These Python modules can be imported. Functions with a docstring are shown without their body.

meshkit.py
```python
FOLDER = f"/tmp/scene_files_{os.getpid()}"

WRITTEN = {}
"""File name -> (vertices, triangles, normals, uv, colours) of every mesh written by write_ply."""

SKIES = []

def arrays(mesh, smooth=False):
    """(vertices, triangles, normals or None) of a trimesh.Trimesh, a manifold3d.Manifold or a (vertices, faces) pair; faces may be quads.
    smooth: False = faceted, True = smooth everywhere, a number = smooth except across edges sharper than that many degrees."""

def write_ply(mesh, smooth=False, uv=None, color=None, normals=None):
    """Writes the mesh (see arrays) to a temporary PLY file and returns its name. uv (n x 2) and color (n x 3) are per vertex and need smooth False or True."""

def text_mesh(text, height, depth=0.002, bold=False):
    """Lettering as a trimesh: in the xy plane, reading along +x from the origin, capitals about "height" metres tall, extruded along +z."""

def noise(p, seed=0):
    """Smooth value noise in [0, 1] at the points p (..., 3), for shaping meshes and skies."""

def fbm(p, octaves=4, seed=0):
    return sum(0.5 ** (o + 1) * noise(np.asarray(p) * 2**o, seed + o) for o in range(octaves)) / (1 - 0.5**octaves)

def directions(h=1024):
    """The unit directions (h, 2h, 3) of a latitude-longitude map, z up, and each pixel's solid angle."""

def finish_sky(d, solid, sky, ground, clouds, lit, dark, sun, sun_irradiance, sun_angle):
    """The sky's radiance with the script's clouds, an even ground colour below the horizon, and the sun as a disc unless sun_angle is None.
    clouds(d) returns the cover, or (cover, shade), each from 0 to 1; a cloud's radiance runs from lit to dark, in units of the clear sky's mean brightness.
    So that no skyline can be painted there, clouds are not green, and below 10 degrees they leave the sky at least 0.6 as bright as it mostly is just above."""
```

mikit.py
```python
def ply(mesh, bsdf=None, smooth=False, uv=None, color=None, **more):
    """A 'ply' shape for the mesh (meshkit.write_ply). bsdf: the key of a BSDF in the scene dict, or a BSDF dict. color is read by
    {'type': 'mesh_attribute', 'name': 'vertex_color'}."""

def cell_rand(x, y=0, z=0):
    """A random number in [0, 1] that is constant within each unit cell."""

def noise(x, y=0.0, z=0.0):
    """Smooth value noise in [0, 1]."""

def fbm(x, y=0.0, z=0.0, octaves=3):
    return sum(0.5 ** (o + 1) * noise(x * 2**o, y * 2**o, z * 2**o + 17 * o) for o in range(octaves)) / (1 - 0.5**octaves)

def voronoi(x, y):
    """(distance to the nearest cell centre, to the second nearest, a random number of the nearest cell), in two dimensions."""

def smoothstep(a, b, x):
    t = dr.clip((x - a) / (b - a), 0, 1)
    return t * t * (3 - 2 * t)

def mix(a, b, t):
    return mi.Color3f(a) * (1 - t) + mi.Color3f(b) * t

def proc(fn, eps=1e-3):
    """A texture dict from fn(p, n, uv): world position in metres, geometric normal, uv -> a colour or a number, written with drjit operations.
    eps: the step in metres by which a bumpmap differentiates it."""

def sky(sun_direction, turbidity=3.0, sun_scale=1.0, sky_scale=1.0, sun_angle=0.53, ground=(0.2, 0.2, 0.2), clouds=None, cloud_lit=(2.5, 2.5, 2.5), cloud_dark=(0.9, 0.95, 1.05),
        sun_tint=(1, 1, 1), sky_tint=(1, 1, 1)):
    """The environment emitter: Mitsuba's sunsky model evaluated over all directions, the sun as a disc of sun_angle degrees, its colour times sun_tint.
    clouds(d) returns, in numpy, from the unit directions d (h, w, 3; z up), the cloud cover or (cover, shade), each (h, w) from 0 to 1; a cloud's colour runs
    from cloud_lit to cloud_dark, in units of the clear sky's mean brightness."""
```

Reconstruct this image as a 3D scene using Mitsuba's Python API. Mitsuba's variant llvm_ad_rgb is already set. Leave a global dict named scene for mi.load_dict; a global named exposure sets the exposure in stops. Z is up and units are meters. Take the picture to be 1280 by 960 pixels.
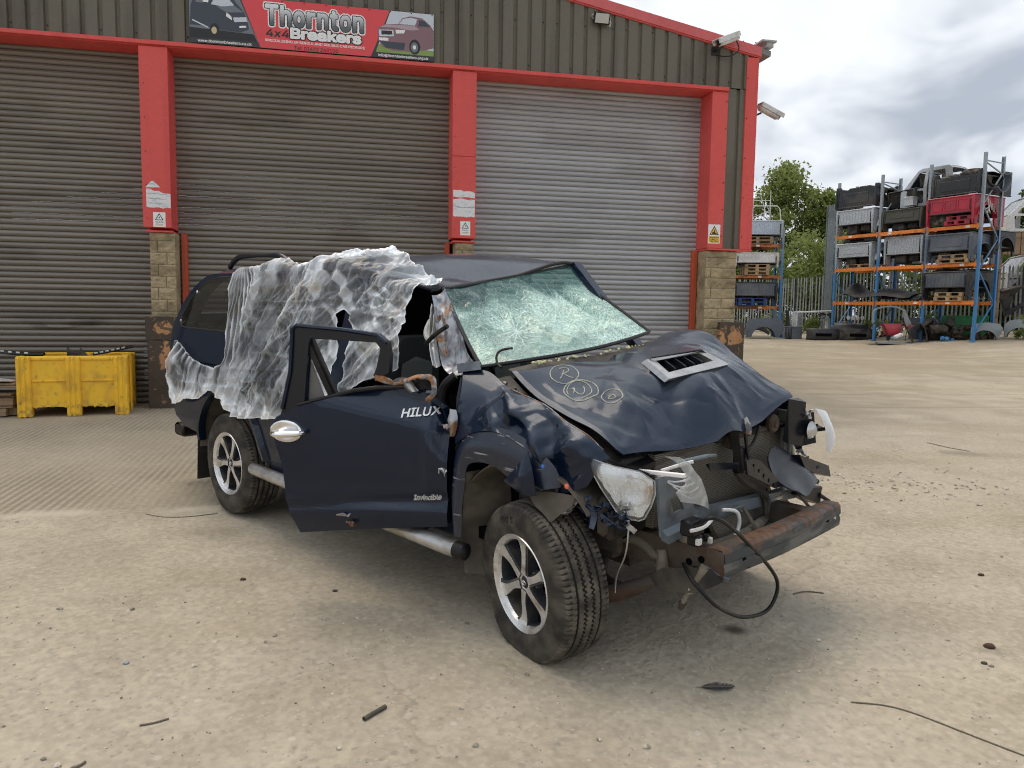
import math, random
import numpy as np, trimesh, drjit as dr, mitsuba as mi
import mikit, meshkit
from mikit import ply, proc, noise, fbm, voronoi, cell_rand, smoothstep, mix
from scipy.interpolate import CubicSpline, RBFInterpolator
from scipy.spatial import Delaunay
import shapely
from shapely.geometry import Polygon, LineString, Point, box as sbox
from shapely import affinity
from shapely.ops import unary_union

T = mi.ScalarTransform4f
# ------------------------------------------------------------------ camera, sky, exposure
SLOPE = 0.026                      # the yard rises gently away from the camera
PITCH, ROLL = math.radians(5.35), math.radians(0.85)
CAM = np.array([0, 0, 1.69])
FWD = np.array([0, math.cos(PITCH), -math.sin(PITCH)])
UP0 = np.array([0, math.sin(PITCH), math.cos(PITCH)])
UP = math.cos(ROLL) * UP0 - math.sin(ROLL) * np.array([1.0, 0, 0])
scene, labels = {}, {}
scene['camera'] = {'type': 'perspective', 'fov': 67.33, 'fov_axis': 'x', 'near_clip': 0.05, 'far_clip': 2000.0,
                   'to_world': T().look_at(origin=CAM.tolist(), target=(CAM + FWD).tolist(), up=UP.tolist())}


def cloud_cover(d):
    z = np.maximum(d[..., 2], 0.0)
    q = d / (z + 0.22)[..., None]
    p = np.stack([q[..., 0] * 1.15 + 3.1, q[..., 1] * 1.15 + 1.7, 0 * z], -1)
    w = meshkit.fbm(p * 0.8 + 9.0, 3, 5)
    p = p + (w[..., None] - 0.5) * 1.3
    a = meshkit.fbm(p * 1.1, 6, 2)
    b = meshkit.fbm(p * 3.4 + 4.0, 5, 8)
    s = np.clip(((a * 0.58 + b * 0.42) - 0.385) / 0.21, 0, 1)
    s = s * s * (3 - 2 * s)
    return np.ones_like(z), 0.03 + 0.88 * s


scene['sky'] = mikit.sky([-0.25, 0.30, 0.92], turbidity=4, sun_scale=0.26, sun_angle=42, clouds=cloud_cover,
                         cloud_lit=(1.90, 1.97, 2.06), cloud_dark=(0.80, 0.91, 1.08), ground=(0.22, 0.20, 0.17))
exposure = 2.22

# ------------------------------------------------------------------ helpers
_n = {}


def numbered(key):
    _n[key] = _n.get(key, -1) + 1
    return key if _n[key] == 0 else f'{key}_{_n[key]:03d}'


def tag(key, label=None, cat=None, group=None, kind=None):
    d = labels.setdefault(key, {})
    for k, v in (('label', label), ('category', cat), ('group', group), ('kind', kind)):
        if v: d[k] = v
    return key


def thing(name, label, cat, group=None):
    k = numbered(name)
    tag(k, label, cat, group)
    return k


def xform(mesh, m):
    m4 = np.asarray(m, float)
    r = mesh.copy()
    r.vertices = r.vertices @ m4[:3, :3].T + m4[:3, 3]
    if np.linalg.det(m4[:3, :3]) < 0: r.invert()
    return r


def add(name, mesh, mat, smooth=35, parent=None, m=None, **kw):
    key = numbered(f'{parent}__{name}' if parent else name)
    if isinstance(mesh, (list, tuple)): mesh = cat_(mesh)
    if m is not None: mesh = xform(mesh, m)
    scene[key] = ply(mesh, mat, smooth=smooth, **kw)
    return key


def put(name, shape, parent=None, m=np.eye(4)):
    """an entry that shares an already written ply dict, with its own place"""
    key = numbered(f'{parent}__{name}' if parent else name)
    scene[key] = {**shape, 'to_world': T(np.asarray(m, float))}
    return key


def cat_(ms):
    return trimesh.util.concatenate([m for m in ms if m is not None])


def frame(o, x, y, z):
    m = np.eye(4)
    m[:3, 0], m[:3, 1], m[:3, 2], m[:3, 3] = x, y, z, o
    return m


def rotz(deg, o=(0, 0, 0), s=1.0):
    a = math.radians(deg)
    m = np.eye(4)
    m[:2, :2] = [[math.cos(a), -math.sin(a)], [math.sin(a), math.cos(a)]]
    m[:3, :3] *= s
    m[:3, 3] = o
    return m


def euler(rx, ry, rz, o=(0, 0, 0)):
    m = trimesh.transformations.euler_matrix(math.radians(rx), math.radians(ry), math.radians(rz))
    m[:3, 3] = o
    return m


def bx(x0, x1, y0, y1, z0, z1, b=0.004):
    """a box with chamfered edges"""
    if b <= 0: return trimesh.creation.box(bounds=[[x0, y0, z0], [x1, y1, z1]])
    b = min(b, 0.45 * min(x1 - x0, y1 - y0, z1 - z0))
    pts = []
    for x, sx in ((x0, 1), (x1, -1)):
        for y, sy in ((y0, 1), (y1, -1)):
            for z, sz in ((z0, 1), (z1, -1)):
                pts += [(x + sx * b, y + sy * b, z), (x + sx * b, y, z + sz * b), (x, y + sy * b, z + sz * b)]
    return trimesh.convex.convex_hull(np.array(pts))


def hull(pts):
    return trimesh.convex.convex_hull(np.asarray(pts, float))


def beam(p, q, w, h, up=(0, 0, 1), b=0.0):
    """a bar of w x h from p to q"""
    p, q = np.asarray(p, float), np.asarray(q, float)
    x = q - p; L = np.linalg.norm(x); x /= L
    up = np.asarray(up, float)
    if abs(x @ up) > 0.98: up = np.array([1.0, 0, 0])
    y = np.cross(up, x); y /= np.linalg.norm(y)
    return xform(bx(0, L, -w / 2, w / 2, -h / 2, h / 2, b), frame(p, x, y, np.cross(x, y)))


def spline(pts, n):
    pts = np.asarray(pts, float)
    if len(pts) == 2: return pts[0] + np.linspace(0, 1, n)[:, None] * (pts[1] - pts[0])
    t = np.r_[0, np.cumsum(np.linalg.norm(np.diff(pts, axis=0), axis=1) + 1e-6)]
    return CubicSpline(t, pts, bc_type='natural')(np.linspace(0, t[-1], n))


def tube(pts, r, n=8, cap=True, smooth_pts=0):
    p = spline(pts, smooth_pts) if smooth_pts else np.asarray(pts, float)
    r = np.broadcast_to(np.asarray(r, float), (len(p),)) if np.ndim(r) == 0 or len(r) == len(p) else np.interp(np.linspace(0, 1, len(p)), np.linspace(0, 1, len(r)), r)
    t = np.gradient(p, axis=0)
    t /= np.linalg.norm(t, axis=1, keepdims=True) + 1e-12
    u = np.cross(t[0], [0.31, 0.17, 0.93]); u /= np.linalg.norm(u)
    V = []
    a = np.arange(n) * 2 * np.pi / n
    for i in range(len(p)):
        u = u - t[i] * (u @ t[i]); u /= np.linalg.norm(u) + 1e-12
        w = np.cross(t[i], u)
        V.append(p[i] + r[i] * (np.cos(a)[:, None] * u + np.sin(a)[:, None] * w))
    V = np.vstack(V)
    i = np.arange(len(p) - 1)[:, None] * n; j = np.arange(n)[None]; k = (j + 1) % n
    F = np.vstack([np.stack([i + j, i + k, i + n + k], -1).reshape(-1, 3), np.stack([i + j, i + n + k, i + n + j], -1).reshape(-1, 3)])
    if cap:
        V = np.vstack([V, p[0], p[-1]]); m = len(p) * n; j = np.arange(n); k = (j + 1) % n
        F = np.vstack([F, np.stack([k, j, j * 0 + m], 1), np.stack([m - n + j, m - n + k, j * 0 + m + 1], 1)])
    return trimesh.Trimesh(V, F, process=False)


def lathe(prof, n=48, axis='z'):
    """revolve (r, h) profile around z"""
    prof = np.asarray(prof, float); a = np.arange(n) * 2 * np.pi / n
    V = np.stack([prof[:, 0][None] * np.cos(a)[:, None], prof[:, 0][None] * np.sin(a)[:, None], np.broadcast_to(prof[:, 1], (n, len(prof)))], -1)
    m = len(prof)
    i = np.arange(n)[:, None]; k = (i + 1) % n; j = np.arange(m - 1)[None]
    F = np.vstack([np.stack([i * m + j, k * m + j, k * m + j + 1], -1).reshape(-1, 3), np.stack([i * m + j, k * m + j + 1, i * m + j + 1], -1).reshape(-1, 3)])
    return trimesh.Trimesh(V.reshape(-1, 3), F, process=False)


def prism(poly, t, m=None):
    """extrude a shapely polygon (or several) along +z by t"""
    gs = [g for g in getattr(poly, 'geoms', [poly]) if g.geom_type == 'Polygon' and g.area > 1e-9]
    me = cat_([trimesh.creation.extrude_polygon(g, t, engine='earcut') for g in gs])
    return me if m is None else xform(me, m)


def grid_mesh(P, flip=False, closed_u=False):
    """P (nu, nv, 3) -> surface"""
    nu, nv = P.shape[:2]
    iu = np.arange(nu if closed_u else nu - 1)[:, None]; ju = (iu + 1) % nu; v = np.arange(nv - 1)[None]
    a, b, c, d = iu * nv + v, ju * nv + v, ju * nv + v + 1, iu * nv + v + 1
    F = np.vstack([np.stack([a, b, c], -1).reshape(-1, 3), np.stack([a, c, d], -1).reshape(-1, 3)])
    return trimesh.Trimesh(P.reshape(-1, 3), F[:, ::-1] if flip else F, process=False)


def net(ctrl, nu, nv, disp=None, chord=True):
    """smooth surface (nu, nv, 3) through a control net of points [rows][cols]"""
    C = np.asarray(ctrl, float)

    def go(C, n):
        if len(C) == 1: return np.repeat(C, n, 0)
        d = np.linalg.norm(np.diff(C, axis=0), axis=-1).reshape(len(C) - 1, -1).mean(1) if chord else np.ones(len(C) - 1)
        t = np.r_[0, np.cumsum(d + 1e-6)]
        if len(C) == 2: return C[0] + np.linspace(0, 1, n).reshape((-1,) + (1,) * (C.ndim - 1)) * (C[1] - C[0])
        return CubicSpline(t, C, axis=0, bc_type='natural')(np.linspace(0, t[-1], n))
    P = go(C, nu)
    return np.swapaxes(go(np.swapaxes(P, 0, 1), nv), 0, 1)


def normals_of(m):
    n = np.zeros_like(m.vertices)
    f = m.faces; fn = np.cross(m.vertices[f[:, 1]] - m.vertices[f[:, 0]], m.vertices[f[:, 2]] - m.vertices[f[:, 0]])
    for k in range(3): np.add.at(n, f[:, k], fn)
    return n / (np.linalg.norm(n, axis=1, keepdims=True) + 1e-15)


def thicken(m, t):
    """a closed sheet: the surface and a copy t behind it, joined along the rim"""
    v, f = np.asarray(m.vertices), np.asarray(m.faces)
    n = normals_of(m)
    e = np.sort(f[:, [0, 1, 1, 2, 2, 0]].reshape(-1, 2), axis=1)
    d = f[:, [0, 1, 1, 2, 2, 0]].reshape(-1, 2)
    _, first, cnt = np.unique(e, axis=0, return_index=True, return_counts=True)
    b = d[first[cnt == 1]]; N = len(v)
    side = np.vstack([np.stack([b[:, 1], b[:, 0], b[:, 0] + N], 1), np.stack([b[:, 1], b[:, 0] + N, b[:, 1] + N], 1)])
    return trimesh.Trimesh(np.vstack([v, v - n * t]), np.vstack([f, f[:, ::-1] + N, side]), process=False)


def fill(poly, res, jit=0.0, seed=0):
    """triangulate a 2D polygon with inner points at spacing res: (points, faces)"""
    b = []
    for ring in [poly.exterior, *poly.interiors]:
        k = max(8, int(ring.length / res))
        corners = np.asarray(ring.coords)[:-1]
        even = [np.asarray(ring.interpolate(s).coords[0]) for s in np.linspace(0, ring.length, k, endpoint=False)]
        even = [q for q in even if np.min(np.linalg.norm(corners - q, axis=1)) > 0.3 * res]
        b += [*corners, *even]
    b = np.array(b)[:, :2]
    x0, y0, x1, y1 = poly.bounds
    gx, gy = np.meshgrid(np.arange(x0, x1, res), np.arange(y0, y1, res * 0.87))
    gx = gx + (np.arange(gx.shape[0]) % 2)[:, None] * res / 2
    g = np.stack([gx.ravel(), gy.ravel()], 1)
    if jit: g = g + np.random.default_rng(seed).uniform(-jit, jit, g.shape) * res
    ins = shapely.contains_xy(poly.buffer(-0.45 * res), g[:, 0], g[:, 1])
    p = np.vstack([b, g[ins]])
    t = Delaunay(p).simplices
    c = p[t].mean(1)
    t = t[shapely.contains_xy(poly.buffer(1e-7), c[:, 0], c[:, 1])]
    a = p[t]
    area = (a[:, 1, 0] - a[:, 0, 0]) * (a[:, 2, 1] - a[:, 0, 1]) - (a[:, 1, 1] - a[:, 0, 1]) * (a[:, 2, 0] - a[:, 0, 0])
    t = t[np.abs(area) > 1e-12]; area = area[np.abs(area) > 1e-12]
    t[area < 0] = t[area < 0][:, ::-1]
    return p, t


def sheet(poly, fn, res, t=0.0015, flip=False):
    """a polygon in a parameter plane mapped by fn(p (n,2)) -> (n,3), with thickness"""
    p, f = fill(poly, res)
    m = trimesh.Trimesh(fn(p), f[:, ::-1] if flip else f, process=False)
    return thicken(m, t) if t else m


def rbf(pts, smoothing=0.0, kernel='thin_plate_spline'):
    a = np.asarray(pts, float)
    return RBFInterpolator(a[:, :-1], a[:, -1], kernel=kernel, smoothing=smoothing)


def ss(a, b, x):
    t = np.clip((np.asarray(x, float) - a) / (b - a), 0, 1)
    return t * t * (3 - 2 * t)


def nz(p, s, seed=0, o=3):
    return meshkit.fbm(np.asarray(p) * s, o, seed) - 0.5


def facets(q, seed, n=7, l0=.07, l1=.42, warp=.12, keep=.5):
    """crumpling: straight creases of several directions and sizes, each only in places: (height, crease lines 0..1)"""
    r = np.random.default_rng(seed)
    q = np.asarray(q, float)
    p3 = np.column_stack([q[:, 0], q[:, 1], 0 * q[:, 0]])
    hgt, line = np.zeros(len(q)), np.zeros(len(q))
    for i in range(n):
        lam = l0 * (l1 / l0) ** (i / max(1, n - 1))
        a = r.uniform(0, math.pi)
        s = (q[:, 0] * math.cos(a) + q[:, 1] * math.sin(a)) / lam + r.random() * 9 + warp / lam * nz(p3 + i, 1.2 / lam ** .5, seed + i, 2)
        m = ss(keep - .16, keep + .10, meshkit.fbm(p3 * (.55 / lam) + 7.3 * i, 2, seed + 50 + i))
        f = np.abs(s - np.floor(s) - .5) * 2
        hgt += lam * m * (f - .5)
        d = np.minimum(f, 1 - f) * lam * .5
        line = np.maximum(line, m * np.exp(-(d / (.0035 + .012 * lam)) ** 2))
    return hgt, line


def ground_z(x, y):
    x, y = np.asarray(x, float), np.asarray(y, float)
    z = SLOPE * np.clip(y, -12, 40)
    z = z + 0.42 * ss(11.5, 17.5, x) * ss(14, 25, y) - 0.0 * x
    return z


# ------------------------------------------------------------------ materials
def twosided(b): return {'type': 'twosided', 'b': b}


def pr(color, rough=0.5, metal=0.0, spec=0.5, **kw):
    c = color if isinstance(color, dict) else {'type': 'rgb', 'value': list(map(float, color))}
    r = rough if isinstance(rough, dict) else float(rough)
    return {'type': 'principled', 'base_color': c, 'roughness': r, 'metallic': float(metal), 'specular': float(spec), **kw}


def bump(b, fn, scale=1.0, eps=1e-3):
    return {'type': 'bumpmap', 't': proc(fn, eps), 'scale': float(scale), 'b': b}


def dirty(base, dirt, s=3.0, lo=0.45, hi=0.75, fine=0.12):
    """base colour with patchy dirt and fine mottling"""
    def fn(p, n, uv):
        a = smoothstep(lo, hi, fbm(p.x * s, p.y * s, p.z * s, 4))
        f = 1 - fine + 2 * fine * noise(p.x * 40, p.y * 40, p.z * 40)
        return mix(base, dirt, a) * f
    return proc(fn)


def rusty(base, rust=(0.16, 0.06, 0.025), s=6.0, lo=0.45, hi=0.62):
    def fn(p, n, uv):
        a = smoothstep(lo, hi, fbm(p.x * s, p.y * s, p.z * s, 5))
        r = mix(rust, [c * 0.4 for c in rust], noise(p.x * 30, p.y * 30, p.z * 30))
        return mix(base, r, a)
    return proc(fn)


def mat(name, b, two=True):
    scene['m_' + name] = twosided(b) if two else b
    return 'm_' + name
# ------------------------------------------------------------------ the yard
A0 = np.array([-6.712, 10.354, 0.0]); FD = np.array([0.97786, 0.20926, 0.0]); FN = np.array([0.20926, -0.97786, 0.0])
FAC = frame(A0, FD, [0, 0, 1], FN)          # facade frame: x along the wall, y up, z out of the wall


def f_s(p): return (p.x - A0[0]) * FD[0] + (p.y - A0[1]) * FD[1]
def f_d(p): return (p.x - A0[0]) * FN[0] + (p.y - A0[1]) * FN[1]


def slab_mask(p):
    """where the tamped concrete apron lies in front of the doors"""
    s, d = f_s(p), f_d(p)
    w = (fbm(p.x * 0.9, p.y * 0.9, 3.0, 3) - 0.5)
    edge = d + w * 0.10
    return smoothstep(5.32, 5.26, edge) * smoothstep(9.5, 6.5, s + w * 3)


def groove(p):
    s = f_s(p) + (noise(p.x * 1.3, p.y * 1.3, 5.0) - 0.5) * 0.03
    t = s / 0.068
    w = dr.abs(t - dr.floor(t) - 0.5) * 2
    return smoothstep(0.15, 0.75, w)


def worn(p):
    return smoothstep(0.30, 0.62, fbm(p.x * 0.8 + 7, p.y * 0.8, 1.0, 4))


def ground_col(p, n, uv):
    big = fbm(p.x * 0.22, p.y * 0.22, 0.0, 4)
    track = fbm(p.x * 0.30 + p.y * 0.1, p.y * 1.5, 4.0, 4)
    mid = fbm(p.x * 2.3, p.y * 2.3, 2.0, 4)
    fine = fbm(p.x * 38, p.y * 38, 1.0, 3)
    c = mix((0.380, 0.333, 0.258), (0.448, 0.400, 0.318), smoothstep(0.32, 0.68, big * 0.55 + mid * 0.45))
    c = mix(c, mi.Color3f(0.355, 0.296, 0.212), smoothstep(0.50, 0.72, track) * 0.34)
    c = mix(c, mi.Color3f(0.50, 0.445, 0.35), smoothstep(0.56, 0.78, fbm(p.x * 0.9 + 3, p.y * 2.1 + 8, 2.0, 4)) * 0.45)
    near = smoothstep(16.0, 5.0, p.y)
    c = c * (1 + near * (0.40 * (fine - 0.5)) + 0.12 * (mid - 0.5))
    d1, d2, r = voronoi(p.x * 46, p.y * 46)
    stone = smoothstep(0.42, 0.30, d1) * smoothstep(0.78, 0.90, r)
    c = mix(c, mix((0.20, 0.175, 0.14), (0.66, 0.62, 0.55), cell_rand(r * 977.0, 3)), stone * near * 0.34)
    e1, e2, q = voronoi(p.x * 15 + 31, p.y * 15)
    c = mix(c, mix((0.17, 0.15, 0.12), (0.62, 0.58, 0.52), cell_rand(q * 577.0, 5)), smoothstep(0.26, 0.19, e1) * smoothstep(0.90, 0.96, q) * 0.4)
    m = slab_mask(p)
    g = groove(p)
    slab = mix((0.37, 0.323, 0.246), (0.45, 0.400, 0.312), mid) * (1 + 0.3 * (fine - 0.5))
    slab = slab * (1 - 0.30 * g * (1 - 0.75 * worn(p)))
    c = mix(c, slab, m)
    s, d = f_s(p), f_d(p)
    line = smoothstep(0.16, 0.02, dr.abs(d - 5.38 + (mid - 0.5) * 0.3)) * smoothstep(0.42, 0.62, mid) * smoothstep(7, 4, s)
    c = mix(c, mi.Color3f(0.60, 0.55, 0.46), line * 0.55)
    k1, k2, _r = voronoi(p.x * .42 + (mid - .5) * .35 + (fine - .5) * .03, p.y * .42 + (big - .5) * .6)
    crack = smoothstep(.016, .003, k2 - k1) * smoothstep(.47, .60, fbm(p.x * .5 + 4, p.y * .5, 6.0, 3)) * (1 - m)
    c = c * (1 - .16 * crack)
    tr1 = smoothstep(.10, .03, dr.abs(p.y - 11.5 - (p.x - 4) * .16 + (big - .5) * .6)) * smoothstep(4, 6, p.x) + smoothstep(.09, .02, dr.abs(p.y - 13.2 - (p.x - 4) * .10 + (mid - .5) * .3)) * smoothstep(4, 6, p.x)
    c = c * (1 - .16 * tr1 * smoothstep(.35, .6, mid))
    # oil and wet stains
    for x, y, rr, k in ((1.15, 3.78, 0.11, 0.75), (0.9, 3.19, 0.06, 0.35), (2.35, 3.6, 0.14, 0.25), (4.9, 8.4, 0.3, 0.3), (-1.9, 5.2, 0.35, 0.16)):
        dd = dr.sqrt(dr.square(p.x - x) + dr.square((p.y - y) * 1.2))
        c = c * (1 - k * smoothstep(rr, rr * 0.15, dd + (mid - 0.5) * rr * 1.1))
    mound = smoothstep(0.45, 0.75, fbm(p.x * 0.5, p.y * 0.5, 9.0, 3)) * smoothstep(15, 20, p.y)
    return mix(c, mi.Color3f(0.33, 0.275, 0.20), mound * 0.5)


def ground_h(p, n, uv):
    m = slab_mask(p)
    rough = (noise(p.x * 70, p.y * 70) * 0.0028 + fbm(p.x * 19, p.y * 19, 0.0, 3) * 0.006) * (1 - 0.6 * m)
    d1, d2, r = voronoi(p.x * 46, p.y * 46)
    rough = rough + smoothstep(0.45, 0.2, d1) * smoothstep(0.6, 0.9, r) * 0.004 * (1 - m)
    return rough - groove(p) * m * 0.007 * (1 - 0.75 * worn(p)) + fbm(p.x * 3, p.y * 3, 0.0, 2) * 0.02


mat('ground', bump({'type': 'diffuse', 'reflectance': proc(ground_col)}, ground_h, 1.0, 2.5e-3))
gx = np.unique(np.r_[np.linspace(-160, -14, 14), np.linspace(-14, 26, 121), np.linspace(26, 200, 16)])
gy = np.unique(np.r_[np.linspace(-60, -1, 8), np.linspace(-1, 45, 139), np.linspace(45, 260, 14)])
X, Y = np.meshgrid(gx, gy, indexing='ij')
Z = ground_z(X, Y)
Pp = np.stack([X, Y, Z], -1)
Pp[..., 2] += 0.05 * nz(np.stack([X * 0.5, Y * 0.5, 0 * X], -1), 1.0, 3, 3) * ss(12, 18, Y)
add('ground', grid_mesh(Pp), 'm_ground', smooth=True)
tag('ground', 'dusty pale concrete and gravel yard with a grooved apron before the doors', kind='structure')

# ------------------------------------------------------------------ the warehouse
def streaks(base, dirt, k=0.5, sx=7.0, sz=0.7):
    def fn(p, n, uv):
        s = f_s(p)
        a = fbm(s * sx, p.z * sz, f_d(p) * 2, 4)
        b = fbm(s * 1.1, p.z * 1.3, 3.0, 4)
        return mix(base, dirt, k * smoothstep(0.42, 0.75, a) + 0.5 * k * smoothstep(0.5, 0.75, b)) * (0.94 + 0.12 * noise(p.x * 50, p.y * 50, p.z * 50))
    return proc(fn)


mat('clad', pr(streaks((0.150, 0.136, 0.104), (0.10, 0.088, 0.066), 0.7, 5, 0.4), 0.55, spec=0.35))
mat('red', pr(streaks((0.68, 0.090, 0.078), (0.55, 0.065, 0.058), 0.45), 0.42, spec=0.4))
mat('redverge', pr(streaks((0.62, 0.13, 0.13), (0.54, 0.10, 0.10), 0.45), 0.5, spec=0.4))
mat('guide', pr(streaks((0.50, 0.085, 0.035), (0.33, 0.06, 0.03), 0.6, 9, 2), 0.5, spec=0.4))


def slat_col(base, dirt):
    def fn(p, n, uv):
        s = f_s(p)
        a = fbm(s * 0.9, p.z * 2.5, 1.0, 4)
        row = cell_rand(p.z / 0.08, 0, 2)
        low = smoothstep(1.9, 0.6, p.z + (a - 0.5))
        smear = smoothstep(.75, .2, dr.abs(s - .55)) * smoothstep(.07, .02, dr.abs(p.z - 1.42 + .03 * dr.sin(s * 5))) * smoothstep(.35, .6, fbm(s * 6, p.z * 20, 8.0, 3))
        return mix(base, dirt, dr.minimum(1.6, smoothstep(0.5, 0.75, a) * 0.6 + 0.35 * low + 1.1 * smear)) * (0.90 + 0.2 * row) * (0.95 + 0.1 * noise(s * 3, p.z * 60))
    return proc(fn)


mat('slat_brown', pr(slat_col((0.182, 0.162, 0.134), (0.105, 0.089, 0.070)), 0.38, spec=0.7))
mat('slat_grey', pr(slat_col((0.345, 0.35, 0.352), (0.25, 0.247, 0.24)), 0.34, spec=0.75))
mat('stone', bump({'type': 'diffuse', 'reflectance': dirty((0.44, 0.355, 0.225), (0.27, 0.215, 0.135), 5, 0.4, 0.75, 0.2)},
                  lambda p, n, uv: fbm(p.x * 40, p.y * 40, p.z * 40, 3) * 0.012, 1.0, 2e-3))
mat('mortar', {'type': 'diffuse', 'reflectance': proc(lambda p, n, uv: mi.Color3f(0.30, 0.26, 0.19) * (0.8 + 0.4 * noise(p.x * 60, p.y * 60, p.z * 60)))})
mat('darkin', {'type': 'diffuse', 'reflectance': {'type': 'rgb', 'value': [0.03, 0.028, 0.026]}})
mat('black', pr((0.012, 0.012, 0.013), 0.5))
mat('screw', pr((0.03, 0.03, 0.03), 0.5))
mat('roof', pr((0.2, 0.2, 0.2), 0.6))

WH = thing('warehouse', 'olive clad workshop with red trim and three roller shutter doors', 'warehouse')
VZ = lambda s: 6.32 - 0.183 * (s - 7.81)                       # under side of the verge on the gable
APEX = 0.9
def top_z(s): return VZ(s) if s > APEX else VZ(APEX) - 0.183 * (APEX - s)
S0, S1 = -9.0, 10.79

# core behind the cladding, side wall and roof
core = Polygon([(S0, 5.22), (S1 - 0.04, 5.22), (S1 - 0.04, VZ(S1)), (APEX, VZ(APEX)), (S0, top_z(S0))])
add('gable_backing', prism(core, 0.35), 'm_darkin', parent=WH, m=FAC @ euler(0, 0, 0, (0, 0, -0.44)))
add('door_head', bx(S0, S1 - 0.05, 5.0, 5.6, -1.2, -0.5, 0), 'm_darkin', parent=WH, m=FAC)
add('side_wall', bx(S1 - 0.08, S1 - 0.03, 2.74, VZ(S1), -24, -0.05, 0), 'm_clad', parent=WH, m=FAC)
add('side_plinth', bx(S1 - 0.30, S1 - 0.22, -0.2, 2.74, -24, -0.45, 0), 'm_stone', parent=WH, m=FAC)
add('rear_wall', bx(S0, S1 - 0.3, -0.2, 5.2, -24.1, -24, 0), 'm_clad', parent=WH, m=FAC)
add('far_side_wall', bx(S0 - 0.05, S0, -0.2, top_z(S0), -24, -0.05, 0), 'm_clad', parent=WH, m=FAC)
for k, (sa, sb) in enumerate(((APEX, S1 + 0.2), (APEX, S0 - 0.2))):
    za, zb = top_z(APEX) + 0.06, top_z(min(max(sb, S0), S1)) + 0.02
    add('roof', hull([(sa, za, 0), (sb, zb, 0), (sa, za + .08, 0), (sb, zb + .08, 0), (sa, za, -24.2), (sb, zb, -24.2), (sa, za + .08, -24.2), (sb, zb + .08, -24.2)]), 'm_roof', parent=WH, m=FAC, smooth=False)

# ribbed cladding, one sheet per metre or so
PITCHC = 0.217
prof = [(0, 0), (0.150, 0), (0.163, -0.036), (0.204, -0.036)]


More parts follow.
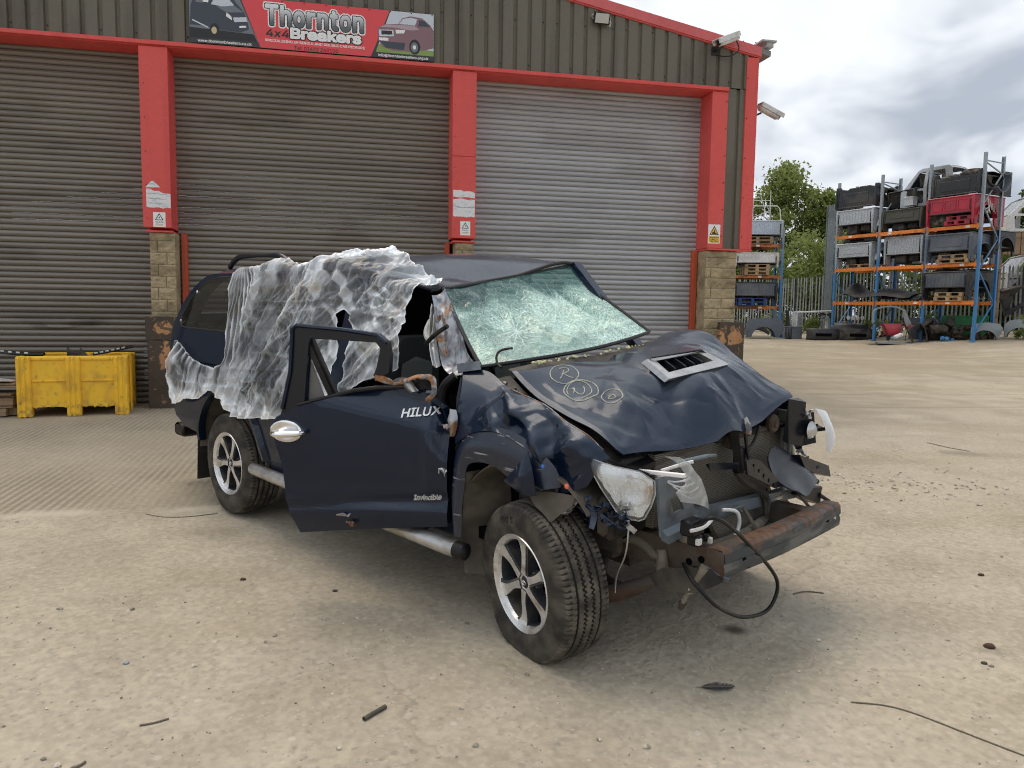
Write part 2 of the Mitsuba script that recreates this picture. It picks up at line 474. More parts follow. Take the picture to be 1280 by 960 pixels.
def clad_strip(s0, nrib, zlo, zhi, d0=-0.012, clip=None):
    xs = [(s0 + r * PITCHC + a, d0 + b) for r in range(nrib) for a, b in prof] + [(s0 + nrib * PITCHC, d0)]
    if clip: xs = [(min(a, clip), b) for a, b in xs]
    P = np.array([[(a, zlo, b), (a, zhi(a), b)] for a, b in xs])
    return thicken(grid_mesh(P, flip=True), 0.001)


s = -8.97
screws = []
while s < 10.6:
    n = 5 if s + 5 * PITCHC < 10.62 else int((10.62 - s) / PITCHC) + 1
    add('cladding_sheet', clad_strip(s, n, 5.262, lambda a: top_z(a) + 0.06, clip=10.62), 'm_clad', smooth=False, parent=WH, m=FAC)
    for r in range(n):
        for zz in (5.36, 6.0):
            if s + r * PITCHC > -0.5 and (r + int(zz)) % 2 == 0:
                screws.append(xform(lathe([(0, 0.012), (0.008, 0.012), (0.010, 0), (0, 0)], 8), frame((s + r * PITCHC + 0.183, zz, -0.046), [1, 0, 0], [0, 1, 0], [0, 0, 1])))
    s += n * PITCHC + 0.0
k = add('cladding_screw', cat_(screws), 'm_screw', parent=WH, m=FAC)
tag(k, kind='stuff')
add('cladding_sheet', clad_strip(10.288, 2, 2.75, lambda a: 5.255, d0=-0.03, clip=10.60), 'm_clad', smooth=False, parent=WH, m=FAC)

# verge flashing along the gable, corner trim
for sa, sb in ((APEX, S1 + 0.03), (APEX, S0)):
    za, zb = top_z(APEX), VZ(sb) if sb > APEX else top_z(sb)
    pts = [(sx, z + dz, d) for sx, z in ((sa, za), (sb, zb)) for dz in (0.0, 0.145) for d in (0.022, -0.3)]
    add('verge_flashing', hull(pts), 'm_redverge', smooth=False, parent=WH, m=FAC)
    pts = [(sx, z + dz, d) for sx, z in ((sa, za), (sb, zb)) for dz in (-0.022, -0.002) for d in (0.006, -0.2)]
    add('verge_lip', hull(pts), 'm_red', smooth=False, parent=WH, m=FAC)
add('corner_trim', bx(10.585, S1, 2.755, VZ(S1) - 0.026, -0.4, 0.008, 0.004), 'm_red', parent=WH, m=FAC)
add('base_flashing', bx(10.02, S1 + 0.01, 2.725, 2.752, -0.42, 0.018, 0.003), 'm_red', parent=WH, m=FAC)
add('gutter', cat_([bx(10.9, 11.02, 5.92, 6.02, -24, 0.03, 0.01), bx(10.80, 11.06, 6.00, 6.03, -24, 0.05, 0.004)]), 'm_slat_grey', parent=WH, m=FAC)
# lintel: front lip and the soffit under it
add('lintel', bx(S0, 10.288, 5.205, 5.26, -0.012, 0.03, 0.004), 'm_red', parent=WH, m=FAC)
add('lintel_soffit', bx(S0, 10.29, 5.195, 5.215, -0.5, -0.014, 0.002), 'm_red', parent=WH, m=FAC)

# red casings of the piers
def casing(s0, s1, z0, z1, seam=None):
    c = thing_part = numbered(f'{WH}__pier_casing')
    cuts = [z0, *(seam or []), z1]
    scene[c] = ply(xform(cat_([bx(s0, s1, a + 0.002, b - 0.002, -0.49, 0.0, 0.004) for a, b in zip(cuts, cuts[1:])]), FAC), 'm_red', smooth=30)
    return c


cL = casing(1.655, 2.02, 2.775, 5.19)
cM = casing(5.915, 6.268, 2.775, 5.19, [3.97])
cR = casing(10.02, 10.288, 2.755, 5.19)
for c, a, b in ((cL, 1.69, 2.03), (cM, 5.93, 6.27)):
    add('bottom_lip', bx(a, b, 2.715, 2.74, -0.40, -0.012, 0.003), 'm_red', parent=c, m=FAC)
    add('rivet', cat_([xform(lathe([(0, .006), (.006, .004), (.007, 0)], 8), frame((a + 0.02, z, 0.0), [1, 0, 0], [0, 1, 0], [0, 0, 1])) for z in np.arange(2.9, 5.1, 0.45)]), 'm_screw', parent=c, m=FAC)
add('rivet', cat_([xform(lathe([(0, .008), (.009, .005), (.011, 0)], 8), frame((x, z, 0.0), [1, 0, 0], [0, 1, 0], [0, 0, 1])) for z in np.arange(2.95, 5.1, 0.42) for x in (10.265,)]), 'm_screw', parent=cR, m=FAC)
add('rivet', cat_([xform(lathe([(0, .008), (.009, .005), (.011, 0)], 8), frame((x, z, 0.008), [1, 0, 0], [0, 1, 0], [0, 0, 1])) for z in np.arange(2.95, 5.6, 0.62) for x in (10.61,)]), 'm_screw', parent=WH, m=FAC)

# stone piers of rock-faced blocks
rng = np.random.default_rng(5)


def block(w, h, dep):
    nu, nv = max(6, int(w / 0.022)), 9
    u, v = np.meshgrid(np.linspace(0, 1, nu), np.linspace(0, 1, nv), indexing='ij')
    e = np.minimum(np.minimum(u * w, (1 - u) * w), np.minimum(v * h, (1 - v) * h))
    off = rng.uniform(0, 90, 3)
    bul = ss(0, 0.025, e)
    q = np.stack([u * w, v * h, 0 * u], -1) + off
    dd = bul * (0.012 + 0.055 * (nz(q, 14, 1, 3)) + 0.02 * (v - 0.5)) + 0.003
    front = np.stack([u * w, v * h, dd], -1)
    m = grid_mesh(front)
    back = bx(0, w, 0, h, -dep, 0.0015, 0)
    return cat_([m, back])


def pier(s0, s1, d0, z0, z1, dep, splits, shown=True):
    P = numbered(f'{WH}__stone_pier')
    scene[P] = ply(xform(bx(s0 + 0.006, s1 - 0.006, -0.1, z1, d0 - dep + 0.01, d0 - 0.012, 0), FAC), 'm_mortar', smooth=False)
    z, c = z1, 0
    while z > z0 - 0.1:
        hgt = 0.163 if c else 0.11
        cuts = [s0, *[s0 + (s1 - s0) * f for f in splits[c % len(splits)]], s1]
        for a, b in zip(cuts, cuts[1:]):
            add('block', block(b - a - 0.008, hgt - 0.007, dep * 0.9), 'm_stone', smooth=25, parent=P, m=FAC @ frame((a + 0.004, z - hgt + 0.0035, d0 + rng.uniform(-.004, .004)), [1, 0, 0], [0, 1, 0], [0, 0, 1]))
        z -= hgt; c += 1
    return P


pier(1.714, 2.05, -0.06, 0.25, 2.715, 0.35, [[], [0.30], [0.66], [0.32], [0.62], [0.30], [0.64]])
pier(5.975, 6.25, -0.06, 0.25, 2.715, 0.35, [[], [0.4], [0.66], [0.32]])
pier(10.03, 10.57, -0.05, 0.25, 2.72, 0.40, [[], [], [0.18], [], [0.2], [0.55], [0.45], [0.6]])
for a, b in ((2.075, 2.15), (5.86, 5.925), (9.935, 10.02)):
    add('door_guide', bx(a, b, 0.2, 2.735, -0.46, -0.33, 0.004), 'm_guide', parent=WH, m=FAC)

# roller shutters, lath by lath
zz = np.linspace(0, 1, 9)
sp = np.array([(0.0, -0.014), (0.004, -0.002)] + [(0.005 + 0.068 * t, 0.003 + 0.020 * math.sin(math.pi * min(1, t * 1.02)) ** 0.8) for t in zz] + [(0.0755, -0.002), (0.0795, -0.014)])


def slat_shape(w, m):
    P = np.array([[(x, z, d) for z, d in sp] for x in (0, w)])
    return ply(xform(thicken(grid_mesh(P), 0.001), FAC), m, smooth=50)


add('blank_wall', bx(S0, -2.6, -0.1, 5.2, -0.45, -0.02, 0), 'm_clad', parent=WH, m=FAC)
for (a, b, m, zl) in ((-2.6, 1.655, 'm_slat_brown', 5.2), (2.02, 5.93, 'm_slat_brown', 5.2), (6.26, 10.02, 'm_slat_grey', 5.2)):
    door = numbered(f'{WH}__roller_shutter')
    sh = slat_shape(b - a, m)
    z0 = 0.22
    scene[door] = ply(xform(bx(a, b, 0.05, z0, -0.47, -0.40, 0.004), FAC), m, smooth=30)
    for k in range(62):
        j = rng.uniform(-0.003, 0.003)
        o = FD * a + np.array([0, 0, z0 + k * 0.0805]) + FN * (-0.425 + j)
        mm = np.eye(4); mm[:3, 3] = o
        put('slat', sh, parent=door, m=mm)

# ------------------------------------------------------------------ notices, banner, lamp, cameras
mat('paper', {'type': 'diffuse', 'reflectance': proc(lambda p, n, uv: mix((0.78, 0.78, 0.78), (0.55, 0.60, 0.63), smoothstep(0.5, 0.75, fbm(p.x * 18, p.y * 18, p.z * 30, 3))))})
mat('white', pr((0.80, 0.80, 0.79), 0.45))
mat('yellowsign', pr((0.85, 0.50, 0.03), 0.45))
mat('print_black', pr((0.02, 0.02, 0.022), 0.5))
mat('print_grey', {'type': 'diffuse', 'reflectance': {'type': 'rgb', 'value': [0.25, 0.26, 0.28]}})


def fpoly(pts, t, d, name, m, parent, holes=None):
    return add(name, prism(Polygon(pts, holes), t, FAC @ frame((0, 0, d), [1, 0, 0], [0, 1, 0], [0, 0, 1])), m, smooth=False, parent=parent)


def ftext(txt, h, s, z, d, m, parent, bold=True, width=None, name='lettering', slant=0.0, t=0.0015):
    tm = meshkit.text_mesh(txt, h, t, bold)
    x0, x1 = tm.bounds[0, 0], tm.bounds[1, 0]
    k = 1 if width is None else width / (x1 - x0)
    tm.vertices[:, 0] = (tm.vertices[:, 0] - x0) * k + slant * tm.vertices[:, 1]
    return add(name, tm, m, smooth=False, parent=parent, m=FAC @ frame((s, z, d), [1, 0, 0], [0, 1, 0], [0, 0, 1]))


def torn(x0, x1, z0, z1, seed, top=None):
    r = np.random.default_rng(seed)
    up = [(x0 + (x1 - x0) * t, z1 + (0 if top is None else top * t) + r.uniform(-.012, .012)) for t in np.linspace(0, 1, 7)]
    dn = [(x1 - (x1 - x0) * t, z0 + r.uniform(-.008, .012)) for t in np.linspace(0, 1, 7)]
    return up + dn


N1 = thing('torn_notice', 'torn white notice with a pointed top on the leftmost red pier casing', 'notice')
fpoly(torn(1.705, 2.015, 3.045, 3.30, 1, -0.07), 0.001, 0.0005, 'sheet', 'm_paper', N1)
fpoly([(1.695, 3.315), (1.885, 3.322), (1.80, 3.405), (1.77, 3.40)], 0.001, 0.0005, 'top_scrap', 'm_paper', N1)
for z in (3.24, 3.175, 3.11):
    fpoly([(1.73, z), (1.97, z - 0.012), (1.97, z - 0.016), (1.73, z - 0.006)], 0.0005, 0.0018, 'tear_line', 'm_print_grey', N1)
N2 = thing('torn_notice', 'pair of torn white notices on the middle red pier casing', 'notice')
fpoly(torn(5.932, 6.256, 3.375, 3.485, 2, -0.03), 0.001, 0.0005, 'upper_sheet', 'm_paper', N2)
fpoly(torn(5.932, 6.256, 3.09, 3.355, 3, -0.01), 0.001, 0.0005, 'lower_sheet', 'm_paper', N2)
fpoly([(5.94, 3.25), (6.05, 3.225), (6.25, 3.235), (6.25, 3.229), (6.05, 3.217), (5.94, 3.24)], 0.0005, 0.0018, 'tear_line', 'm_print_grey', N2)


def tri(cx, cz, w, h): return [(cx - w / 2, cz), (cx + w / 2, cz), (cx, cz + h)]


for (a, b, z0, z1, lab) in ((1.785, 1.943, 2.785, 2.985, 'small white caution sticker with black triangle on the leftmost red casing'), (6.04, 6.19, 2.82, 3.025, 'small white caution sticker with black triangle on the middle red casing')):
    W = thing('caution_sign', lab, 'sign')
    fpoly([(a, z0), (b, z0), (b, z1), (a, z1)], 0.002, 0.0005, 'plate', 'm_white', W)
    c = (a + b) / 2
    fpoly(tri(c, z1 - 0.108, 0.112, 0.096), 0.0008, 0.0028, 'triangle', 'm_print_black', W, [tri(c, z1 - 0.099, 0.080, 0.068)])
    fpoly([(c + .012, z1 - .05), (c - .014, z1 - .074), (c, z1 - .074), (c - .010, z1 - .096), (c + .016, z1 - .068), (c + .003, z1 - .068)], 0.0008, 0.0028, 'symbol', 'm_print_black', W)
    ftext('Caution', 0.022, a + 0.025, z1 - 0.142, 0.0028, 'm_print_black', W, False, (b - a) - 0.05)
    for q in (0.166, 0.186):
        fpoly([(a + .03, z1 - q), (b - .03, z1 - q), (b - .03, z1 - q + .008), (a + .03, z1 - q + .008)], 0.0006, 0.0028, 'text_line', 'm_print_grey' if q < .17 else 'm_yellowsign', W)
W = thing('warning_sign', 'white and yellow warning sign with black triangle on the rightmost red casing', 'sign')
a, b, z0, z1 = 10.03, 10.236, 2.83, 3.13
fpoly([(a, z0), (b, z0), (b, z1), (a, z1)], 0.002, 0.0008, 'plate', 'm_white', W)
c = (a + b) / 2
fpoly(tri(c, z1 - 0.165, 0.165, 0.145), 0.0008, 0.003, 'triangle', 'm_print_black', W)
fpoly(tri(c, z1 - 0.153, 0.122, 0.108), 0.0008, 0.004, 'triangle_field', 'm_yellowsign', W)
fpoly([(c - .04, z1 - .15), (c - .03, z1 - .115), (c - .005, z1 - .12), (c, z1 - .075), (c + .014, z1 - .08), (c + .012, z1 - .13), (c + .042, z1 - .135), (c + .042, z1 - .15)], 0.0008, 0.005, 'symbol', 'm_print_black', W)
fpoly([(a + .012, z0 + .012), (b - .012, z0 + .012), (b - .012, z0 + .115), (a + .012, z0 + .115)], 0.0008, 0.003, 'text_field', 'm_yellowsign', W)
for q, tx in ((0.085, 'WARNING'), (0.052, 'FORKLIFT'), (0.02, 'TRUCKS')):
    ftext(tx, 0.024, a + 0.026, z0 + q, 0.004, 'm_print_black', W, True, 0.155)

# the banner over the middle door
mat('banner_red', pr((0.70, 0.065, 0.075), 0.4))
mat('banner_dark', pr((0.035, 0.037, 0.042), 0.4))
mat('print_silver', pr(proc(lambda p, n, uv: mix((0.10, 0.11, 0.12), (0.72, 0.74, 0.76), smoothstep(5.60, 5.86, p.z))), 0.4))
mat('print_sky', pr((0.55, 0.60, 0.66), 0.4))
mat('print_navy', pr((0.045, 0.055, 0.075), 0.4))
mat('print_mid', pr((0.16, 0.18, 0.21), 0.4))
mat('print_plum', pr((0.23, 0.13, 0.15), 0.4))
mat('print_plum_light', pr((0.42, 0.32, 0.36), 0.4))
mat('print_green', pr((0.22, 0.33, 0.08), 0.4))
mat('print_gold', pr((0.55, 0.47, 0.28), 0.4))
B = thing('banner', 'red and black banner with two pickup pictures above the middle shutter', 'banner')
b0, b1, c0, c1 = 2.31, 5.632, 5.272, 5.932
fpoly([(b0, c0), (b1, c0), (b1, c1), (b0, c1)], 0.006, 0.03, 'board', 'm_banner_dark', B)
D1, D2, D3, D4 = 0.0363, 0.0371, 0.0379, 0.0387
fpoly([(2.975, c1 - .004), (5.00, c1 - .004), (4.735, c0 + .004), (3.235, c0 + .004)], 0.0006, D1, 'red_field', 'm_banner_red', B)
# left picture: a dark pickup seen from its front corner
def bp(pts, m, d, nm='picture'): fpoly(pts, 0.0006, d, nm, m, B)
bp([(2.32, 5.34), (2.32, 5.926), (2.955, 5.926), (3.205, 5.34)], 'm_print_mid', D1)
bp([(2.32, 5.34), (2.32, 5.47), (3.15, 5.44), (3.20, 5.34)], 'm_print_black', D2)
bp([(2.325, 5.50), (2.34, 5.76), (2.40, 5.926), (2.86, 5.926), (2.93, 5.83), (3.03, 5.72), (3.07, 5.60), (3.09, 5.50), (2.98, 5.45), (2.72, 5.46), (2.5, 5.50)], 'm_print_navy', D2)
bp([(2.60, 5.79), (2.66, 5.91), (2.80, 5.91), (2.90, 5.80), (2.76, 5.77)], 'm_print_sky', D3)
bp([(2.40, 5.80), (2.44, 5.90), (2.52, 5.91), (2.50, 5.80)], 'm_print_mid', D3)
bp([(2.67, 5.765), (2.90, 5.795), (3.02, 5.72), (2.80, 5.70)], 'm_print_mid', D3)
bp([(2.80, 5.70), (2.86, 5.65), (2.87, 5.60), (2.79, 5.65)], 'm_white', D3)
bp([(2.88, 5.64), (3.05, 5.66), (3.07, 5.60), (2.90, 5.58)], 'm_print_sky', D3)
bp([(2.36, 5.575), (2.56, 5.49), (2.555, 5.475), (2.35, 5.56)], 'm_print_sky', D3)
bp([(2.96, 5.535), (3.05, 5.545), (3.052, 5.52), (2.962, 5.51)], 'm_white', D4)
for (cx, cz, r, mt, d) in ((2.64, 5.46, 0.085, 'm_print_black', D3), (2.635, 5.45, 0.048, 'm_print_gold', D4)):
    bp([(cx + r * 0.72 * math.cos(q), cz + r * math.sin(q)) for q in np.linspace(0, 2 * math.pi, 20)[:-1]], mt, d)
bp([(2.49, 5.84), (2.53, 5.855), (2.57, 5.84), (2.565, 5.81), (2.50, 5.81)], 'm_white', D4)
# right picture: a plum pickup facing left
bp([(5.012, 5.926), (5.626, 5.926), (5.626, 5.34), (4.80, 5.34)], 'm_print_sky', D1)
bp([(4.80, 5.34), (5.626, 5.34), (5.626, 5.42), (4.845, 5.46)], 'm_print_green', D2)
bp([(4.835, 5.68), (4.93, 5.735), (5.12, 5.755), (5.18, 5.84), (5.30, 5.875), (5.46, 5.86), (5.58, 5.77), (5.624, 5.70), (5.624, 5.46), (5.50, 5.42), (5.30, 5.385), (5.05, 5.38), (4.90, 5.42), (4.835, 5.52)], 'm_print_plum', D3)
bp([(5.13, 5.755), (5.19, 5.83), (5.30, 5.855), (5.39, 5.84), (5.36, 5.755)], 'm_print_sky', D4)
bp([(5.40, 5.745), (5.42, 5.835), (5.50, 5.82), (5.57, 5.75)], 'm_print_navy', D4)
bp([(4.86, 5.69), (4.95, 5.735), (5.34, 5.75), (5.42, 5.70), (5.30, 5.68), (5.06, 5.70)], 'm_print_plum_light', D4)
bp([(4.845, 5.655), (5.05, 5.665), (5.06, 5.58), (4.85, 5.565)], 'm_print_sky', D4)
bp([(4.88, 5.645), (5.03, 5.652), (5.035, 5.60), (4.885, 5.59)], 'm_print_black', D4 + .0007)
bp([(5.08, 5.67), (5.22, 5.68), (5.20, 5.63), (5.09, 5.62)], 'm_white', D4)
bp([(4.85, 5.55), (4.98, 5.55), (4.98, 5.51), (4.85, 5.51)], 'm_white', D4)
bp([(4.86, 5.50), (5.22, 5.50), (5.20, 5.40), (4.95, 5.41)], 'm_print_navy', D4)
for (cx, cz, r, mt, d) in ((5.355, 5.455, 0.105, 'm_print_black', D4), (5.35, 5.45, 0.07, 'm_print_mid', D4 + .0007), (5.35, 5.45, 0.03, 'm_white', D4 + .0014)):
    bp([(cx + r * 0.75 * math.cos(q), cz + r * math.sin(q)) for q in np.linspace(0, 2 * math.pi, 20)[:-1]], mt, d)
bp([(4.735, c0 + .004), (5.626, c0 + .004), (5.626, 5.345), (4.77, 5.345)], 'm_banner_dark', D3 + .003)


def heavy(txt, h, grow, width):
    """bold lettering as a shapely shape, widened"""
    from PIL import Image, ImageDraw, ImageFont
    import glob
    font = ImageFont.truetype(glob.glob('/opt/blender-*/*/datafiles/fonts/Inter.woff2')[0], 96)
    x0, y0, x1, y1 = font.getbbox(txt, anchor='ls', stroke_width=4)
    im = Image.new('L', (x1 - x0 + 8, y1 - y0 + 8))
    ImageDraw.Draw(im).text((4 - x0, 4 - y0), txt, 255, font, anchor='ls', stroke_width=4)
    on = np.pad(np.asarray(im) > 127, ((0, 0), (1, 1))).astype(np.int8)
    r, st = np.nonzero(np.diff(on, axis=1) == 1); en = np.nonzero(np.diff(on, axis=1) == -1)[1]
    g = unary_union(shapely.box(st, -r - 1, en, -r)).buffer(1.0).buffer(-1.0).simplify(0.6)
    k = h / 70.0
    g = affinity.affine_transform(g, [k, 0, 0, k, 0, (4 - y0) * k])
    w = g.bounds[2] - g.bounds[0]
    g = affinity.affine_transform(g, [width / w, 0, 0, 1, -g.bounds[0] * width / w, 0])
    return g.buffer(grow)


def fshape(g, s, z, d, m, nm='lettering'):
    add(nm, prism(g, 0.0006, FAC @ frame((s, z, d), [1, 0, 0], [0, 1, 0], [0, 0, 1])), m, smooth=False, parent=B)


_w = dict(zip('Thorn', (.185, .155, .16, .125, .155)), t=.115)
TH, _x = [], 0.0
for ch in 'Thornton':
    TH.append(affinity.translate(heavy(ch, 0.255, 0.0, _w[ch]), _x, 0)); _x += _w[ch] + .024
TH = affinity.scale(unary_union(TH), 1.335 / (_x - .024), 1, origin=(0, 0))
fshape(TH.buffer(0.026, join_style=2), 3.30, 5.598, D2, 'm_white')
fshape(TH.buffer(0.011, join_style=2), 3.30, 5.598, D3, 'm_print_black')
fshape(TH, 3.30, 5.598, D4, 'm_print_silver')
BR = heavy('Breakers', 0.128, 0.004, 0.965)
fshape(BR.buffer(0.014), 3.635, 5.437, D4 + .0004, 'm_print_black')
fshape(BR, 3.635, 5.437, D4 + .0012, 'm_white')
ftext('4x4', 0.095, 3.305, 5.435, D4, 'm_print_black', B, True, 0.31, slant=0.12)
ftext('SPECIALISING IN SINGLE AND DOUBLE CAB PICKUPS', 0.032, 3.295, 5.366, D2, 'm_white', B, True, 1.355, t=0.001)
ftext('Tel: 01422 243100', 0.046, 3.682, 5.286, D2, 'm_print_black', B, True, 0.60, t=0.001)
ftext('www.thorntonbreakers.co.uk', 0.034, 2.42, 5.288, D2, 'm_white', B, True, 0.70, t=0.001)
ftext('info@thorntonbreakers.org.uk', 0.034, 4.835, 5.291, D4 + .0025, 'm_white', B, True, 0.715, t=0.001)
for x in np.linspace(b0 + .03, b1 - .03, 12):
    add('fixing_screw', lathe([(0, .006), (.007, .004), (.009, 0)], 8), 'm_screw', parent=B, m=FAC @ frame((x, c1 - 0.018, D1 + .0008), [1, 0, 0], [0, 1, 0], [0, 0, 1]))

mat('alu', pr((0.55, 0.56, 0.57), 0.4, metal=0.4))
mat('lampglass', pr((0.50, 0.49, 0.44), 0.15, spec=0.6))
FL = thing('floodlight', 'small black framed floodlight under the gable verge', 'floodlight')
fm = FAC @ euler(22, 0, 0, (8.14, 6.085, 0.10))
add('housing', bx(-.125, .125, -.085, .085, -.05, 0.0, 0.006), 'm_black', parent=FL, m=fm)
add('lens', bx(-.105, .105, -.066, .066, -.004, 0.003, 0.001), 'm_lampglass', parent=FL, m=fm)
add('reflector', cat_([bx(-.1, .1, -.062, .062, .0032, .0036, 0)]), 'm_alu', parent=FL, m=fm)
add('bracket', cat_([beam((8.02, 6.08, .06), (8.02, 6.14, -.01), .02, .012), beam((8.26, 6.08, .06), (8.26, 6.14, -.01), .02, .012), bx(8.0, 8.28, 6.13, 6.155, -.02, .05, .003)]), 'm_alu', parent=FL, m=FAC)
add('cable', tube([(8.27, 6.10, .02), (8.31, 6.05, 0), (8.30, 6.02, -.01), (8.30, 6.15, -.01)], .007, 6, smooth_pts=16), 'm_white', parent=FL, m=FAC)

mat('cam_white', pr(dirty((0.62, 0.62, 0.60), (0.42, 0.42, 0.40), 8), 0.45))


def cctv(label, base, az, el, L=0.42):
    Cc = thing('security_camera', label, 'camera')
    m = FAC @ frame(base, [1, 0, 0], [0, 1, 0], [0, 0, 1]) @ euler(0, az, 0) @ euler(0, 0, el)
    add('housing', cat_([bx(-L * .5, L * .5, -.055, .05, -.055, .055, .02)]), 'm_cam_white', parent=Cc, m=m)
    add('sun_shield', cat_([bx(-L * .5 - .06, L * .5, .055, .068, -.075, .075, .005), bx(-L * .5 - .06, L * .5, -.01, .06, .068, .075, .002), bx(-L * .5 - .06, L * .5, -.01, .06, -.075, -.068, .002)]), 'm_cam_white', parent=Cc, m=m)
    add('lens', xform(lathe([(0, 0), (.034, 0), (.04, .012), (0, .012)], 20), frame((-L * .5 - .004, 0, 0), [0, 0, 1], [0, 1, 0], [-1, 0, 0])), 'm_black', parent=Cc, m=m)
    return Cc


c1_ = cctv('off white security camera on a bracket below the gable corner', (10.17, 5.93, 0.16), 14, 24, 0.40)
add('bracket', cat_([tube([(10.02, 5.80, -.01), (10.05, 5.80, .12), (10.14, 5.88, .16)], .016, 8, smooth_pts=12), bx(9.97, 10.08, 5.73, 5.86, -.014, .0, .004)]), 'm_black', parent=c1_, m=FAC)
add('cable', tube([(10.30, 5.95, .14), (10.36, 5.80, .13), (10.22, 5.71, .08), (10.06, 5.74, .0)], .010, 6, smooth_pts=24), 'm_black', parent=c1_, m=FAC)
c2_ = cctv('grey security camera sticking out past the side wall', (11.24, 5.06, -0.42), 185, 20, 0.40)
add('bracket', tube([(10.78, 4.98, -.42), (10.98, 4.98, -.42), (11.1, 5.03, -.42)], .016, 8, smooth_pts=10), 'm_black', parent=c2_, m=FAC)
# ------------------------------------------------------------------ the wrecked pickup (vehicle frame: x forward, y to its left, z up)
_y = math.radians(-44.8)
_n0 = np.array([0, -SLOPE, 1.0]); _n0 /= np.linalg.norm(_n0)
_fx = np.array([math.cos(_y), math.sin(_y), 0]); _fx -= _n0 * (_fx @ _n0); _fx /= np.linalg.norm(_fx)
VM = frame((-1.477, 6.282, SLOPE * 6.282), _fx, np.cross(_n0, _fx), _n0)
rng = np.random.default_rng(11)


def v_local(p):
    """vehicle coordinates of a shading point"""
    r = VM[:3, :3]; o = VM[:3, 3]
    q = [p.x - o[0], p.y - o[1], p.z - o[2]]
    return [q[0] * r[0, k] + q[1] * r[1, k] + q[2] * r[2, k] for k in range(3)]


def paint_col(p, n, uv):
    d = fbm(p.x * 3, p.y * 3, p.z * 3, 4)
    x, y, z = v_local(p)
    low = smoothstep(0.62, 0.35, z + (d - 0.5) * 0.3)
    up = smoothstep(0.5, 0.95, n.z) * (0.35 + 0.4 * smoothstep(0.4, 0.7, d))  # upward faces: dust plus a painted bluish sky sheen
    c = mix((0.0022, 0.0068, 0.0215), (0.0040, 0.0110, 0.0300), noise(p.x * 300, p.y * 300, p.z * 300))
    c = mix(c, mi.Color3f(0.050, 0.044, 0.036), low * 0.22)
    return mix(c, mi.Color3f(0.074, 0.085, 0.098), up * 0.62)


def paint_rough(p, n, uv):
    d = fbm(p.x * 3, p.y * 3, p.z * 3, 4)
    x, y, z = v_local(p)
    return 0.05 + 0.13 * smoothstep(0.5, 0.95, n.z) * smoothstep(0.3, 0.7, d) + 0.25 * smoothstep(0.6, 0.38, z + (d - 0.5) * 0.3) + 0.05 * d


scene['m_paint'] = twosided({'type': 'blendbsdf', 'weight': proc(lambda p, n, uv: 0.08 + 0.24 * smoothstep(-.1, .8, n.z)), 'a': pr(proc(paint_col), proc(paint_rough), spec=0.38),  # weight paints more sheen on upward faces, less on shaded sides
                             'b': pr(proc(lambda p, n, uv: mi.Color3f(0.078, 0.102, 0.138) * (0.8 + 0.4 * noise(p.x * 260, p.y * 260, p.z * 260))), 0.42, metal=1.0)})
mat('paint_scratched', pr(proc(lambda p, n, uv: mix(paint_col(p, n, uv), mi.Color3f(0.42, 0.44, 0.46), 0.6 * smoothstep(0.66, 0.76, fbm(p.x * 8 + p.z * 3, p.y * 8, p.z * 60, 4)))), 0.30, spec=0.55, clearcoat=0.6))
mat('plastic', pr(dirty((0.0075, 0.0075, 0.0085), (0.032, 0.028, 0.023), 6), 0.42, spec=0.32))
mat('plastic_dusty', pr(dirty((0.020, 0.0195, 0.019), (0.075, 0.066, 0.053), 5, 0.38, 0.68), 0.6, spec=.35))
mat('plastic_blue', pr((0.0085, 0.011, 0.016), 0.30, spec=0.42))
mat('liner', pr(dirty((0.07, 0.06, 0.047), (0.19, 0.165, 0.13), 4, 0.35, 0.7), 0.8))
mat('chrome', pr((0.80, 0.80, 0.80), 0.16, metal=1.0))
mat('steel', pr(dirty((0.55, 0.55, 0.55), (0.30, 0.28, 0.25), 5), 0.32, metal=0.85))
mat('baremetal', pr(rusty((0.45, 0.46, 0.48), (0.32, 0.15, 0.06), 9, 0.52, 0.70), 0.35, metal=0.6))
mat('torn', pr(proc(lambda p, n, uv: mix(mix((0.42, 0.44, 0.48), (0.10, 0.115, 0.15), smoothstep(0.38, 0.72, fbm(p.x * 34 + p.z * 9, p.y * 34 - p.z * 9, p.z * 12, 4))), mix((0.42, 0.20, 0.075), (.22, .12, .06), noise(p.x * 80, p.y * 80, p.z * 30)), smoothstep(0.64, 0.72, fbm(p.x * 19 + 5, p.y * 19, p.z * 7, 4)))), 0.3, metal=.35, spec=0.6))
mat('orange_torn', pr(proc(lambda p, n, uv: mix(mix((.30, .30, .31), (.10, .10, .11), smoothstep(.45, .6, fbm(p.x * 30, p.y * 30, p.z * 30, 3))), mix((.36, .17, .065), (.15, .06, .025), noise(p.x * 70, p.y * 70, p.z * 70)), smoothstep(.47, .57, fbm(p.x * 17 + 3, p.y * 17, p.z * 17, 4)))), 0.5))
mat('rust', bump(pr(rusty((0.082, 0.064, 0.048), (0.085, 0.038, 0.021), 7, 0.42, 0.66), 0.85), lambda p, n, uv: fbm(p.x * 90, p.y * 90, p.z * 90, 3) * 0.004))


def beam_col(p, n, uv):
    x, y, z = v_local(p)
    a = fbm(y * 7, z * 30, x * 7, 4)
    streak = fbm(y * 26, z * 3, 1.0, 4)
    r = smoothstep(0.572, 0.612, z - .0 + .018 * (y + .5) + (streak - 0.5) * 0.13 + (a - 0.5) * 0.04)
    rust = mix((0.150, 0.078, 0.042), (0.058, 0.029, 0.017), noise(y * 60, z * 25, x * 40))
    c = mix((0.030, 0.037, 0.041), (0.105, 0.105, 0.094), smoothstep(0.4, 0.7, a))
    return mix(c, rust, r)


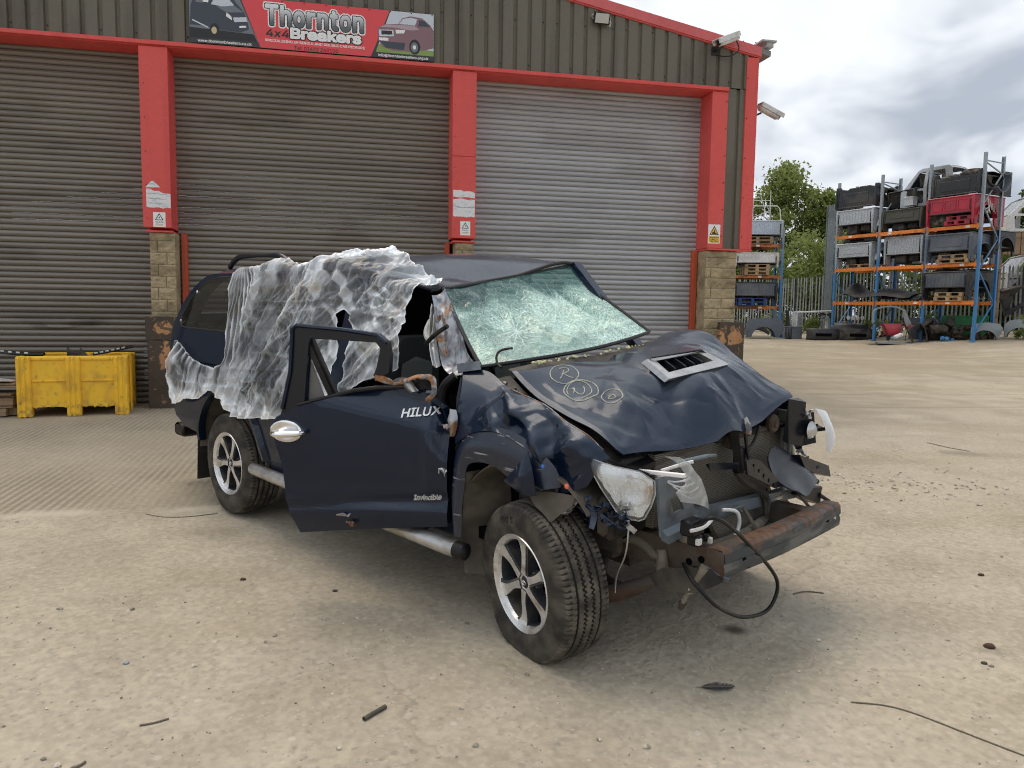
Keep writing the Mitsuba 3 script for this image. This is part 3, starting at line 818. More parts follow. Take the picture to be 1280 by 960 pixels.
mat('beam', pr(proc(beam_col), 0.55, spec=0.45))
mat('underbody', pr(rusty((0.060, 0.053, 0.043), (0.085, 0.048, 0.028), 6, 0.45, 0.7), 0.85))
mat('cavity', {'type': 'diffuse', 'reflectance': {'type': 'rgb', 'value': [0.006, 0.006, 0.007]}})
mat('seat', pr((0.035, 0.036, 0.037), 0.9))
mat('seatlight', pr((0.16, 0.155, 0.145), 0.9))
mat('tint', {'type': 'thindielectric', 'int_ior': 1.5, 'specular_transmittance': {'type': 'rgb', 'value': [0.42, 0.42, 0.43]}}, two=False)


def ysec(z, off=0.0):
    return np.interp(z, [0, 0.50, 0.62, 0.95, 1.08, 1.80, 1.86, 1.9], [-.80, -.865, -.885, -.893, -.885, -.66, -.52, 0.3]) - off


PT = thing('pickup_truck', 'crashed dark blue pickup with crumpled bonnet, shattered windscreen and open door', 'pickup truck')


def part(name, mesh, m, smooth=40, parent=PT):
    return add(name, mesh, m, smooth=smooth, parent=parent, m=VM)


# --- sides of the load bed and the cab
def side_fn(sgn=1):
    def fn(p):
        x, z = p[:, 0], p[:, 1]
        y = ysec(z) + 0.10 * np.clip((-0.98 - x) / 0.25, 0, 1) ** 2 + 0.004 * nz(np.stack([x, z, 0 * x], -1), 5, 2)
        return np.stack([x, y * sgn, z], -1)
    return fn


def arc(cx, cz, r, a0, a1, n=22):
    return [(cx + r * math.cos(math.radians(t)), cz + r * math.sin(math.radians(t))) for t in np.linspace(a0, a1, n)]


arch = arc(0.02, 0.42, 0.515, 172, 8)
bed = Polygon([(-1.085, 1.145), (-1.075, .95), (-1.03, .77), (-.95, .64), (-.80, .565), (-.56, .54), (-.50, .50)] + arch + [(.56, .50), (1.02, .50), (1.02, 1.105), (-1.08, 1.105)])
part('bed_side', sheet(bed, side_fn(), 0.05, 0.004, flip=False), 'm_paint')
fl = arc(0.02, 0.42, 0.515, 172, 8, 30); fo = arc(0.02, 0.42, 0.575, 172, 8, 30)
for sg in (1, -1):
    ring = np.array([[(a[0], sg * (ysec(a[1]) - 0.002), a[1]), ((a[0] + b[0]) / 2, sg * (ysec(a[1]) - 0.030), (a[1] + b[1]) / 2), (b[0], sg * (ysec(a[1]) - 0.026), b[1]), (b[0], sg * (ysec(a[1]) + 0.03), b[1])] for a, b in zip(fo, fl)])
    part('arch_flare', grid_mesh(ring, flip=sg < 0), 'm_paint')
cabside = Polygon([(1.03, .50), (1.50, .49), (1.50, 1.10), (1.03, 1.105)])
rd = part('rear_door', sheet(cabside, side_fn(), 0.06, 0.03), 'm_paint')
part('rear_window_frame', prism(Polygon([(1.03, 1.10), (1.56, 1.10), (1.52, 1.80), (1.00, 1.80)], [[(1.10, 1.14), (1.38, 1.14), (1.36, 1.72), (1.08, 1.72)]]), 0.03, frame((0, -.885, 1.10), [1, 0, 0], [0, .30, .954], [0, -.954, .30]) @ euler(0, 0, 0, (0, -1.10, -0.03))), 'm_paint', 20, parent=rd)
part('door_handle', xform(lathe([(0, .02), (.05, .016), (.07, 0)], 24), frame((1.42, -.893, .98), [1, 0, 0], [0, 0, 1], [0, -1, 0]) @ np.diag([1.3, .8, 1, 1])), 'm_chrome', parent=rd)
part('sill', xform(bx(.58, 2.55, -.06, .06, -.05, .05, .02), frame((0, -.80, .47), [1, 0, 0], [0, 1, 0], [0, 0, 1])), 'm_paint')
left = Polygon([(-1.085, 1.105), (-1.03, .77), (-.95, .64), (-.56, .54), (-.50, .50)] + arch + [(.56, .50), (2.62, .50), (2.70, .75), (2.72, 1.20), (1.5, 1.13)])
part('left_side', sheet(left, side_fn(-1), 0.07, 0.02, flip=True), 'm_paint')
part('tailgate', sheet(Polygon([(-.80, .62), (.80, .62), (.80, 1.10), (-.80, 1.10)]), lambda p: np.stack([-1.10 - 0.02 * np.cos(p[:, 0] * 1.6), p[:, 0], p[:, 1]], -1), 0.1, 0.03, flip=True), 'm_paint')
part('bed_floor', bx(-1.05, 1.0, -.78, .78, .60, .64, 0), 'm_plastic')
part('rear_bumper', cat_([bx(-1.33, -1.14, -.76, .76, .405, .515, .02), bx(-1.16, -.75, -.60, -.50, .42, .50, .01), bx(-1.16, -.75, .50, .60, .42, .50, .01)]), 'm_plastic')
part('tail_light', sheet(Polygon([(.72, .80), (.86, .80), (.86, 1.10), (.74, 1.10)]), lambda p: np.stack([-1.09 + (p[:, 0] - .72) * .3, p[:, 0], p[:, 1]], -1), .05, .03, flip=True), mat('tail_red', pr((0.35, 0.02, 0.02), 0.15)))
part('lower_corner', hull([(-1.07, -.80, .76), (-1.03, -.80, .56), (-.84, -.86, .56), (-1.0, -.86, .78), (-1.07, -.75, .76), (-.84, -.7, .56)]), 'm_plastic')

# --- canopy over the bed
can = [(-1.225, 1.30), (-1.235, 1.345), (-1.20, 1.45), (-1.11, 1.58), (-.95, 1.70), (-.76, 1.782), (-.58, 1.80), (.98, 1.80), (.98, 1.112), (-1.10, 1.112), (-1.16, 1.20)]
win = [(-1.06, 1.45), (-1.05, 1.40), (-1.01, 1.366), (-.9, 1.357), (.72, 1.36), (.78, 1.40), (.74, 1.74), (.68, 1.772), (-.50, 1.775), (-.66, 1.755), (-.82, 1.70), (-.97, 1.59)]
wsm = np.asarray(Polygon(win).buffer(-.012).buffer(.012).exterior.coords)
cfn = lambda sgn, off=0.0: (lambda p: np.stack([p[:, 0], sgn * (ysec(p[:, 1], off) + 0.03 * np.clip((-0.80 - p[:, 0]) / 0.45, 0, 1) ** 2), p[:, 1]], -1))
for sg in (1, -1):
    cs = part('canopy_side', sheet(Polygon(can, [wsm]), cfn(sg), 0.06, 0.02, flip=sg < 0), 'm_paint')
    part('canopy_window', sheet(Polygon(wsm).buffer(.004), cfn(sg, 0.002), 0.09, 0, flip=sg < 0), 'm_tint', parent=cs)
    rim = np.array([[*q] for q in Polygon(wsm).buffer(-.004).exterior.coords])[::2]
    part('window_seal', tube(np.vstack([cfn(sg, .003)(rim), cfn(sg, .003)(rim[:1])]), .006, 6, cap=False), 'm_black', parent=cs)
    for a, b in ((-1.025, 1.41), (-.86, 1.65)):
        part('window_catch', xform(lathe([(0, .012), (.010, .008), (.013, 0)], 10), frame((a, sg * (ysec(b) - .004), b), [1, 0, 0], [0, 0, 1], [0, -sg, 0])), 'm_steel', parent=cs)
oc = spline(can[:7], 16)
back = np.array([[(x, t * abs(cfn(1)(np.array([[x, z]]))[0, 1]), z) for t in np.linspace(-1, 1, 9)] for x, z in oc])
cr = part('canopy_rear', cat_([thicken(grid_mesh(back[:, :2]), .02), thicken(grid_mesh(back[:, 7:]), .02), thicken(grid_mesh(back[:4, 1:8]), .02), thicken(grid_mesh(back[13:, 1:8]), .02)]), 'm_paint', 40)
part('canopy_rear_window', grid_mesh(back[3:14, 1:8] + [.008, 0, 0]), 'm_tint', 40, parent=cr)
roofp = np.array([[(x, s * (-1) , 0) for s in (1,)] for x in (0,)])
ct = np.array([[(x, y, z) for y, z in ((-.66, 1.80), (-.61, 1.832), (-.50, 1.852), (-.25, 1.870), (0, 1.878), (.25, 1.870), (.50, 1.852), (.61, 1.832), (.66, 1.80))] for x in (-.60, -.2, .3, .99)])
ct[0, :, 2] -= 0.012
part('canopy_roof', thicken(grid_mesh(net(ct, 16, 25), flip=False), .012), 'm_paint', 60)
for sg in (1, -1):
    rr = part('roof_rail', tube([(-.60, -.55 * sg, 1.850), (-.54, -.55 * sg, 1.89), (-.44, -.55 * sg, 1.927), (-.30, -.55 * sg, 1.938), (.10, -.55 * sg, 1.932), (.26, -.55 * sg, 1.915), (.37, -.55 * sg, 1.852)], [.02, .022, .020, .016, .016, .022, .022], 10, smooth_pts=40), 'm_plastic_blue')
part('bed_interior', bx(-.9, .9, -.75, .75, .64, .66, 0), 'm_cavity')

# --- roof of the cab, bent down at its front
RP = [(.95, -.62, 1.83), (1.4, -.60, 1.84), (1.9, -.55, 1.71), (1.95, -.49, 1.70), (1.9, -.113, 1.752), (1.92, .148, 1.797), (2.02, .62, 1.888), (.95, .62, 1.93), (1.4, .62, 1.945), (.95, 0, 1.90), (1.45, 0, 1.925), (1.5, .3, 1.945), (1.48, -.3, 1.875), (1.66, .1, 1.885), (1.75, .4, 1.905), (1.62, -.25, 1.835)]
roofz = rbf(RP, 1e-4)
rpoly = Polygon([(.97, -.63), (1.5, -.615), (1.93, -.54), (1.955, -.46), (1.93, -.10), (1.94, .15), (2.03, .58), (2.02, .64), (1.5, .66), (.97, .66)])


def roof_fn(p):
    z = roofz(p) - 0.05 * np.clip((np.abs(p[:, 1]) - .52) / .14, 0, 1) ** 2
    z = z + 0.010 * nz(np.stack([p[:, 0], p[:, 1], 0 * p[:, 0]], -1), 3.2, 4)
    return np.stack([p[:, 0], p[:, 1], z], -1)


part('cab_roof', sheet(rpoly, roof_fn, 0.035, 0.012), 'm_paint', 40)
part('roof_edge_trim', tube([(1.93, -.53, 1.688), (1.955, -.45, 1.700), (1.93, -.1, 1.748), (1.945, .15, 1.788), (2.03, .6, 1.882), (2.02, .645, 1.872)], .012, 8, smooth_pts=30), 'm_black')

# --- inside of the cab
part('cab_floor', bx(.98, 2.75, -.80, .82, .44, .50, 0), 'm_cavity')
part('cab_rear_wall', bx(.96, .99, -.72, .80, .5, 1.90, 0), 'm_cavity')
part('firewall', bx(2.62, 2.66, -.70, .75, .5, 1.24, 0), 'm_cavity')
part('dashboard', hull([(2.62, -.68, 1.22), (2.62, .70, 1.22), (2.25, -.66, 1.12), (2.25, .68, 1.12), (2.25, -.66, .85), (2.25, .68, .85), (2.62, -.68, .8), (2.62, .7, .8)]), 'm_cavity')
part('left_upper_side', cat_([beam((1.0, .68, 1.12), (1.0, .64, 1.90), .08, .04), beam((1.55, .70, 1.12), (1.55, .64, 1.92), .10, .04), beam((2.66, .72, 1.20), (2.03, .64, 1.875), .09, .05), beam((1.0, .64, 1.89), (2.03, .64, 1.87), .05, .05)]), 'm_paint')
part('centre_pillar', hull([(1.50, -.84, .5), (1.62, -.84, .5), (1.50, -.80, 1.1), (1.60, -.80, 1.1), (1.53, -.60, 1.78), (1.58, -.60, 1.78), (1.50, -.72, .5), (1.62, -.72, .5), (1.53, -.55, 1.78), (1.58, -.55, 1.78)]), 'm_cavity')
for yy in (-.42, .38):
    st = numbered(PT + '__seat')
    sb = hull([(1.42, yy - .24, .78), (1.42, yy + .24, .78), (1.60, yy - .24, .74), (1.60, yy + .24, .74), (1.50, yy - .2, 1.22), (1.50, yy + .2, 1.22), (1.64, yy - .19, 1.26), (1.64, yy + .19, 1.26), (1.56, yy - .12, 1.41), (1.56, yy + .12, 1.41), (1.66, yy - .1, 1.40), (1.66, yy + .1, 1.40)])
    scene[st] = ply(xform(sb.subdivide().subdivide(), VM), 'm_seat', smooth=50)
    part('seat_centre', hull([(1.62, yy - .13, .82), (1.62, yy + .13, .82), (1.668, yy - .12, 1.24), (1.668, yy + .12, 1.24), (1.61, yy - .13, .82), (1.65, yy, 1.28), (1.64, yy + .12, .8)]), 'm_seatlight', parent=st)
    part('cushion', bx(1.55, 2.05, yy - .25, yy + .25, .66, .80, .05), 'm_seat', parent=st)
part('steering_wheel', xform(trimesh.creation.torus(.18, .016, 32, 10), frame((2.12, -.40, 1.13), [0, 1, 0], [.45, 0, .893], [.893, 0, -.45])), 'm_plastic')

# --- windscreen: crazed laminated glass
WSN = [[(1.965, -.47, 1.705), (1.93, -.12, 1.752), (1.95, .15, 1.795), (2.03, .62, 1.885)],
       [(2.115, -.525, 1.584), (2.10, -.16, 1.630), (2.12, .22, 1.655), (2.14, .635, 1.745)],
       [(2.285, -.585, 1.447), (2.34, -.22, 1.500), (2.33, .18, 1.535), (2.27, .655, 1.655)],
       [(2.49, -.645, 1.290), (2.66, -.38, 1.335), (2.70, .08, 1.378), (2.62, .69, 1.445)]]
Wp = net(WSN, 70, 110)
uu, vv = np.meshgrid(np.linspace(0, 1, 70), np.linspace(0, 1, 110), indexing='ij')
edge = np.minimum(np.minimum(uu, 1 - uu) * 6, np.minimum(vv, 1 - vv) * 8).clip(0, 1)
fold = np.exp(-((vv - 0.80 - 0.14 * (uu - .4)) / 0.035) ** 2) * ss(0.02, .35, uu) * ss(1.0, .6, uu)
dent = np.exp(-(((vv - .30) / .22) ** 2 + ((uu - .55) / .3) ** 2))
fold2 = np.exp(-((vv - 0.42 - 0.25 * (uu - .5)) / 0.03) ** 2) * ss(.3, .55, uu) * ss(1.0, .8, uu)
q = np.stack([uu * .75, vv * 1.25, 0 * uu], -1)
cre = (1 - np.abs(2 * meshkit.noise(q * 7.0, 4) - 1)) ** 3
disp = edge * (-0.060 * fold - 0.055 * dent + 0.03 * fold2 + 0.020 * nz(q, 5, 3) * 2 + 0.014 * cre + 0.004 * nz(q, 22, 6))
wm = grid_mesh(Wp)
wn = normals_of(wm)
if wn[:, 2].mean() < 0: wn = -wn; wm = grid_mesh(Wp, flip=True)
wm.vertices = wm.vertices + wn * disp.reshape(-1, 1)


def craze(uv):
    """(amount of crazing 0..1, long crack lines 0..1) from sheet coordinates in metres"""
    u, v = uv.x, uv.y
    w1, w2 = fbm(u * 6, v * 6, 1.0, 3) - 0.5, fbm(u * 6 + 9, v * 6, 2.0, 3) - 0.5
    a1, a2, r = voronoi((u + w1 * .16) * 15, (v + w2 * .16) * 11)
    big = smoothstep(0.045, 0.008, a2 - a1) * smoothstep(.34, .52, fbm(u * 4 + 3, v * 4, 7.0, 3))
    for u0, v0, rr, kk in ((.27, .80, .30, 17.0), (.40, .36, .26, 15.0)):
        du, dv = u - u0, v - v0
        rd = dr.sqrt(du * du + dv * dv)
        an = (dr.atan2(du, dv) / 6.2832 + .5) * kk + w1 * .9
        ray = smoothstep(.11, .0, dr.abs(an - dr.floor(an) - .5) * rd * 9) * smoothstep(rr, rr * .4, rd)
        rc = rd * 26 + w2 * 3
        arc_ = smoothstep(.10, .02, dr.abs(rc - dr.floor(rc) - .5)) * smoothstep(rr, rr * .5, rd) * smoothstep(.4, .6, noise(an * 1.3, dr.floor(rc)))
        big = dr.maximum(big, dr.maximum(ray, arc_ * .8))
    b1, b2, s = voronoi((u + w1 * .04) * 95, (v + w2 * .04) * 95)
    small = smoothstep(0.20, 0.04, b2 - b1)
    dens = smoothstep(0.09, 0.24, u + w1 * .22) * (0.60 + 0.40 * smoothstep(0.35, 0.6, fbm(u * 3 + 2, v * 3, 4.0, 4)))
    return dens, big, small, s


def ws_weight(p, n, uv):
    d, big, small, s = craze(uv)
    return dr.clip(0.22 + 0.38 * d + 0.26 * small * d + 0.34 * big + 0.22 * (s - 0.5) * d, 0.10, 0.96)


def ws_col(p, n, uv):
    d, big, small, s = craze(uv)
    c = mix((0.09, 0.28, 0.26), (0.53, 0.78, 0.68), d)
    c = c * (0.76 + 0.44 * s)
    return mix(c, mi.Color3f(0.80, 0.90, 0.86), dr.maximum(big * 0.55, small * d * 0.4))


scene['m_windscreen'] = {'type': 'blendbsdf', 'weight': proc(ws_weight),
                         'a': {'type': 'thindielectric', 'int_ior': 1.5, 'specular_transmittance': {'type': 'rgb', 'value': [0.42, 0.66, 0.60]}},
                         'b': twosided(bump(pr(proc(ws_col), 0.28, spec=0.5), lambda p, n, uv: fbm(uv.x * 90, uv.y * 90, 0.0, 2) * 0.0045, 1.0, 1.5e-3))}
ws = add('windscreen', wm, 'm_windscreen', smooth=True, parent=PT, m=VM, uv=np.stack([uu.ravel() * .75, vv.ravel() * 1.25], -1))
tag(ws, 'pale green shattered windscreen')
for i, (a, b) in enumerate(((Wp[:, 0], 1), (Wp[:, -1], 1), (Wp[-1], 1))):
    part('windscreen_seal', tube(a[::3] + [0, 0, .004], .011, 6), 'm_black')
part('windscreen_seal', tube(Wp[0][::4] + [0, 0, -.004], .011, 6), 'm_black')

# --- bent right windscreen pillar, torn open
def ribbon(c, w, seed, amp=.012, n=40, k=9):
    """a crumpled strip: centre line c, half widths as vectors w"""
    c = spline(c, n); w = spline(w, n)
    t = np.linspace(-1, 1, k)
    P = c[:, None] + w[:, None] * t[None, :, None]
    out = np.cross(np.gradient(c, axis=0), w); out /= np.linalg.norm(out, axis=1, keepdims=True) + 1e-9
    f = (0.025 * (1 - t ** 2))[None] + amp * 2 * nz(P, 16, seed) + amp * (1 - np.abs(2 * meshkit.noise(P * 11, seed + 3) - 1)) ** 2
    return thicken(grid_mesh(P + out[:, None] * f[..., None]), .004)


ap = [(2.00, -.53, 1.685), (2.12, -.585, 1.56), (2.22, -.63, 1.43), (2.30, -.67, 1.33), (2.44, -.715, 1.275)]
aw = [(-.012, -.04, -.02), (-.03, -.04, -.02), (-.04, -.045, -.02), (-.06, -.04, -.03), (-.085, -.025, -.03)]
tag(part('windscreen_pillar', ribbon(ap, aw, 3), 'm_torn', 30), 'bent and torn windscreen pillar with bare metal showing')
part('pillar_rag', ribbon([(2.10, -.60, 1.57), (2.19, -.66, 1.44), (2.25, -.70, 1.36)], [(-.008, -.01, -.005), (-.02, -.022, -.01), (-.008, -.008, -.008)], 7, .012), 'm_orange_torn', 30)
part('pillar_rag', ribbon([(2.04, -.585, 1.62), (2.10, -.65, 1.50), (2.17, -.70, 1.36), (2.22, -.72, 1.29)], [(-.012, -.02, 0)] * 4, 9, .01), 'm_steel', 30)
part('grab_handle', tube([(2.17, -.76, 1.40), (2.25, -.76, 1.455), (2.34, -.75, 1.505)], .012, 8, smooth_pts=12), 'm_plastic')
part('pillar_foot', sheet(Polygon([(0, 0), (1, 0), (1, 1), (0, 1)]), lambda p: net([[(2.36, -.70, 1.30), (2.50, -.665, 1.335)], [(2.43, -.77, 1.265), (2.60, -.70, 1.286)]], 2, 2)[0, 0] + p[:, :1] * (np.array([2.50, -.665, 1.325]) - np.array([2.36, -.70, 1.30])) + p[:, 1:] * (np.array([2.44, -.76, 1.265]) - np.array([2.36, -.70, 1.30])), .1, .004), 'm_paint')
part('trim_curl', tube([(2.02, -.60, 1.52), (2.03, -.64, 1.46), (2.07, -.66, 1.42), (2.12, -.66, 1.40)], .018, 8, smooth_pts=12), 'm_cam_white')
part('wiper_arm', tube([(2.62, -.62, 1.30), (2.56, -.60, 1.33), (2.55, -.585, 1.365), (2.60, -.52, 1.395)], .007, 6, smooth_pts=16), 'm_plastic')

# --- bonnet
HC = [(2.74, -.68, 1.30), (2.891, -.70, 1.227), (3.011, -.72, 1.179), (3.205, -.73, 1.124), (3.331, -.74, 1.094), (3.492, -.74, 1.011), (3.55, -.332, .99), (3.6, -.133, 1.006), (3.61, .079, 1.033), (3.6, .31, 1.055), (3.571, .72, 1.142), (3.391, .76, 1.217), (3.156, .76, 1.363), (3.045, .76, 1.443), (2.939, .76, 1.477), (2.694, .74, 1.451), (3.4, .1, 1.262), (3.25, .1, 1.315), (2.95, .1, 1.34), (3.3, -.4, 1.19), (3.0, -.4, 1.27), (3.4, .4, 1.27), (3.53, 0, 1.155), (2.8, -.35, 1.325), (2.8, .12, 1.316)]
hz0 = rbf(HC, 1e-4)
hpoly = Polygon([(2.735, -.665), (2.82, -.688), (2.96, -.712), (3.2, -.728), (3.34, -.738), (3.46, -.745), (3.495, -.735), (3.55, -.33), (3.6, -.13), (3.612, .08), (3.60, .31), (3.585, .55), (3.571, .715), (3.54, .75), (3.39, .765), (3.05, .768), (2.78, .76), (2.72, .72), (2.79, .40), (2.80, .10), (2.80, -.35), (2.765, -.55)])


def hood_z(p):
    p = np.asarray(p, float).reshape(-1, 2)
    x, y = p[:, 0], p[:, 1]
    z = hz0(p)
    e = np.array([hpoly.exterior.distance(Point(a)) for a in p])
    k = ss(0.0, 0.10, e)
    q = np.stack([x, y, 0 * x], -1)
    crease = (1 - np.abs(2 * meshkit.noise(q * np.array([5.0, 3.4, 1]) + 3.3, 6) - 1)) ** 2
    z = z + k * (0.008 * nz(q, 3.0, 12, 2) * ss(2.9, 3.2, x) + 0.009 * (crease - .3) * ss(3.15, 3.4, x) + 0.005 * nz(q, 9, 5))
    z = z + k * 0.020 * np.exp(-((y - .15 - (x - 3.5) * -.3) / .035) ** 2) * ss(3.30, 3.52, x)           # sharp kink towards the nose
    hf, _hl = facets(p, 23, 6, .10, .45, .06, .47)
    far = 1 - np.exp(-(((x - 3.2) / .26) ** 2 + ((y - .12) / .36) ** 2) ** 2)
    z = z + k * 0.040 * hf * ss(2.95, 3.15, x) * far
    z = z - k * 0.018 * np.exp(-(((x - 3.2) / .06) ** 2 + ((y + .48) / .05) ** 2))                            # dents
    z = z - k * 0.020 * np.exp(-(((x - 3.36) / .10) ** 2 + ((y + .22) / .09) ** 2))
    z = z - k * 0.012 * np.exp(-(((x - 3.05) / .08) ** 2 + ((y + .25) / .1) ** 2))
    for (ax, ay), (bx_, by_), am, wd in (((3.10, .30), (3.52, .40), .007, .016), ((3.42, .34), (3.58, .52), -.008, .014), ((3.16, -.36), (3.52, -.52), .007, .013), ((3.30, -.30), (3.50, -.05), -.009, .016), ((3.22, -.62), (3.44, -.58), -.006, .012), ((2.92, -.60), (3.20, -.66), .005, .012), ((3.46, .02), (3.60, .13), .012, .012), ((3.44, .12), (3.58, .17), -.008, .012), ((3.36, .55), (3.56, .62), .007, .016), ((3.02, -.20), (3.14, -.42), -.005, .012)):
        sg_ = np.array([bx_ - ax, by_ - ay]); tt_ = np.clip(((p - [ax, ay]) @ sg_) / (sg_ @ sg_), 0, 1)
        dd_ = np.linalg.norm(p - [ax, ay] - tt_[:, None] * sg_ + .012 * nz(q, 7, 33)[:, None], axis=1)
        z = z + k * am * np.exp(-dd_ / wd)
    z = z - 0.010 * ss(0.018, 0.0, e)                                                                        # rolled rim
    return z


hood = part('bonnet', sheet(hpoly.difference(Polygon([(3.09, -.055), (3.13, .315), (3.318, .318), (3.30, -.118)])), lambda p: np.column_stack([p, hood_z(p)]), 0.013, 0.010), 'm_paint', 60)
tag(hood, 'buckled bonnet with an air scoop and chalk marks')
part('bonnet_tear', ribbon([(3.575, .155, 1.062), (3.60, .14, 1.035), (3.605, .13, 1.0)], [(0, .006, 0), (0, .012, .002), (0, .005, 0)], 5, .006, 14, 5), 'm_orange_torn', 30, parent=hood)


def on_hood(xy, lift=0.0):
    xy = np.asarray(xy, float)
    return np.column_stack([xy, hood_z(xy) + lift])


# scoop: a raised duct that opens forward with a bright frame
ctr = {k: np.array(v) for k, v in dict(TR=(3.165, -.075, 1.352), TL=(3.215, .325, 1.380), BL=(3.335, .335, 1.325), BR=(3.325, -.140, 1.288), rR=(2.80, .08, 1.33), rL=(2.83, .36, 1.37)).items()}
sc = numbered(hood + '_scoop') if False else numbered(PT + '__bonnet_scoop')
rowsS = [[on_hood([(2.80, .02)], -.01)[0], ctr['rR'] + [0, 0, .012], ctr['rL'] + [0, 0, .012], on_hood([(2.83, .43)], -.01)[0]],
         [on_hood([(3.0, -.09)], -.01)[0], (3.0, -.01, 1.372), (3.03, .35, 1.40), on_hood([(3.03, .44)], -.01)[0]],
         [on_hood([(3.22, -.17)], -.01)[0], ctr['TR'] + [0, 0, .012], ctr['TL'] + [0, 0, .012], on_hood([(3.27, .42)], -.01)[0]]]
Sg = np.array([[np.asarray(c, float) for c in r] for r in rowsS])
sp_ = np.swapaxes(np.array([[a + (b - a) * t for t in np.linspace(0, 1, 5)] for a, b in zip(Sg.reshape(3, 4, 3)[:, 0], Sg[:, 1])]), 0, 0)
Sr = np.stack([spline(Sg[:, c], 16) for c in range(4)], 1)
scene[sc] = ply(xform(thicken(grid_mesh(Sr), .006), VM), 'm_paint', smooth=20)
fr = [ctr['BR'] + [.022, -.035, -.012], ctr['BL'] + [.022, .045, -.008], ctr['TL'] + [-.006, .040, .003], ctr['TR'] + [-.006, -.035, .003]]
ins = [ctr['BR'] + [-.030, .035, .012], ctr['BL'] + [-.030, -.030, .012], ctr['TL'] + [.006, -.030, -.007], ctr['TR'] + [.006, .035, -.007]]
fr, ins = np.array(fr), np.array(ins)
F_ = np.vstack([fr, ins, fr + [-.03, 0, -.02], ins + [-.05, 0, -.02]])
quads = []
for i in range(4):
    j = (i + 1) % 4
    quads += [(i, j, 4 + j, 4 + i), (4 + i, 4 + j, 12 + j, 12 + i), (j, i, 8 + i, 8 + j)]
fm_ = trimesh.Trimesh(F_, np.array([[a, b, c] for a, b, c, d in quads] + [[a, c, d] for a, b, c, d in quads]), process=False)
part('scoop_frame', fm_, 'm_steel', 20, parent=sc)
part('scoop_throat', cat_([hull(np.vstack([ins + [-.055, 0, -.012], ins + [-.30, 0, -.03]])), hull(np.vstack([fr + [-.06, 0, -.075], fr + [-.25, 0, -.06]]))]), 'm_cavity', parent=sc)
for t in (.22, .44, .64, .82):
    a, b = ins[0] + (ins[1] - ins[0]) * t, ins[3] + (ins[2] - ins[3]) * t
    part('scoop_vane', beam(a + [-.025, 0, -.005], b + [-.025, 0, -.005], .006, .02), 'm_plastic_blue', parent=sc)

# chalk marks
mat('chalk', {'type': 'diffuse', 'reflectance': proc(lambda p, n, uv: mi.Color3f(0.52, 0.52, 0.43) * (0.75 + 0.5 * noise(p.x * 120, p.y * 120, p.z * 120)))})


def mark(pts, r=.0022, n=60):
    xy = spline(np.array(pts, float), n)
    part('chalk_mark', tube(on_hood(xy, .002), r, 5), 'm_chalk', parent=hood)


def oval(c, e1, e2, turns=1.04, a0=0.4):
    t = np.linspace(a0, a0 + turns * 2 * np.pi, 16)
    return [np.array(c) + np.array(e1) * math.cos(s) * (1 + .03 * math.sin(3 * s)) + np.array(e2) * math.sin(s) for s in t]


R0, E1, E2 = np.array([2.905, -.455]), np.array([.045, .058]), np.array([.070, -.075])     # along the page to the right, down the page
mark(oval(R0, E1, E2))
L_ = lambda c, pts, e1, e2: [np.array(c) + np.array(e1) * a + np.array(e2) * b for a, b in pts]
mark(L_(R0, [(-.35, -.5), (-.1, -.62), (.25, -.55), (.3, -.3), (0, -.02), (-.25, .1)], E1, E2))
mark(L_(R0, [(-.05, -.35), (-.12, .1), (-.3, .5)], E1, E2))
mark(L_(R0, [(-.05, .05), (.25, .3), (.6, .5)], E1, E2))
N0, E3, E4 = np.array([3.075, -.525]), np.array([.062, .055]), np.array([.070, -.080])
mark(oval(N0, E3, E4, 1.9)); mark(oval(N0 + [-.008, -.004], np.array(E3) * .72, np.array(E4) * .88, .8, 2.6))
mark(L_(N0, [(-.6, -.1), (-.45, -.2), (-.45, .3)], E3, E4)); mark(L_(N0, [(-.45, -.2), (-.2, .3), (.0, .45), (.2, .1), (.15, -.4)], E3, E4))
O0 = np.array([3.222, -.47])
mark(oval(O0, (.036, .036), (.042, -.054))); mark(oval(O0, (.012, .011), (.013, -.017)), n=30)
yl = rng.uniform(0, 1, (46, 3))
def cowl_pt(a, b): return np.array([2.71 + .07 * b, -.52 + 1.0 * a, 0]) + [0, 0, 1.312 + .02 * math.sin(a * 3) + .055 * ss(.45, 1, a)]
k = part('cowl_debris', cat_([xform(trimesh.creation.icosphere(0, .004 + .006 * c), euler(90 * a, 90 * b, 0, cowl_pt(a, b) + [0, 0, .012])) for a, b, c in yl]), mat('foam_bits', pr((0.62, 0.58, 0.34), 0.8)), False)
tag(k, kind='stuff')
cw = np.array([[(2.665, -.62, 1.295), (2.69, -.35, 1.325), (2.73, .08, 1.345), (2.68, .70, 1.42)], [(2.79, -.62, 1.265), (2.84, -.35, 1.285), (2.85, .08, 1.285), (2.84, .72, 1.38)]])
part('cowl', thicken(grid_mesh(net(cw, 4, 24)), .01), 'm_plastic_dusty', 50)

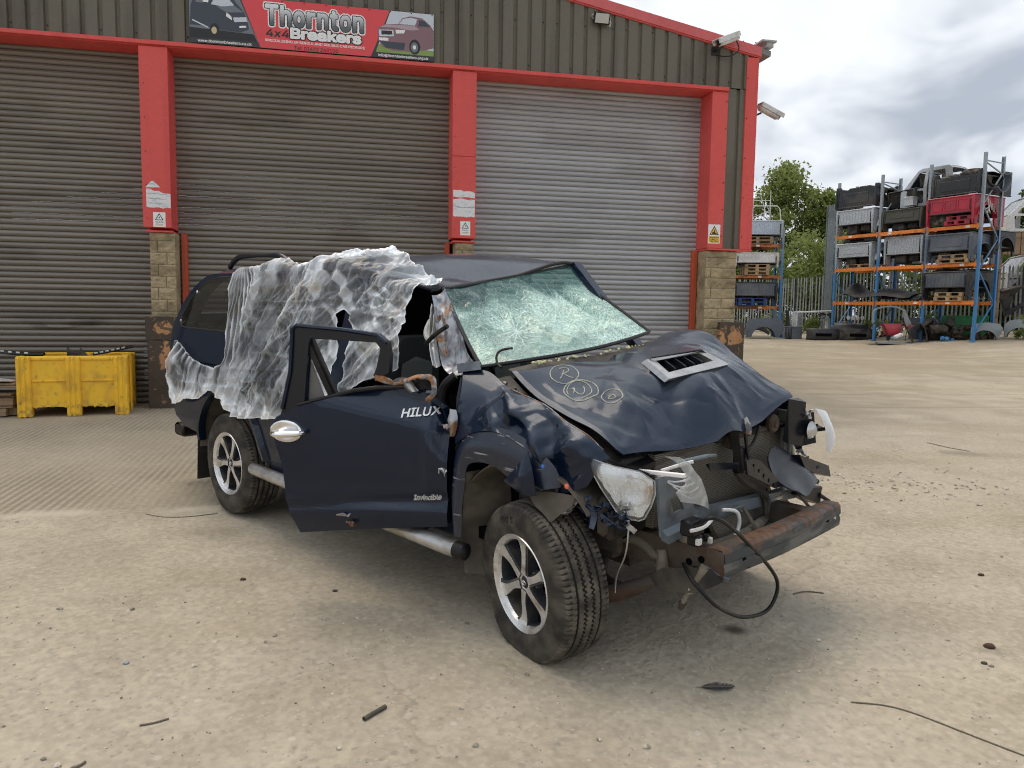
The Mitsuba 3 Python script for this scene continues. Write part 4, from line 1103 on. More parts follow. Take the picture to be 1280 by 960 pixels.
# --- right front wing, crumpled
FW = [[(2.455, -.74, 1.271), (2.602, -.70, 1.284), (2.76, -.728, 1.228), (2.976, -.76, 1.184), (3.104, -.78, 1.157), (3.242, -.80, 1.105), (3.366, -.81, 1.065), (3.463, -.785, .985)],
      [(2.53, -.82, 1.18), (2.68, -.775, 1.205), (2.83, -.80, 1.165), (2.99, -.87, 1.12), (3.12, -.82, 1.09), (3.24, -.865, 1.02), (3.36, -.875, 1.0), (3.44, -.825, .965)],
      [(2.565, -.875, 1.08), (2.72, -.855, 1.11), (2.86, -.90, 1.085), (3.00, -.865, 1.06), (3.13, -.91, 1.01), (3.23, -.845, .92), (3.35, -.865, .92), (3.42, -.84, .91)],
      [(2.585, -.905, .93), (2.73, -.915, 1.01), (2.88, -.92, 1.035), (3.02, -.92, 1.01), (3.15, -.90, .93), (3.21, -.845, .80), (3.29, -.86, .815), (3.388, -.85, .855)]]
Fp = net(FW, 60, 90)
q = Fp.copy()
fu, fv = np.meshgrid(np.linspace(0, 1, 60), np.linspace(0, 1, 90), indexing='ij')
ek = np.minimum(np.minimum(fu, 1 - fu) * 5, np.minimum(fv, 1 - fv) * 8).clip(0, 1)
ff1, fl1 = facets(np.column_stack([q[..., 0].ravel(), q[..., 2].ravel()]), 15, 6, .09, .40, .05, .46)
ff1 = ff1.reshape(60, 90)
amp = ek * ss(.12, .4, fv)
fmesh = grid_mesh(Fp)
fnrm = normals_of(fmesh)
if fnrm[:, 1].mean() > 0: fmesh = grid_mesh(Fp, flip=True); fnrm = -fnrm
fmesh.vertices = fmesh.vertices + fnrm * (amp * (0.14 * ff1 + 0.006 * nz(q, 14, 2))).reshape(-1, 1)
wing = part('front_wing', thicken(fmesh, .003), 'm_paint', 50)
tag(wing, 'crumpled front wing')
part('rivet', xform(lathe([(0, .008), (.010, .005), (.013, 0)], 12), frame((3.297, -.874, .845), [1, 0, 0], [0, 0, 1], [0, -1, 0])), mat('orange_dot', pr((0.75, 0.16, 0.09), 0.5)), parent=wing)
part('rivet', xform(lathe([(0, .008), (.010, .005), (.013, 0)], 12), frame((3.171, -.895, .914), [1, 0, 0], [0, 0, 1], [0, -1, 0])), mat('blue_dot', pr((0.05, 0.16, 0.55), 0.5)), parent=wing)
part('torn_edge', ribbon(Fp[0, 30::8], np.tile([0, -.006, -.004], (len(Fp[0, 30::8]), 1)), 4, .004, 50, 3), 'm_orange_torn', 30, parent=wing)
fo_ = spline([(2.577, 0, .47), (2.563, 0, .744), (2.604, 0, .914), (2.68, 0, 1.0), (2.806, 0, 1.045), (2.942, 0, 1.05), (3.071, 0, 1.02), (3.172, 0, .962), (3.236, 0, .898), (3.25, 0, .83)], 44)
fi_ = spline([(2.655, 0, .47), (2.665, 0, .64), (2.68, 0, .77), (2.70, 0, .845), (2.76, 0, .872), (2.84, 0, .879), (2.92, 0, .866), (2.993, 0, .832), (3.07, 0, .812), (3.16, 0, .806)], 44)
tt = np.linspace(0, 1, 9)
fl_ = fo_[:, None] * (1 - tt)[None, :, None] + fi_[:, None] * tt[None, :, None]
fl_[..., 1] = -.875 - 0.058 * np.sin(np.pi * np.clip(tt * .62 + .10, 0, 1))[None] + 0.010 * nz(fl_, 9, 4) + 0.03 * ss(.75, 1, np.linspace(0, 1, 44))[:, None]
part('arch_flare', thicken(grid_mesh(fl_, flip=False), .006), 'm_paint_scratched', 50)
part('torn_flap', thicken(grid_mesh(net([[(2.973, -.945, .822), (3.06, -.955, .90), (3.125, -.945, .985)], [(3.05, -.955, .80), (3.11, -.975, .84), (3.165, -.955, .90)], [(3.10, -.94, .772), (3.14, -.945, .782), (3.175, -.94, .79)]], 12, 12)), .004), 'm_paint', 50, parent=wing)
for i in range(16):
    c = np.array([3.20 + rng.uniform(0, .42), -.84 + rng.uniform(0, .09), .775 - rng.uniform(0, .07)]); c[0] = min(c[0], 3.58)
    part('torn_scrap', ribbon([c + rng.uniform(-.05, .05, 3), c, c + rng.uniform(-.05, .05, 3)], rng.uniform(-.020, .020, (3, 3)), i, .012, 7, 4), 'm_paint' if i % 7 else 'm_baremetal', 30, parent=wing)
part('left_wing', thicken(grid_mesh(net([[(2.70, .755, 1.42), (2.95, .77, 1.44), (3.2, .775, 1.31), (3.52, .765, 1.13)], [(2.70, .86, 1.2), (2.95, .87, 1.22), (3.2, .865, 1.12), (3.55, .84, 1.0)], [(2.70, .89, .80), (2.95, .92, .95), (3.2, .91, .93), (3.58, .86, .80)]], 20, 24), flip=True), .006), 'm_paint', 50)
# dark gap between bonnet and wing, and the engine bay
gp = np.array([[(2.72, -.655, 1.27), (2.9, -.685, 1.18), (3.1, -.70, 1.12), (3.3, -.715, 1.06), (3.47, -.71, .97)], [(2.62, -.71, 1.24), (2.85, -.745, 1.16), (3.05, -.765, 1.115), (3.28, -.79, 1.05), (3.45, -.775, .95)]])
part('bonnet_gutter', thicken(grid_mesh(net(gp, 3, 24)), .01), 'm_plastic', 40)
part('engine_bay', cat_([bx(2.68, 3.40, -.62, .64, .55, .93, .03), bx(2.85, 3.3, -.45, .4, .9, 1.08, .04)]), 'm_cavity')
for i in range(10):
    a = np.array([2.70 + .07 * i, -.69 - .008 * i, 1.235 - .024 * i])
    part('gap_fitting', bx(a[0], a[0] + .03, a[1] - .012, a[1] + .012, a[2] - .02, a[2] + .006, .004), 'm_plastic_dusty' if i % 3 else 'm_steel')

# --- right front door, swung open and drooping
DH = np.array([2.53, -.88, 0]); DD = np.array([-.8616, -.5075, 0]); DO = np.array([.5075, -.8616, 0])
DM = frame(DH, -DD, [0, 0, 1], DO)       # x towards the hinge, y up, z out of the door
mat('badge', pr((.78, .79, .80), .25, metal=.3))
door = numbered(PT + '__front_door')
flipx = lambda pts: [(-a, b) for a, b in pts]
skin = Polygon(flipx([(.859, .378), (.924, .52), (.939, .736), (1.00, .95), (.972, 1.01), (.86, 1.068), (.677, 1.121), (.543, 1.160), (.40, 1.185), (.236, 1.196), (.15, 1.195), (.115, 1.14), (.05, 1.097), (.011, 1.0), (.01, .731), (.009, .496), (.331, .454)]))


def door_fn(off):
    def fn(p):
        x, z = p[:, 0], p[:, 1]
        out = 0.040 * (1 - ((z - .82) / .48) ** 2) + 0.012 * ss(.60, .56, z) * ss(.40, .56, z)
        out = out - 0.018 * np.exp(-((z - .585 - .12 * (x + .45)) / .028) ** 2) - 0.055 * ss(1.03, 1.17, z + .18 * (x + .35))
        out = out + 0.012 * nz(np.stack([x, z, 0 * x], -1), 3, 4, 2)
        out = out - 0.06 * np.exp(-((x + .02) / .06) ** 2) * ss(.8, 1.1, z) + 0.03 * np.exp(-(((x + .10) / .05) ** 2 + ((z - .88) / .22) ** 2))
        return np.stack([x, z, out + off], -1)
    return fn


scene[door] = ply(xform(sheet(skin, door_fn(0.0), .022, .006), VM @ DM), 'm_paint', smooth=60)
tag(door, 'open front door with its window gone')


def dpart(name, mesh, m, smooth=35):
    return add(name, mesh, m, smooth=smooth, parent=door, m=VM @ DM)


dpart('inner_panel', cat_([prism(skin.buffer(-.02), .02, euler(0, 0, 0, (0, 0, -.085)))]), 'm_plastic')
rim = np.asarray(skin.exterior.coords)
dpart('door_shell', thicken(grid_mesh(np.stack([np.column_stack([rim, 0 * rim[:, 0] + .0]), np.column_stack([rim, 0 * rim[:, 0] - .085])], 1)), .002), 'm_paint', 20)
fr_out = [(.972, 1.0), (.955, 1.049), (.905, 1.25), (.892, 1.40), (.889, 1.479), (.865, 1.498), (.60, 1.482), (.406, 1.461), (.354, 1.421), (.342, 1.36), (.346, 1.272), (.40, 1.235), (.425, 1.25), (.408, 1.29), (.385, 1.392), (.415, 1.428), (.796, 1.437), (.812, 1.30), (.835, 1.06)]
dpart('window_frame', prism(Polygon(flipx(fr_out)).buffer(.004), .045, euler(0, 0, 0, (0, 0, -.05))), 'm_plastic_blue', 20)
dpart('frame_lip', cat_([tube(np.array([(-a, b, .0) for a, b in fr_out[1:9]]), .011, 6), tube(np.array([(-a, b, -.03) for a, b in ((.385, 1.392), (.415, 1.428), (.796, 1.437), (.812, 1.30), (.83, 1.08))]), .010, 6)]), 'm_paint')
dpart('quarter_bar', cat_([beam((-.822, 1.425, -.03), (-.672, 1.115, -.03), .03, .022), beam((-.80, 1.425, -.045), (-.655, 1.12, -.045), .02, .03)]), 'm_plastic')
dpart('quarter_trim', prism(Polygon(flipx([(.845, 1.07), (.815, 1.33), (.79, 1.28), (.72, 1.10)])), .006, euler(0, 0, 0, (0, 0, -.045))), 'm_seatlight')
dpart('belt_seal', tube(np.array([(-.86, 1.075, .0), (-.677, 1.128, .0), (-.543, 1.166, .0), (-.40, 1.190, .0), (-.236, 1.202, 0)]), .011, 8), 'm_plastic')
dpart('torn_mirror_mount', ribbon([(-.42, 1.245, -.02), (-.30, 1.235, -.01), (-.22, 1.245, 0), (-.12, 1.265, .01), (-.085, 1.24, .02), (-.075, 1.18, .02), (-.115, 1.135, .02)], [(0, .007, .018), (0, .012, .016), (0, .009, .024), (.006, .014, .012), (.018, .014, .004), (.016, .0, .018), (.008, -.010, .004)], 12, .014, 70, 7), 'm_orange_torn', 30)
dpart('mirror_wires', cat_([tube([(-.20, 1.215, .0), (-.17, 1.235 + .01 * i, .01), (-.13 + .01 * i, 1.205, .015)], .005, 5, smooth_pts=10) for i in range(4)] + [bx(-.24, -.11, 1.185, 1.24, -.03, -.01, .005)]), 'm_plastic')
dpart('mirror_bracket', ribbon([(-.245, 1.235, .0), (-.22, 1.20, .01), (-.19, 1.175, .02)], [(.022, .01, 0), (.025, .01, 0), (.02, .01, 0)], 2, .006, 10, 5), 'm_steel', 30)
hd = dpart('handle', xform(lathe([(0, .012), (.060, .016), (.078, .022), (.088, .016), (.092, 0)], 40), frame((-.905, .940, .040), [1, 0, 0], [0, 1, 0], [0, 0, 1]) @ np.diag([1.05, .66, 1, 1])), 'm_chrome', 30)
add('grip', tube([(-.985, .925, .060), (-.96, .925, .082), (-.86, .932, .086), (-.80, .94, .072), (-.798, .941, .066)], [.012, .016, .016, .016, .012], 10, smooth_pts=24), 'm_chrome', parent=hd, m=VM @ DM)
for txt, h, w, a, z, sl in (('HILUX', .040, .195, -.262, 1.046, .05), ('Invincible', .030, .150, -.195, .618, .30)):
    tm = meshkit.text_mesh(txt, h, .006, True)
    k_ = w / (tm.bounds[1, 0] - tm.bounds[0, 0]); x0_ = tm.bounds[0, 0]
    tm.vertices[:, 0] = (tm.vertices[:, 0] - x0_) * k_ + sl * tm.vertices[:, 1]
    tm.vertices[:, 1] += 0.11 * tm.vertices[:, 0]
    tm.vertices[:, 2] += .0015 + door_fn(0)(tm.vertices[:, :2] + [a, z])[:, 2]
    dpart('badge', xform(tm, euler(0, 0, 0, (a, z, 0))), 'm_badge', 20)
for a, z, s_ in ((-.585, .505, 1), (-.545, .47, 2), (-.02, 1.02, 3), (-.035, .78, 4), (-.06, .85, 5)):
    dpart('scrape', ribbon([(a - .02, z, .035), (a, z + .01, .038), (a + .022, z - .004, .035)], rng.uniform(-.012, .012, (3, 3)) + [0, .004, 0], s_, .006, 8, 4), 'm_baremetal', 30)
dpart('hinge', cat_([bx(-.01, .05, .62, .70, -.06, -.02, .004), bx(-.01, .05, 1.0, 1.07, -.06, -.02, .004)]), 'm_plastic')
part('door_pillar', hull([(2.47, -.80, .48), (2.56, -.88, .48), (2.57, -.885, .95), (2.53, -.85, 1.15), (2.46, -.76, 1.25), (2.40, -.72, 1.22), (2.42, -.72, .5), (2.60, -.80, .6), (2.60, -.8, 1.1)]), 'm_plastic_blue')
part('hinge_scrap', ribbon([(2.555, -.89, 1.10), (2.565, -.90, 1.03), (2.57, -.90, .97)], [(.02, 0, 0), (.025, .01, 0), (.012, 0, 0)], 6, .012, 12, 5), 'm_baremetal', 30)
part('seal_loop', tube([(2.44, -.78, 1.255), (2.40, -.82, 1.20), (2.40, -.84, 1.08), (2.43, -.84, .95)], .022, 8, smooth_pts=20), 'm_plastic')

# --- step bars, mud flaps, arch liners
for sg in (1, -1):
    sbar = part('step_bar', tube([(.44, -.90 * sg, .425), (.52, -.905 * sg, .425), (1.5, -.935 * sg, .42), (2.60, -.955 * sg, .415), (2.66, -.95 * sg, .415)], .043, 18), 'm_steel')
    part('end_cap', tube([(2.655, -.951 * sg, .415), (2.715, -.945 * sg, .415), (2.725, -.94 * sg, .415)], [.0445, .043, .03], 18), 'm_plastic', parent=sbar)
    part('end_cap', tube([(.45, -.90 * sg, .425), (.41, -.90 * sg, .425)], [.044, .038], 18), 'm_steel', parent=sbar)
    part('step_bracket', cat_([beam((x, -.70 * sg, .47), (x, -.92 * sg, .43), .05, .03) for x in (.85, 1.6, 2.3)]), 'm_plastic', parent=sbar)
part('mud_flap', thicken(grid_mesh(net([[(-.52, -.885, .60), (-.53, -.62, .60)], [(-.545, -.885, .38), (-.545, -.62, .38)], [(-.57, -.885, .165), (-.56, -.62, .165)]], 10, 4)), .008), 'm_plastic_dusty', 30)
part('mud_flap', thicken(grid_mesh(net([[(2.665, -.90, .80), (2.72, -.66, .80)], [(2.625, -.89, .50), (2.70, -.62, .50)], [(2.62, -.865, .262), (2.78, -.80, .272)]], 12, 6)), .008), 'm_liner', 30)
for cx, a0, a1, r_ in ((0.02, 178, 5, .53), (3.04, 178, 40, .49)):
    A = arc(cx, .42, r_, a0, a1, 26)
    part('arch_liner', thicken(grid_mesh(np.array([[(x, y, z) for y in (-.875, -.70, -.45)] for x, z in A]), flip=True), .006), 'm_liner', 40)
    part('arch_liner', thicken(grid_mesh(np.array([[(x, -.45, z), (cx + (x - cx) * .1, -.45, .5)] for x, z in A])), .006), 'm_cavity', 40)
part('liner_flap', thicken(grid_mesh(net([[(3.10, -.90, .785), (3.20, -.87, .80), (3.32, -.84, .80)], [(3.12, -.905, .745), (3.22, -.885, .735), (3.31, -.85, .755)], [(3.20, -.90, .695), (3.23, -.90, .675), (3.27, -.87, .72)]], 12, 12)), .004), 'm_liner', 40)

# --- nose: radiator, supports, bumper beam
def fins(p, n, uv):
    x, y, z = v_local(p)
    t = z / 0.0085 + 0.12 * (noise(y * 40, z * 40) - .5)
    g = dr.abs(t - dr.floor(t) - .5) * 2
    d = fbm(y * 5, z * 5, x * 5, 4)
    return mix((0.045, 0.042, 0.035), mix((0.20, 0.182, 0.145), (0.115, 0.105, 0.085), d), smoothstep(.2, .7, g))


mat('fins', pr(proc(fins), 0.65))
mat('galv', pr(rusty((0.150, 0.178, 0.205), (0.095, 0.098, 0.10), 6, .45, .7), 0.34, metal=0.15))
rad = part('radiator', bx(3.42, 3.50, -.50, .74, .62, .965, .004), 'm_fins', 20)
part('side_tank', bx(3.44, 3.53, .74, .775, .60, 1.05, .005), mat('greymetal', pr((0.22, 0.22, 0.20), 0.5)), parent=rad)
part('top_tank', bx(3.43, 3.53, .0, .76, .955, .985, .01), 'm_plastic_dusty', parent=rad)
part('receiver_tube', tube([(3.54, .80, .73), (3.54, .79, .90)], .024, 12), 'm_steel')
for yy, z in ((.117, .965), (.555, .998)):
    hn = part('horn', xform(lathe([(0, .022), (.018, .03), (.022, .018), (.042, .022), (.052, .008), (.05, -.012), (0, -.02)], 28), frame((3.535, yy, z), [0, 1, 0], [0, 0, 1], [1, 0, 0])), 'm_rust')
    part('horn_bracket', beam((3.52, yy, z), (3.50, yy - .03, z + .07), .02, .004), 'm_plastic', parent=hn)
part('latch_support', cat_([hull([(3.56, .04, 1.03), (3.56, .12, 1.03), (3.60, .06, 1.03), (3.58, .10, .80), (3.58, .15, .80), (3.61, .12, .80)]), bx(3.56, 3.60, .09, .16, .80, .93, .008)]), 'm_plastic')
part('latch_rod', tube([(3.60, .135, 1.0), (3.61, .15, .90), (3.615, .19, .79)], .010, 6, smooth_pts=12), 'm_plastic_blue')
part('hose', tube([(3.55, .17, .88), (3.56, .28, .91), (3.54, .40, 1.0)], .010, 8, smooth_pts=16), 'm_plastic_dusty')
part('bent_strip', tube([(3.58, .10, .80), (3.61, .20, .72), (3.64, .30, .66), (3.64, .33, .56)], [.015, .02, .022, .018], 6, smooth_pts=20), 'm_plastic_dusty')
dg = Polygon([(-.054, .906), (.008, .911), (.091, .888), (.345, .728), (.28, .714), (-.032, .838)])
hl = [Point(.02 + .055 * i, .872 - .033 * i).buffer(.011, 6) for i in range(5)]
part('diagonal_bracket', prism(dg.difference(unary_union(hl)), .012, frame((3.70, 0, 0), [0, 1, 0], [0, 0, 1], [1, 0, 0])), 'm_plastic_blue', 20)
part('lower_crossmember', cat_([hull([(3.62 + dx, y, z + dz) for y, z in ((-.40, .640), (.86, .560)) for dz in (0.0, .058) for dx in (-.05, .0)])]), 'm_galv', 30)
part('crossmember_slot', cat_([bx(3.618, 3.624, y, y + .13, .612 - .063 * y + .01, .612 - .063 * y + .03, .002) for y in (.0, .42)]), 'm_steel')
part('lower_cooler', hull([(3.58, -.16, .625), (3.58, .66, .575), (3.60, -.06, .49), (3.60, .84, .455), (3.55, -.16, .625), (3.55, .66, .575), (3.57, -.06, .49), (3.57, .84, .455)]), 'm_fins', 20)
part('cooler_lip', hull([(3.61 + a, y, z + b) for y, z in ((-.11, .492), (.80, .458)) for a in (0, .025) for b in (0, .014)]), 'm_galv')
br = Polygon([(-.668, .907), (-.468, .896), (-.40, .78), (-.346, .696), (-.356, .641), (-.60, .622), (-.62, .64)], [[(-.565, .80), (-.487, .797), (-.45, .733), (-.53, .725)]])
part('headlight_panel', prism(br, .014, frame((3.615, 0, 0), [0, 1, 0], [0, 0, 1], [1, 0, 0])), 'm_galv', 20)
part('panel_flange', hull([(3.62, -.62, .672), (3.62, -.35, .690), (3.66, -.62, .648), (3.66, -.35, .668), (3.62, -.61, .62), (3.62, -.355, .64), (3.66, -.61, .612), (3.66, -.355, .632)]), 'm_galv', 20)
part('inner_support', cat_([bx(3.40, 3.46, -.76, -.48, .60, .98, .02), bx(3.35, 3.45, -.6, -.5, .9, 1.0, .02)]), 'm_plastic')
part('top_tie', hull([(3.44, -.70, .945), (3.44, .70, 1.07), (3.50, -.62, .925), (3.50, .70, 1.055), (3.44, -.70, .915), (3.44, .70, 1.03), (3.50, -.62, .90), (3.50, .7, 1.025)]), 'm_plastic')
part('tie_bar', tube([(3.60, -.50, .945), (3.62, -.25, .945), (3.63, -.20, .94)], .010, 8), 'm_galv')
part('plastic_strip', hull([(3.60, -.20, .90), (3.63, .02, .875), (3.60, -.19, .86), (3.64, .03, .845), (3.58, -.2, .89), (3.6, .02, .86)]), 'm_plastic_blue', 20)
# air duct that has come loose in front of the radiator, and the left side of the nose
DU = [[(3.66, .30, .82), (3.62, .36, .86), (3.60, .44, .885), (3.60, .53, .880), (3.64, .66, .80), (3.66, .77, .735)],
      [(3.70, .29, .765), (3.68, .38, .785), (3.67, .45, .795), (3.67, .55, .795), (3.70, .66, .745), (3.71, .755, .70)],
      [(3.77, .32, .715), (3.77, .40, .69), (3.77, .46, .665), (3.77, .52, .645), (3.755, .62, .665), (3.735, .72, .680)]]
part('air_duct', thicken(grid_mesh(net(DU, 24, 30)), .008), 'm_plastic_blue', 60)
part('nose_upright', hull([(3.60, .60, 1.135), (3.60, .72, 1.13), (3.64, .73, 1.11), (3.63, .76, .86), (3.60, .63, .88), (3.57, .62, .9), (3.57, .74, 1.12), (3.58, .77, .87)]).subdivide().subdivide(), 'm_plastic_blue', 40)
part('nose_arm', cat_([hull([(3.68, .60, .84), (3.69, .97, .725), (3.70, .985, .66), (3.69, .67, .745), (3.62, .60, .83), (3.62, .95, .72), (3.62, .97, .66), (3.62, .67, .74)])]), 'm_plastic_blue')
part('nose_bracket', cat_([hull([(3.68, .68, .65), (3.70, .87, .61), (3.70, .86, .52), (3.68, .64, .605), (3.60, .68, .64), (3.6, .86, .6), (3.6, .85, .52), (3.6, .66, .6)]), bx(3.60, 3.68, .82, .93, .585, .61, .006), tube([(3.70, .84, .58), (3.73, .90, .54), (3.74, .91, .50)], .012, 6), tube([(3.62, .70, .66), (3.66, .90, .64)], .014, 6)]), 'm_plastic')
for i in range(7):
    c = np.array([3.60 + rng.uniform(-.04, .06), .70 + rng.uniform(-.05, .14), .60 + rng.uniform(0, .48)])
    part('nose_scrap', ribbon([c + rng.uniform(-.05, .05, 3), c, c + rng.uniform(-.05, .05, 3)], rng.uniform(-.02, .02, (3, 3)), i, .01, 7, 4), 'm_plastic' if i % 3 else 'm_steel', 30)
# headlights
mat('lens', {'type': 'blendbsdf', 'weight': proc(lambda p, n, uv: 0.03 + 0.16 * smoothstep(.5, .75, fbm(p.x * 9, p.y * 9, p.z * 9, 4))),
             'a': {'type': 'thindielectric', 'int_ior': 1.5, 'specular_transmittance': {'type': 'rgb', 'value': [.97, .98, .98]}}, 'b': twosided(pr((0.72, 0.74, 0.74), 0.35))}, two=False)
mat('clearplastic', {'type': 'blendbsdf', 'weight': proc(lambda p, n, uv: 0.30 + 0.35 * smoothstep(.45, .72, fbm(p.x * 13, p.y * 13, p.z * 13, 4))),
                     'a': {'type': 'thindielectric', 'int_ior': 1.5}, 'b': twosided(pr((0.60, 0.63, 0.63), 0.22, spec=.6))}, two=False)
mat('reflector', pr(dirty((0.84, 0.85, 0.86), (0.46, 0.32, 0.25), 10, .58, .74, .05), 0.25, metal=.12))
hout = Polygon([(3.371, .975), (3.388, .986), (3.44, .975), (3.505, .961), (3.56, .951), (3.594, .943), (3.616, .922), (3.634, .900), (3.637, .845), (3.628, .791), (3.612, .738), (3.596, .729), (3.552, .738), (3.518, .768), (3.454, .862), (3.40, .935)])


def hl_fn(off):
    def fn(p):
        y = np.interp(p[:, 0], [3.36, 3.45, 3.52, 3.58, 3.61, 3.64], [-.848, -.838, -.808, -.765, -.735, -.690])
        e = np.array([hout.exterior.distance(Point(a)) for a in p])
        return np.stack([p[:, 0] - off * .55, y - .016 * ss(0, .05, e) + off, p[:, 1]], -1)
    return fn


hl_ = numbered(PT + '__headlight')
scene[hl_] = ply(xform(sheet(hout, hl_fn(0.0), .018, .003), VM), 'm_lens', smooth=60)
tag(hl_, 'smashed clear headlight on the door side')


def refl_fn(p):
    b = hl_fn(.024)(p)
    b[:, 1] += .014 * np.abs(((p[:, 0] - 3.37) / .026 + (p[:, 1] - .9) * 6) % 1 - .5) + .03 * np.exp(-(((p[:, 0] - 3.56) / .05) ** 2 + ((p[:, 1] - .84) / .05) ** 2))
    return b


part('reflector', sheet(hout.buffer(-.008), refl_fn, .009, .003), 'm_reflector', 30, parent=hl_)
hr_ = np.asarray(hout.exterior.coords)
part('lens_rim', tube(hl_fn(0.004)(hr_), .0030, 6, cap=False), 'm_clearplastic', parent=hl_)
part('lamp_back', hull(np.vstack([hl_fn(.06)(hr_[::2]), hl_fn(.12)(hr_[::2] * .7 + np.array([3.54, .86]) * .3)])), 'm_plastic', parent=hl_)
part('lamp_bowl', xform(lathe([(.012, -.05), (.03, -.04), (.05, -.012), (.058, 0), (.062, 0)], 28), frame((3.57, -.745, .85), [.65, .76, 0], [0, 0, 1], [.72, -.69, 0])), 'm_chrome', 40, parent=hl_)
part('trim_bar', beam((3.50, -.63, .912), (3.735, -.62, .930), .02, .018, b=.003), 'm_white', parent=hl_)
part('trim_bar', tube([(3.60, -.60, .925), (3.66, -.52, .955), (3.69, -.49, .965)], .008, 6), 'm_cam_white', parent=hl_)
part('bulb_wires', cat_([tube(np.array([(3.58, -.62 + .02 * i, .90), (3.66 + .02 * i, -.56, .88 - .02 * i), (3.70, -.52 + .03 * i, .90 - .025 * i)]), .006, 5, smooth_pts=10) for i in range(4)]), 'm_steel', parent=hl_)
shard = Polygon([(-.749, 1.029), (-.666, 1.017), (-.60, .985), (-.555, .941), (-.50, .90), (-.456, .847), (-.41, .79), (-.382, .736), (-.45, .765), (-.543, .797), (-.645, .822), (-.679, .866), (-.623, .894), (-.615, .92), (-.63, .945), (-.682, 1.0)])
part('broken_lens', sheet(shard, lambda p: np.stack([3.74 - 0.35 * (p[:, 0] + .56) ** 2 * 2 - .10 * (p[:, 1] - .88) ** 2, p[:, 0], p[:, 1]], -1), .03, .003), 'm_clearplastic', 50, parent=hl_)
LH = net([[(3.655, .815, 1.070), (3.695, .85, 1.058), (3.69, .90, 1.03)], [(3.70, .835, .99), (3.738, .86, .975), (3.71, .915, .955)], [(3.715, .85, .90), (3.752, .875, .885), (3.715, .925, .875)], [(3.715, .86, .835), (3.735, .875, .822), (3.70, .915, .83)]], 20, 14)
lh = numbered(PT + '__headlight')
scene[lh] = ply(xform(thicken(grid_mesh(LH), .01), VM), mat('milky', pr((0.80, 0.81, 0.82), 0.2, spec=.6)), smooth=60)
part('housing', hull([(3.58, .70, 1.06), (3.66, .795, 1.05), (3.68, .80, .88), (3.60, .72, .85), (3.56, .8, 1.05), (3.58, .88, .86), (3.5, .75, .95)]).subdivide(), 'm_plastic', 30, parent=lh)
part('back_lamp', xform(lathe([(0, .03), (.02, .028), (.045, .01), (.05, 0)], 20), frame((3.665, .755, .955), [0, 1, 0], [0, 0, 1], [1, 0, 0])), 'm_steel', 30, parent=lh)

# bumper beam: an open channel with bolt holes
zt = lambda y: .605 - .018 * (y + .5); zb_ = lambda y: .485 - .024 * (y + .5)
ys = np.linspace(-.505, .735, 14)
bxv = lambda y: 3.872 + .012 * math.sin((y + .5) * 3) - 0.012 * abs(y)
sec = lambda y: [(bxv(y) - .085, y, zt(y) - .004), (bxv(y) - .012, y, zt(y)), (bxv(y), y, zt(y) - .012), (bxv(y) + .004, y, (zt(y) + zb_(y)) / 2 + .012), (bxv(y) - .004, y, (zt(y) + zb_(y)) / 2), (bxv(y) + .003, y, (zt(y) + zb_(y)) / 2 - .02), (bxv(y), y, zb_(y) + .012), (bxv(y) - .012, y, zb_(y)), (bxv(y) - .10, y, zb_(y))]
Bm = np.array([sec(y) for y in ys])
bm = numbered(PT + '__bumper_beam')
scene[bm] = ply(xform(thicken(grid_mesh(Bm, flip=False), .005), VM), 'm_beam', smooth=25)
tag(bm, 'rusty bare bumper beam')
for y, z in ((.56, .53), (.66, .52), (-.33, .56), (-.34, .53), (-.30, .50)):
    part('bolt_hole', xform(lathe([(0, 0), (.012, 0), (.014, .002), (.015, -.003)], 14), frame((bxv(y) + .004, y, z), [0, 1, 0], [0, 0, 1], [1, 0, 0])), 'm_cavity' if y != .66 else 'm_steel', parent=bm)
part('end_plate', prism(Polygon([(3.775, .47), (3.87, .478), (3.868, .60), (3.785, .605)]), .006, frame((0, -.506, 0), [1, 0, 0], [0, 0, 1], [0, -1, 0])), 'm_rust', 20, parent=bm)
for sg in (1, -1):
    rl = part('chassis_rail', cat_([hull([(x, sg * y, z) for x, z0, z1 in ((3.30, .46, .60), (3.845, .472, .592)) for y in (-.505, -.42) for z in (z0, z1)])]), 'm_rust' if sg > 0 else 'm_underbody', 20)
    part('chassis_rail', bx(-1.1, 3.32, -.52 * sg - .04, -.52 * sg + .04, .44, .58, .01), 'm_underbody')
    if sg > 0:
        for x, z in ((3.76, .545), (3.805, .535), (3.70, .52), (3.73, .49)):
            part('rail_hole', xform(lathe([(0, 0), (.013, 0), (.015, .003), (.016, -.003)], 12), frame((x, -.5065, z), [1, 0, 0], [0, 0, 1], [0, -1, 0])), 'm_cavity', parent=rl)
        part('tow_lug', cat_([xform(lathe([(0, .06), (.03, .06), (.05, .045), (.05, 0), (.0, 0)], 20), frame((3.66, -.45, .585), [1, 0, 0], [0, 1, 0], [0, 0, 1]))]), 'm_liner', parent=rl)
for y in (.02, .63):
    part('rusty_strut', hull([(3.66, y, .655 - .06 * y), (3.66, y + .035, .655 - .06 * y), (3.78, y, .50), (3.78, y + .03, .50), (3.67, y, .655 - .06 * y), (3.79, y + .03, .50)]), 'm_rust', 20)
part('bright_pipe', tube([(3.68, -.20, .69), (3.72, -.13, .67), (3.725, -.12, .60), (3.72, -.14, .565), (3.70, -.20, .55)], .009, 8, smooth_pts=24), 'm_cam_white')
part('pipe_block', cat_([bx(3.70, 3.77, -.60, -.50, .66, .73, .01), bx(3.72, 3.78, -.57, -.53, .615, .67, .008), bx(3.72, 3.77, -.48, -.455, .62, .65, .006), bx(3.70, 3.74, -.48, -.40, .66, .70, .01)]), 'm_plastic')
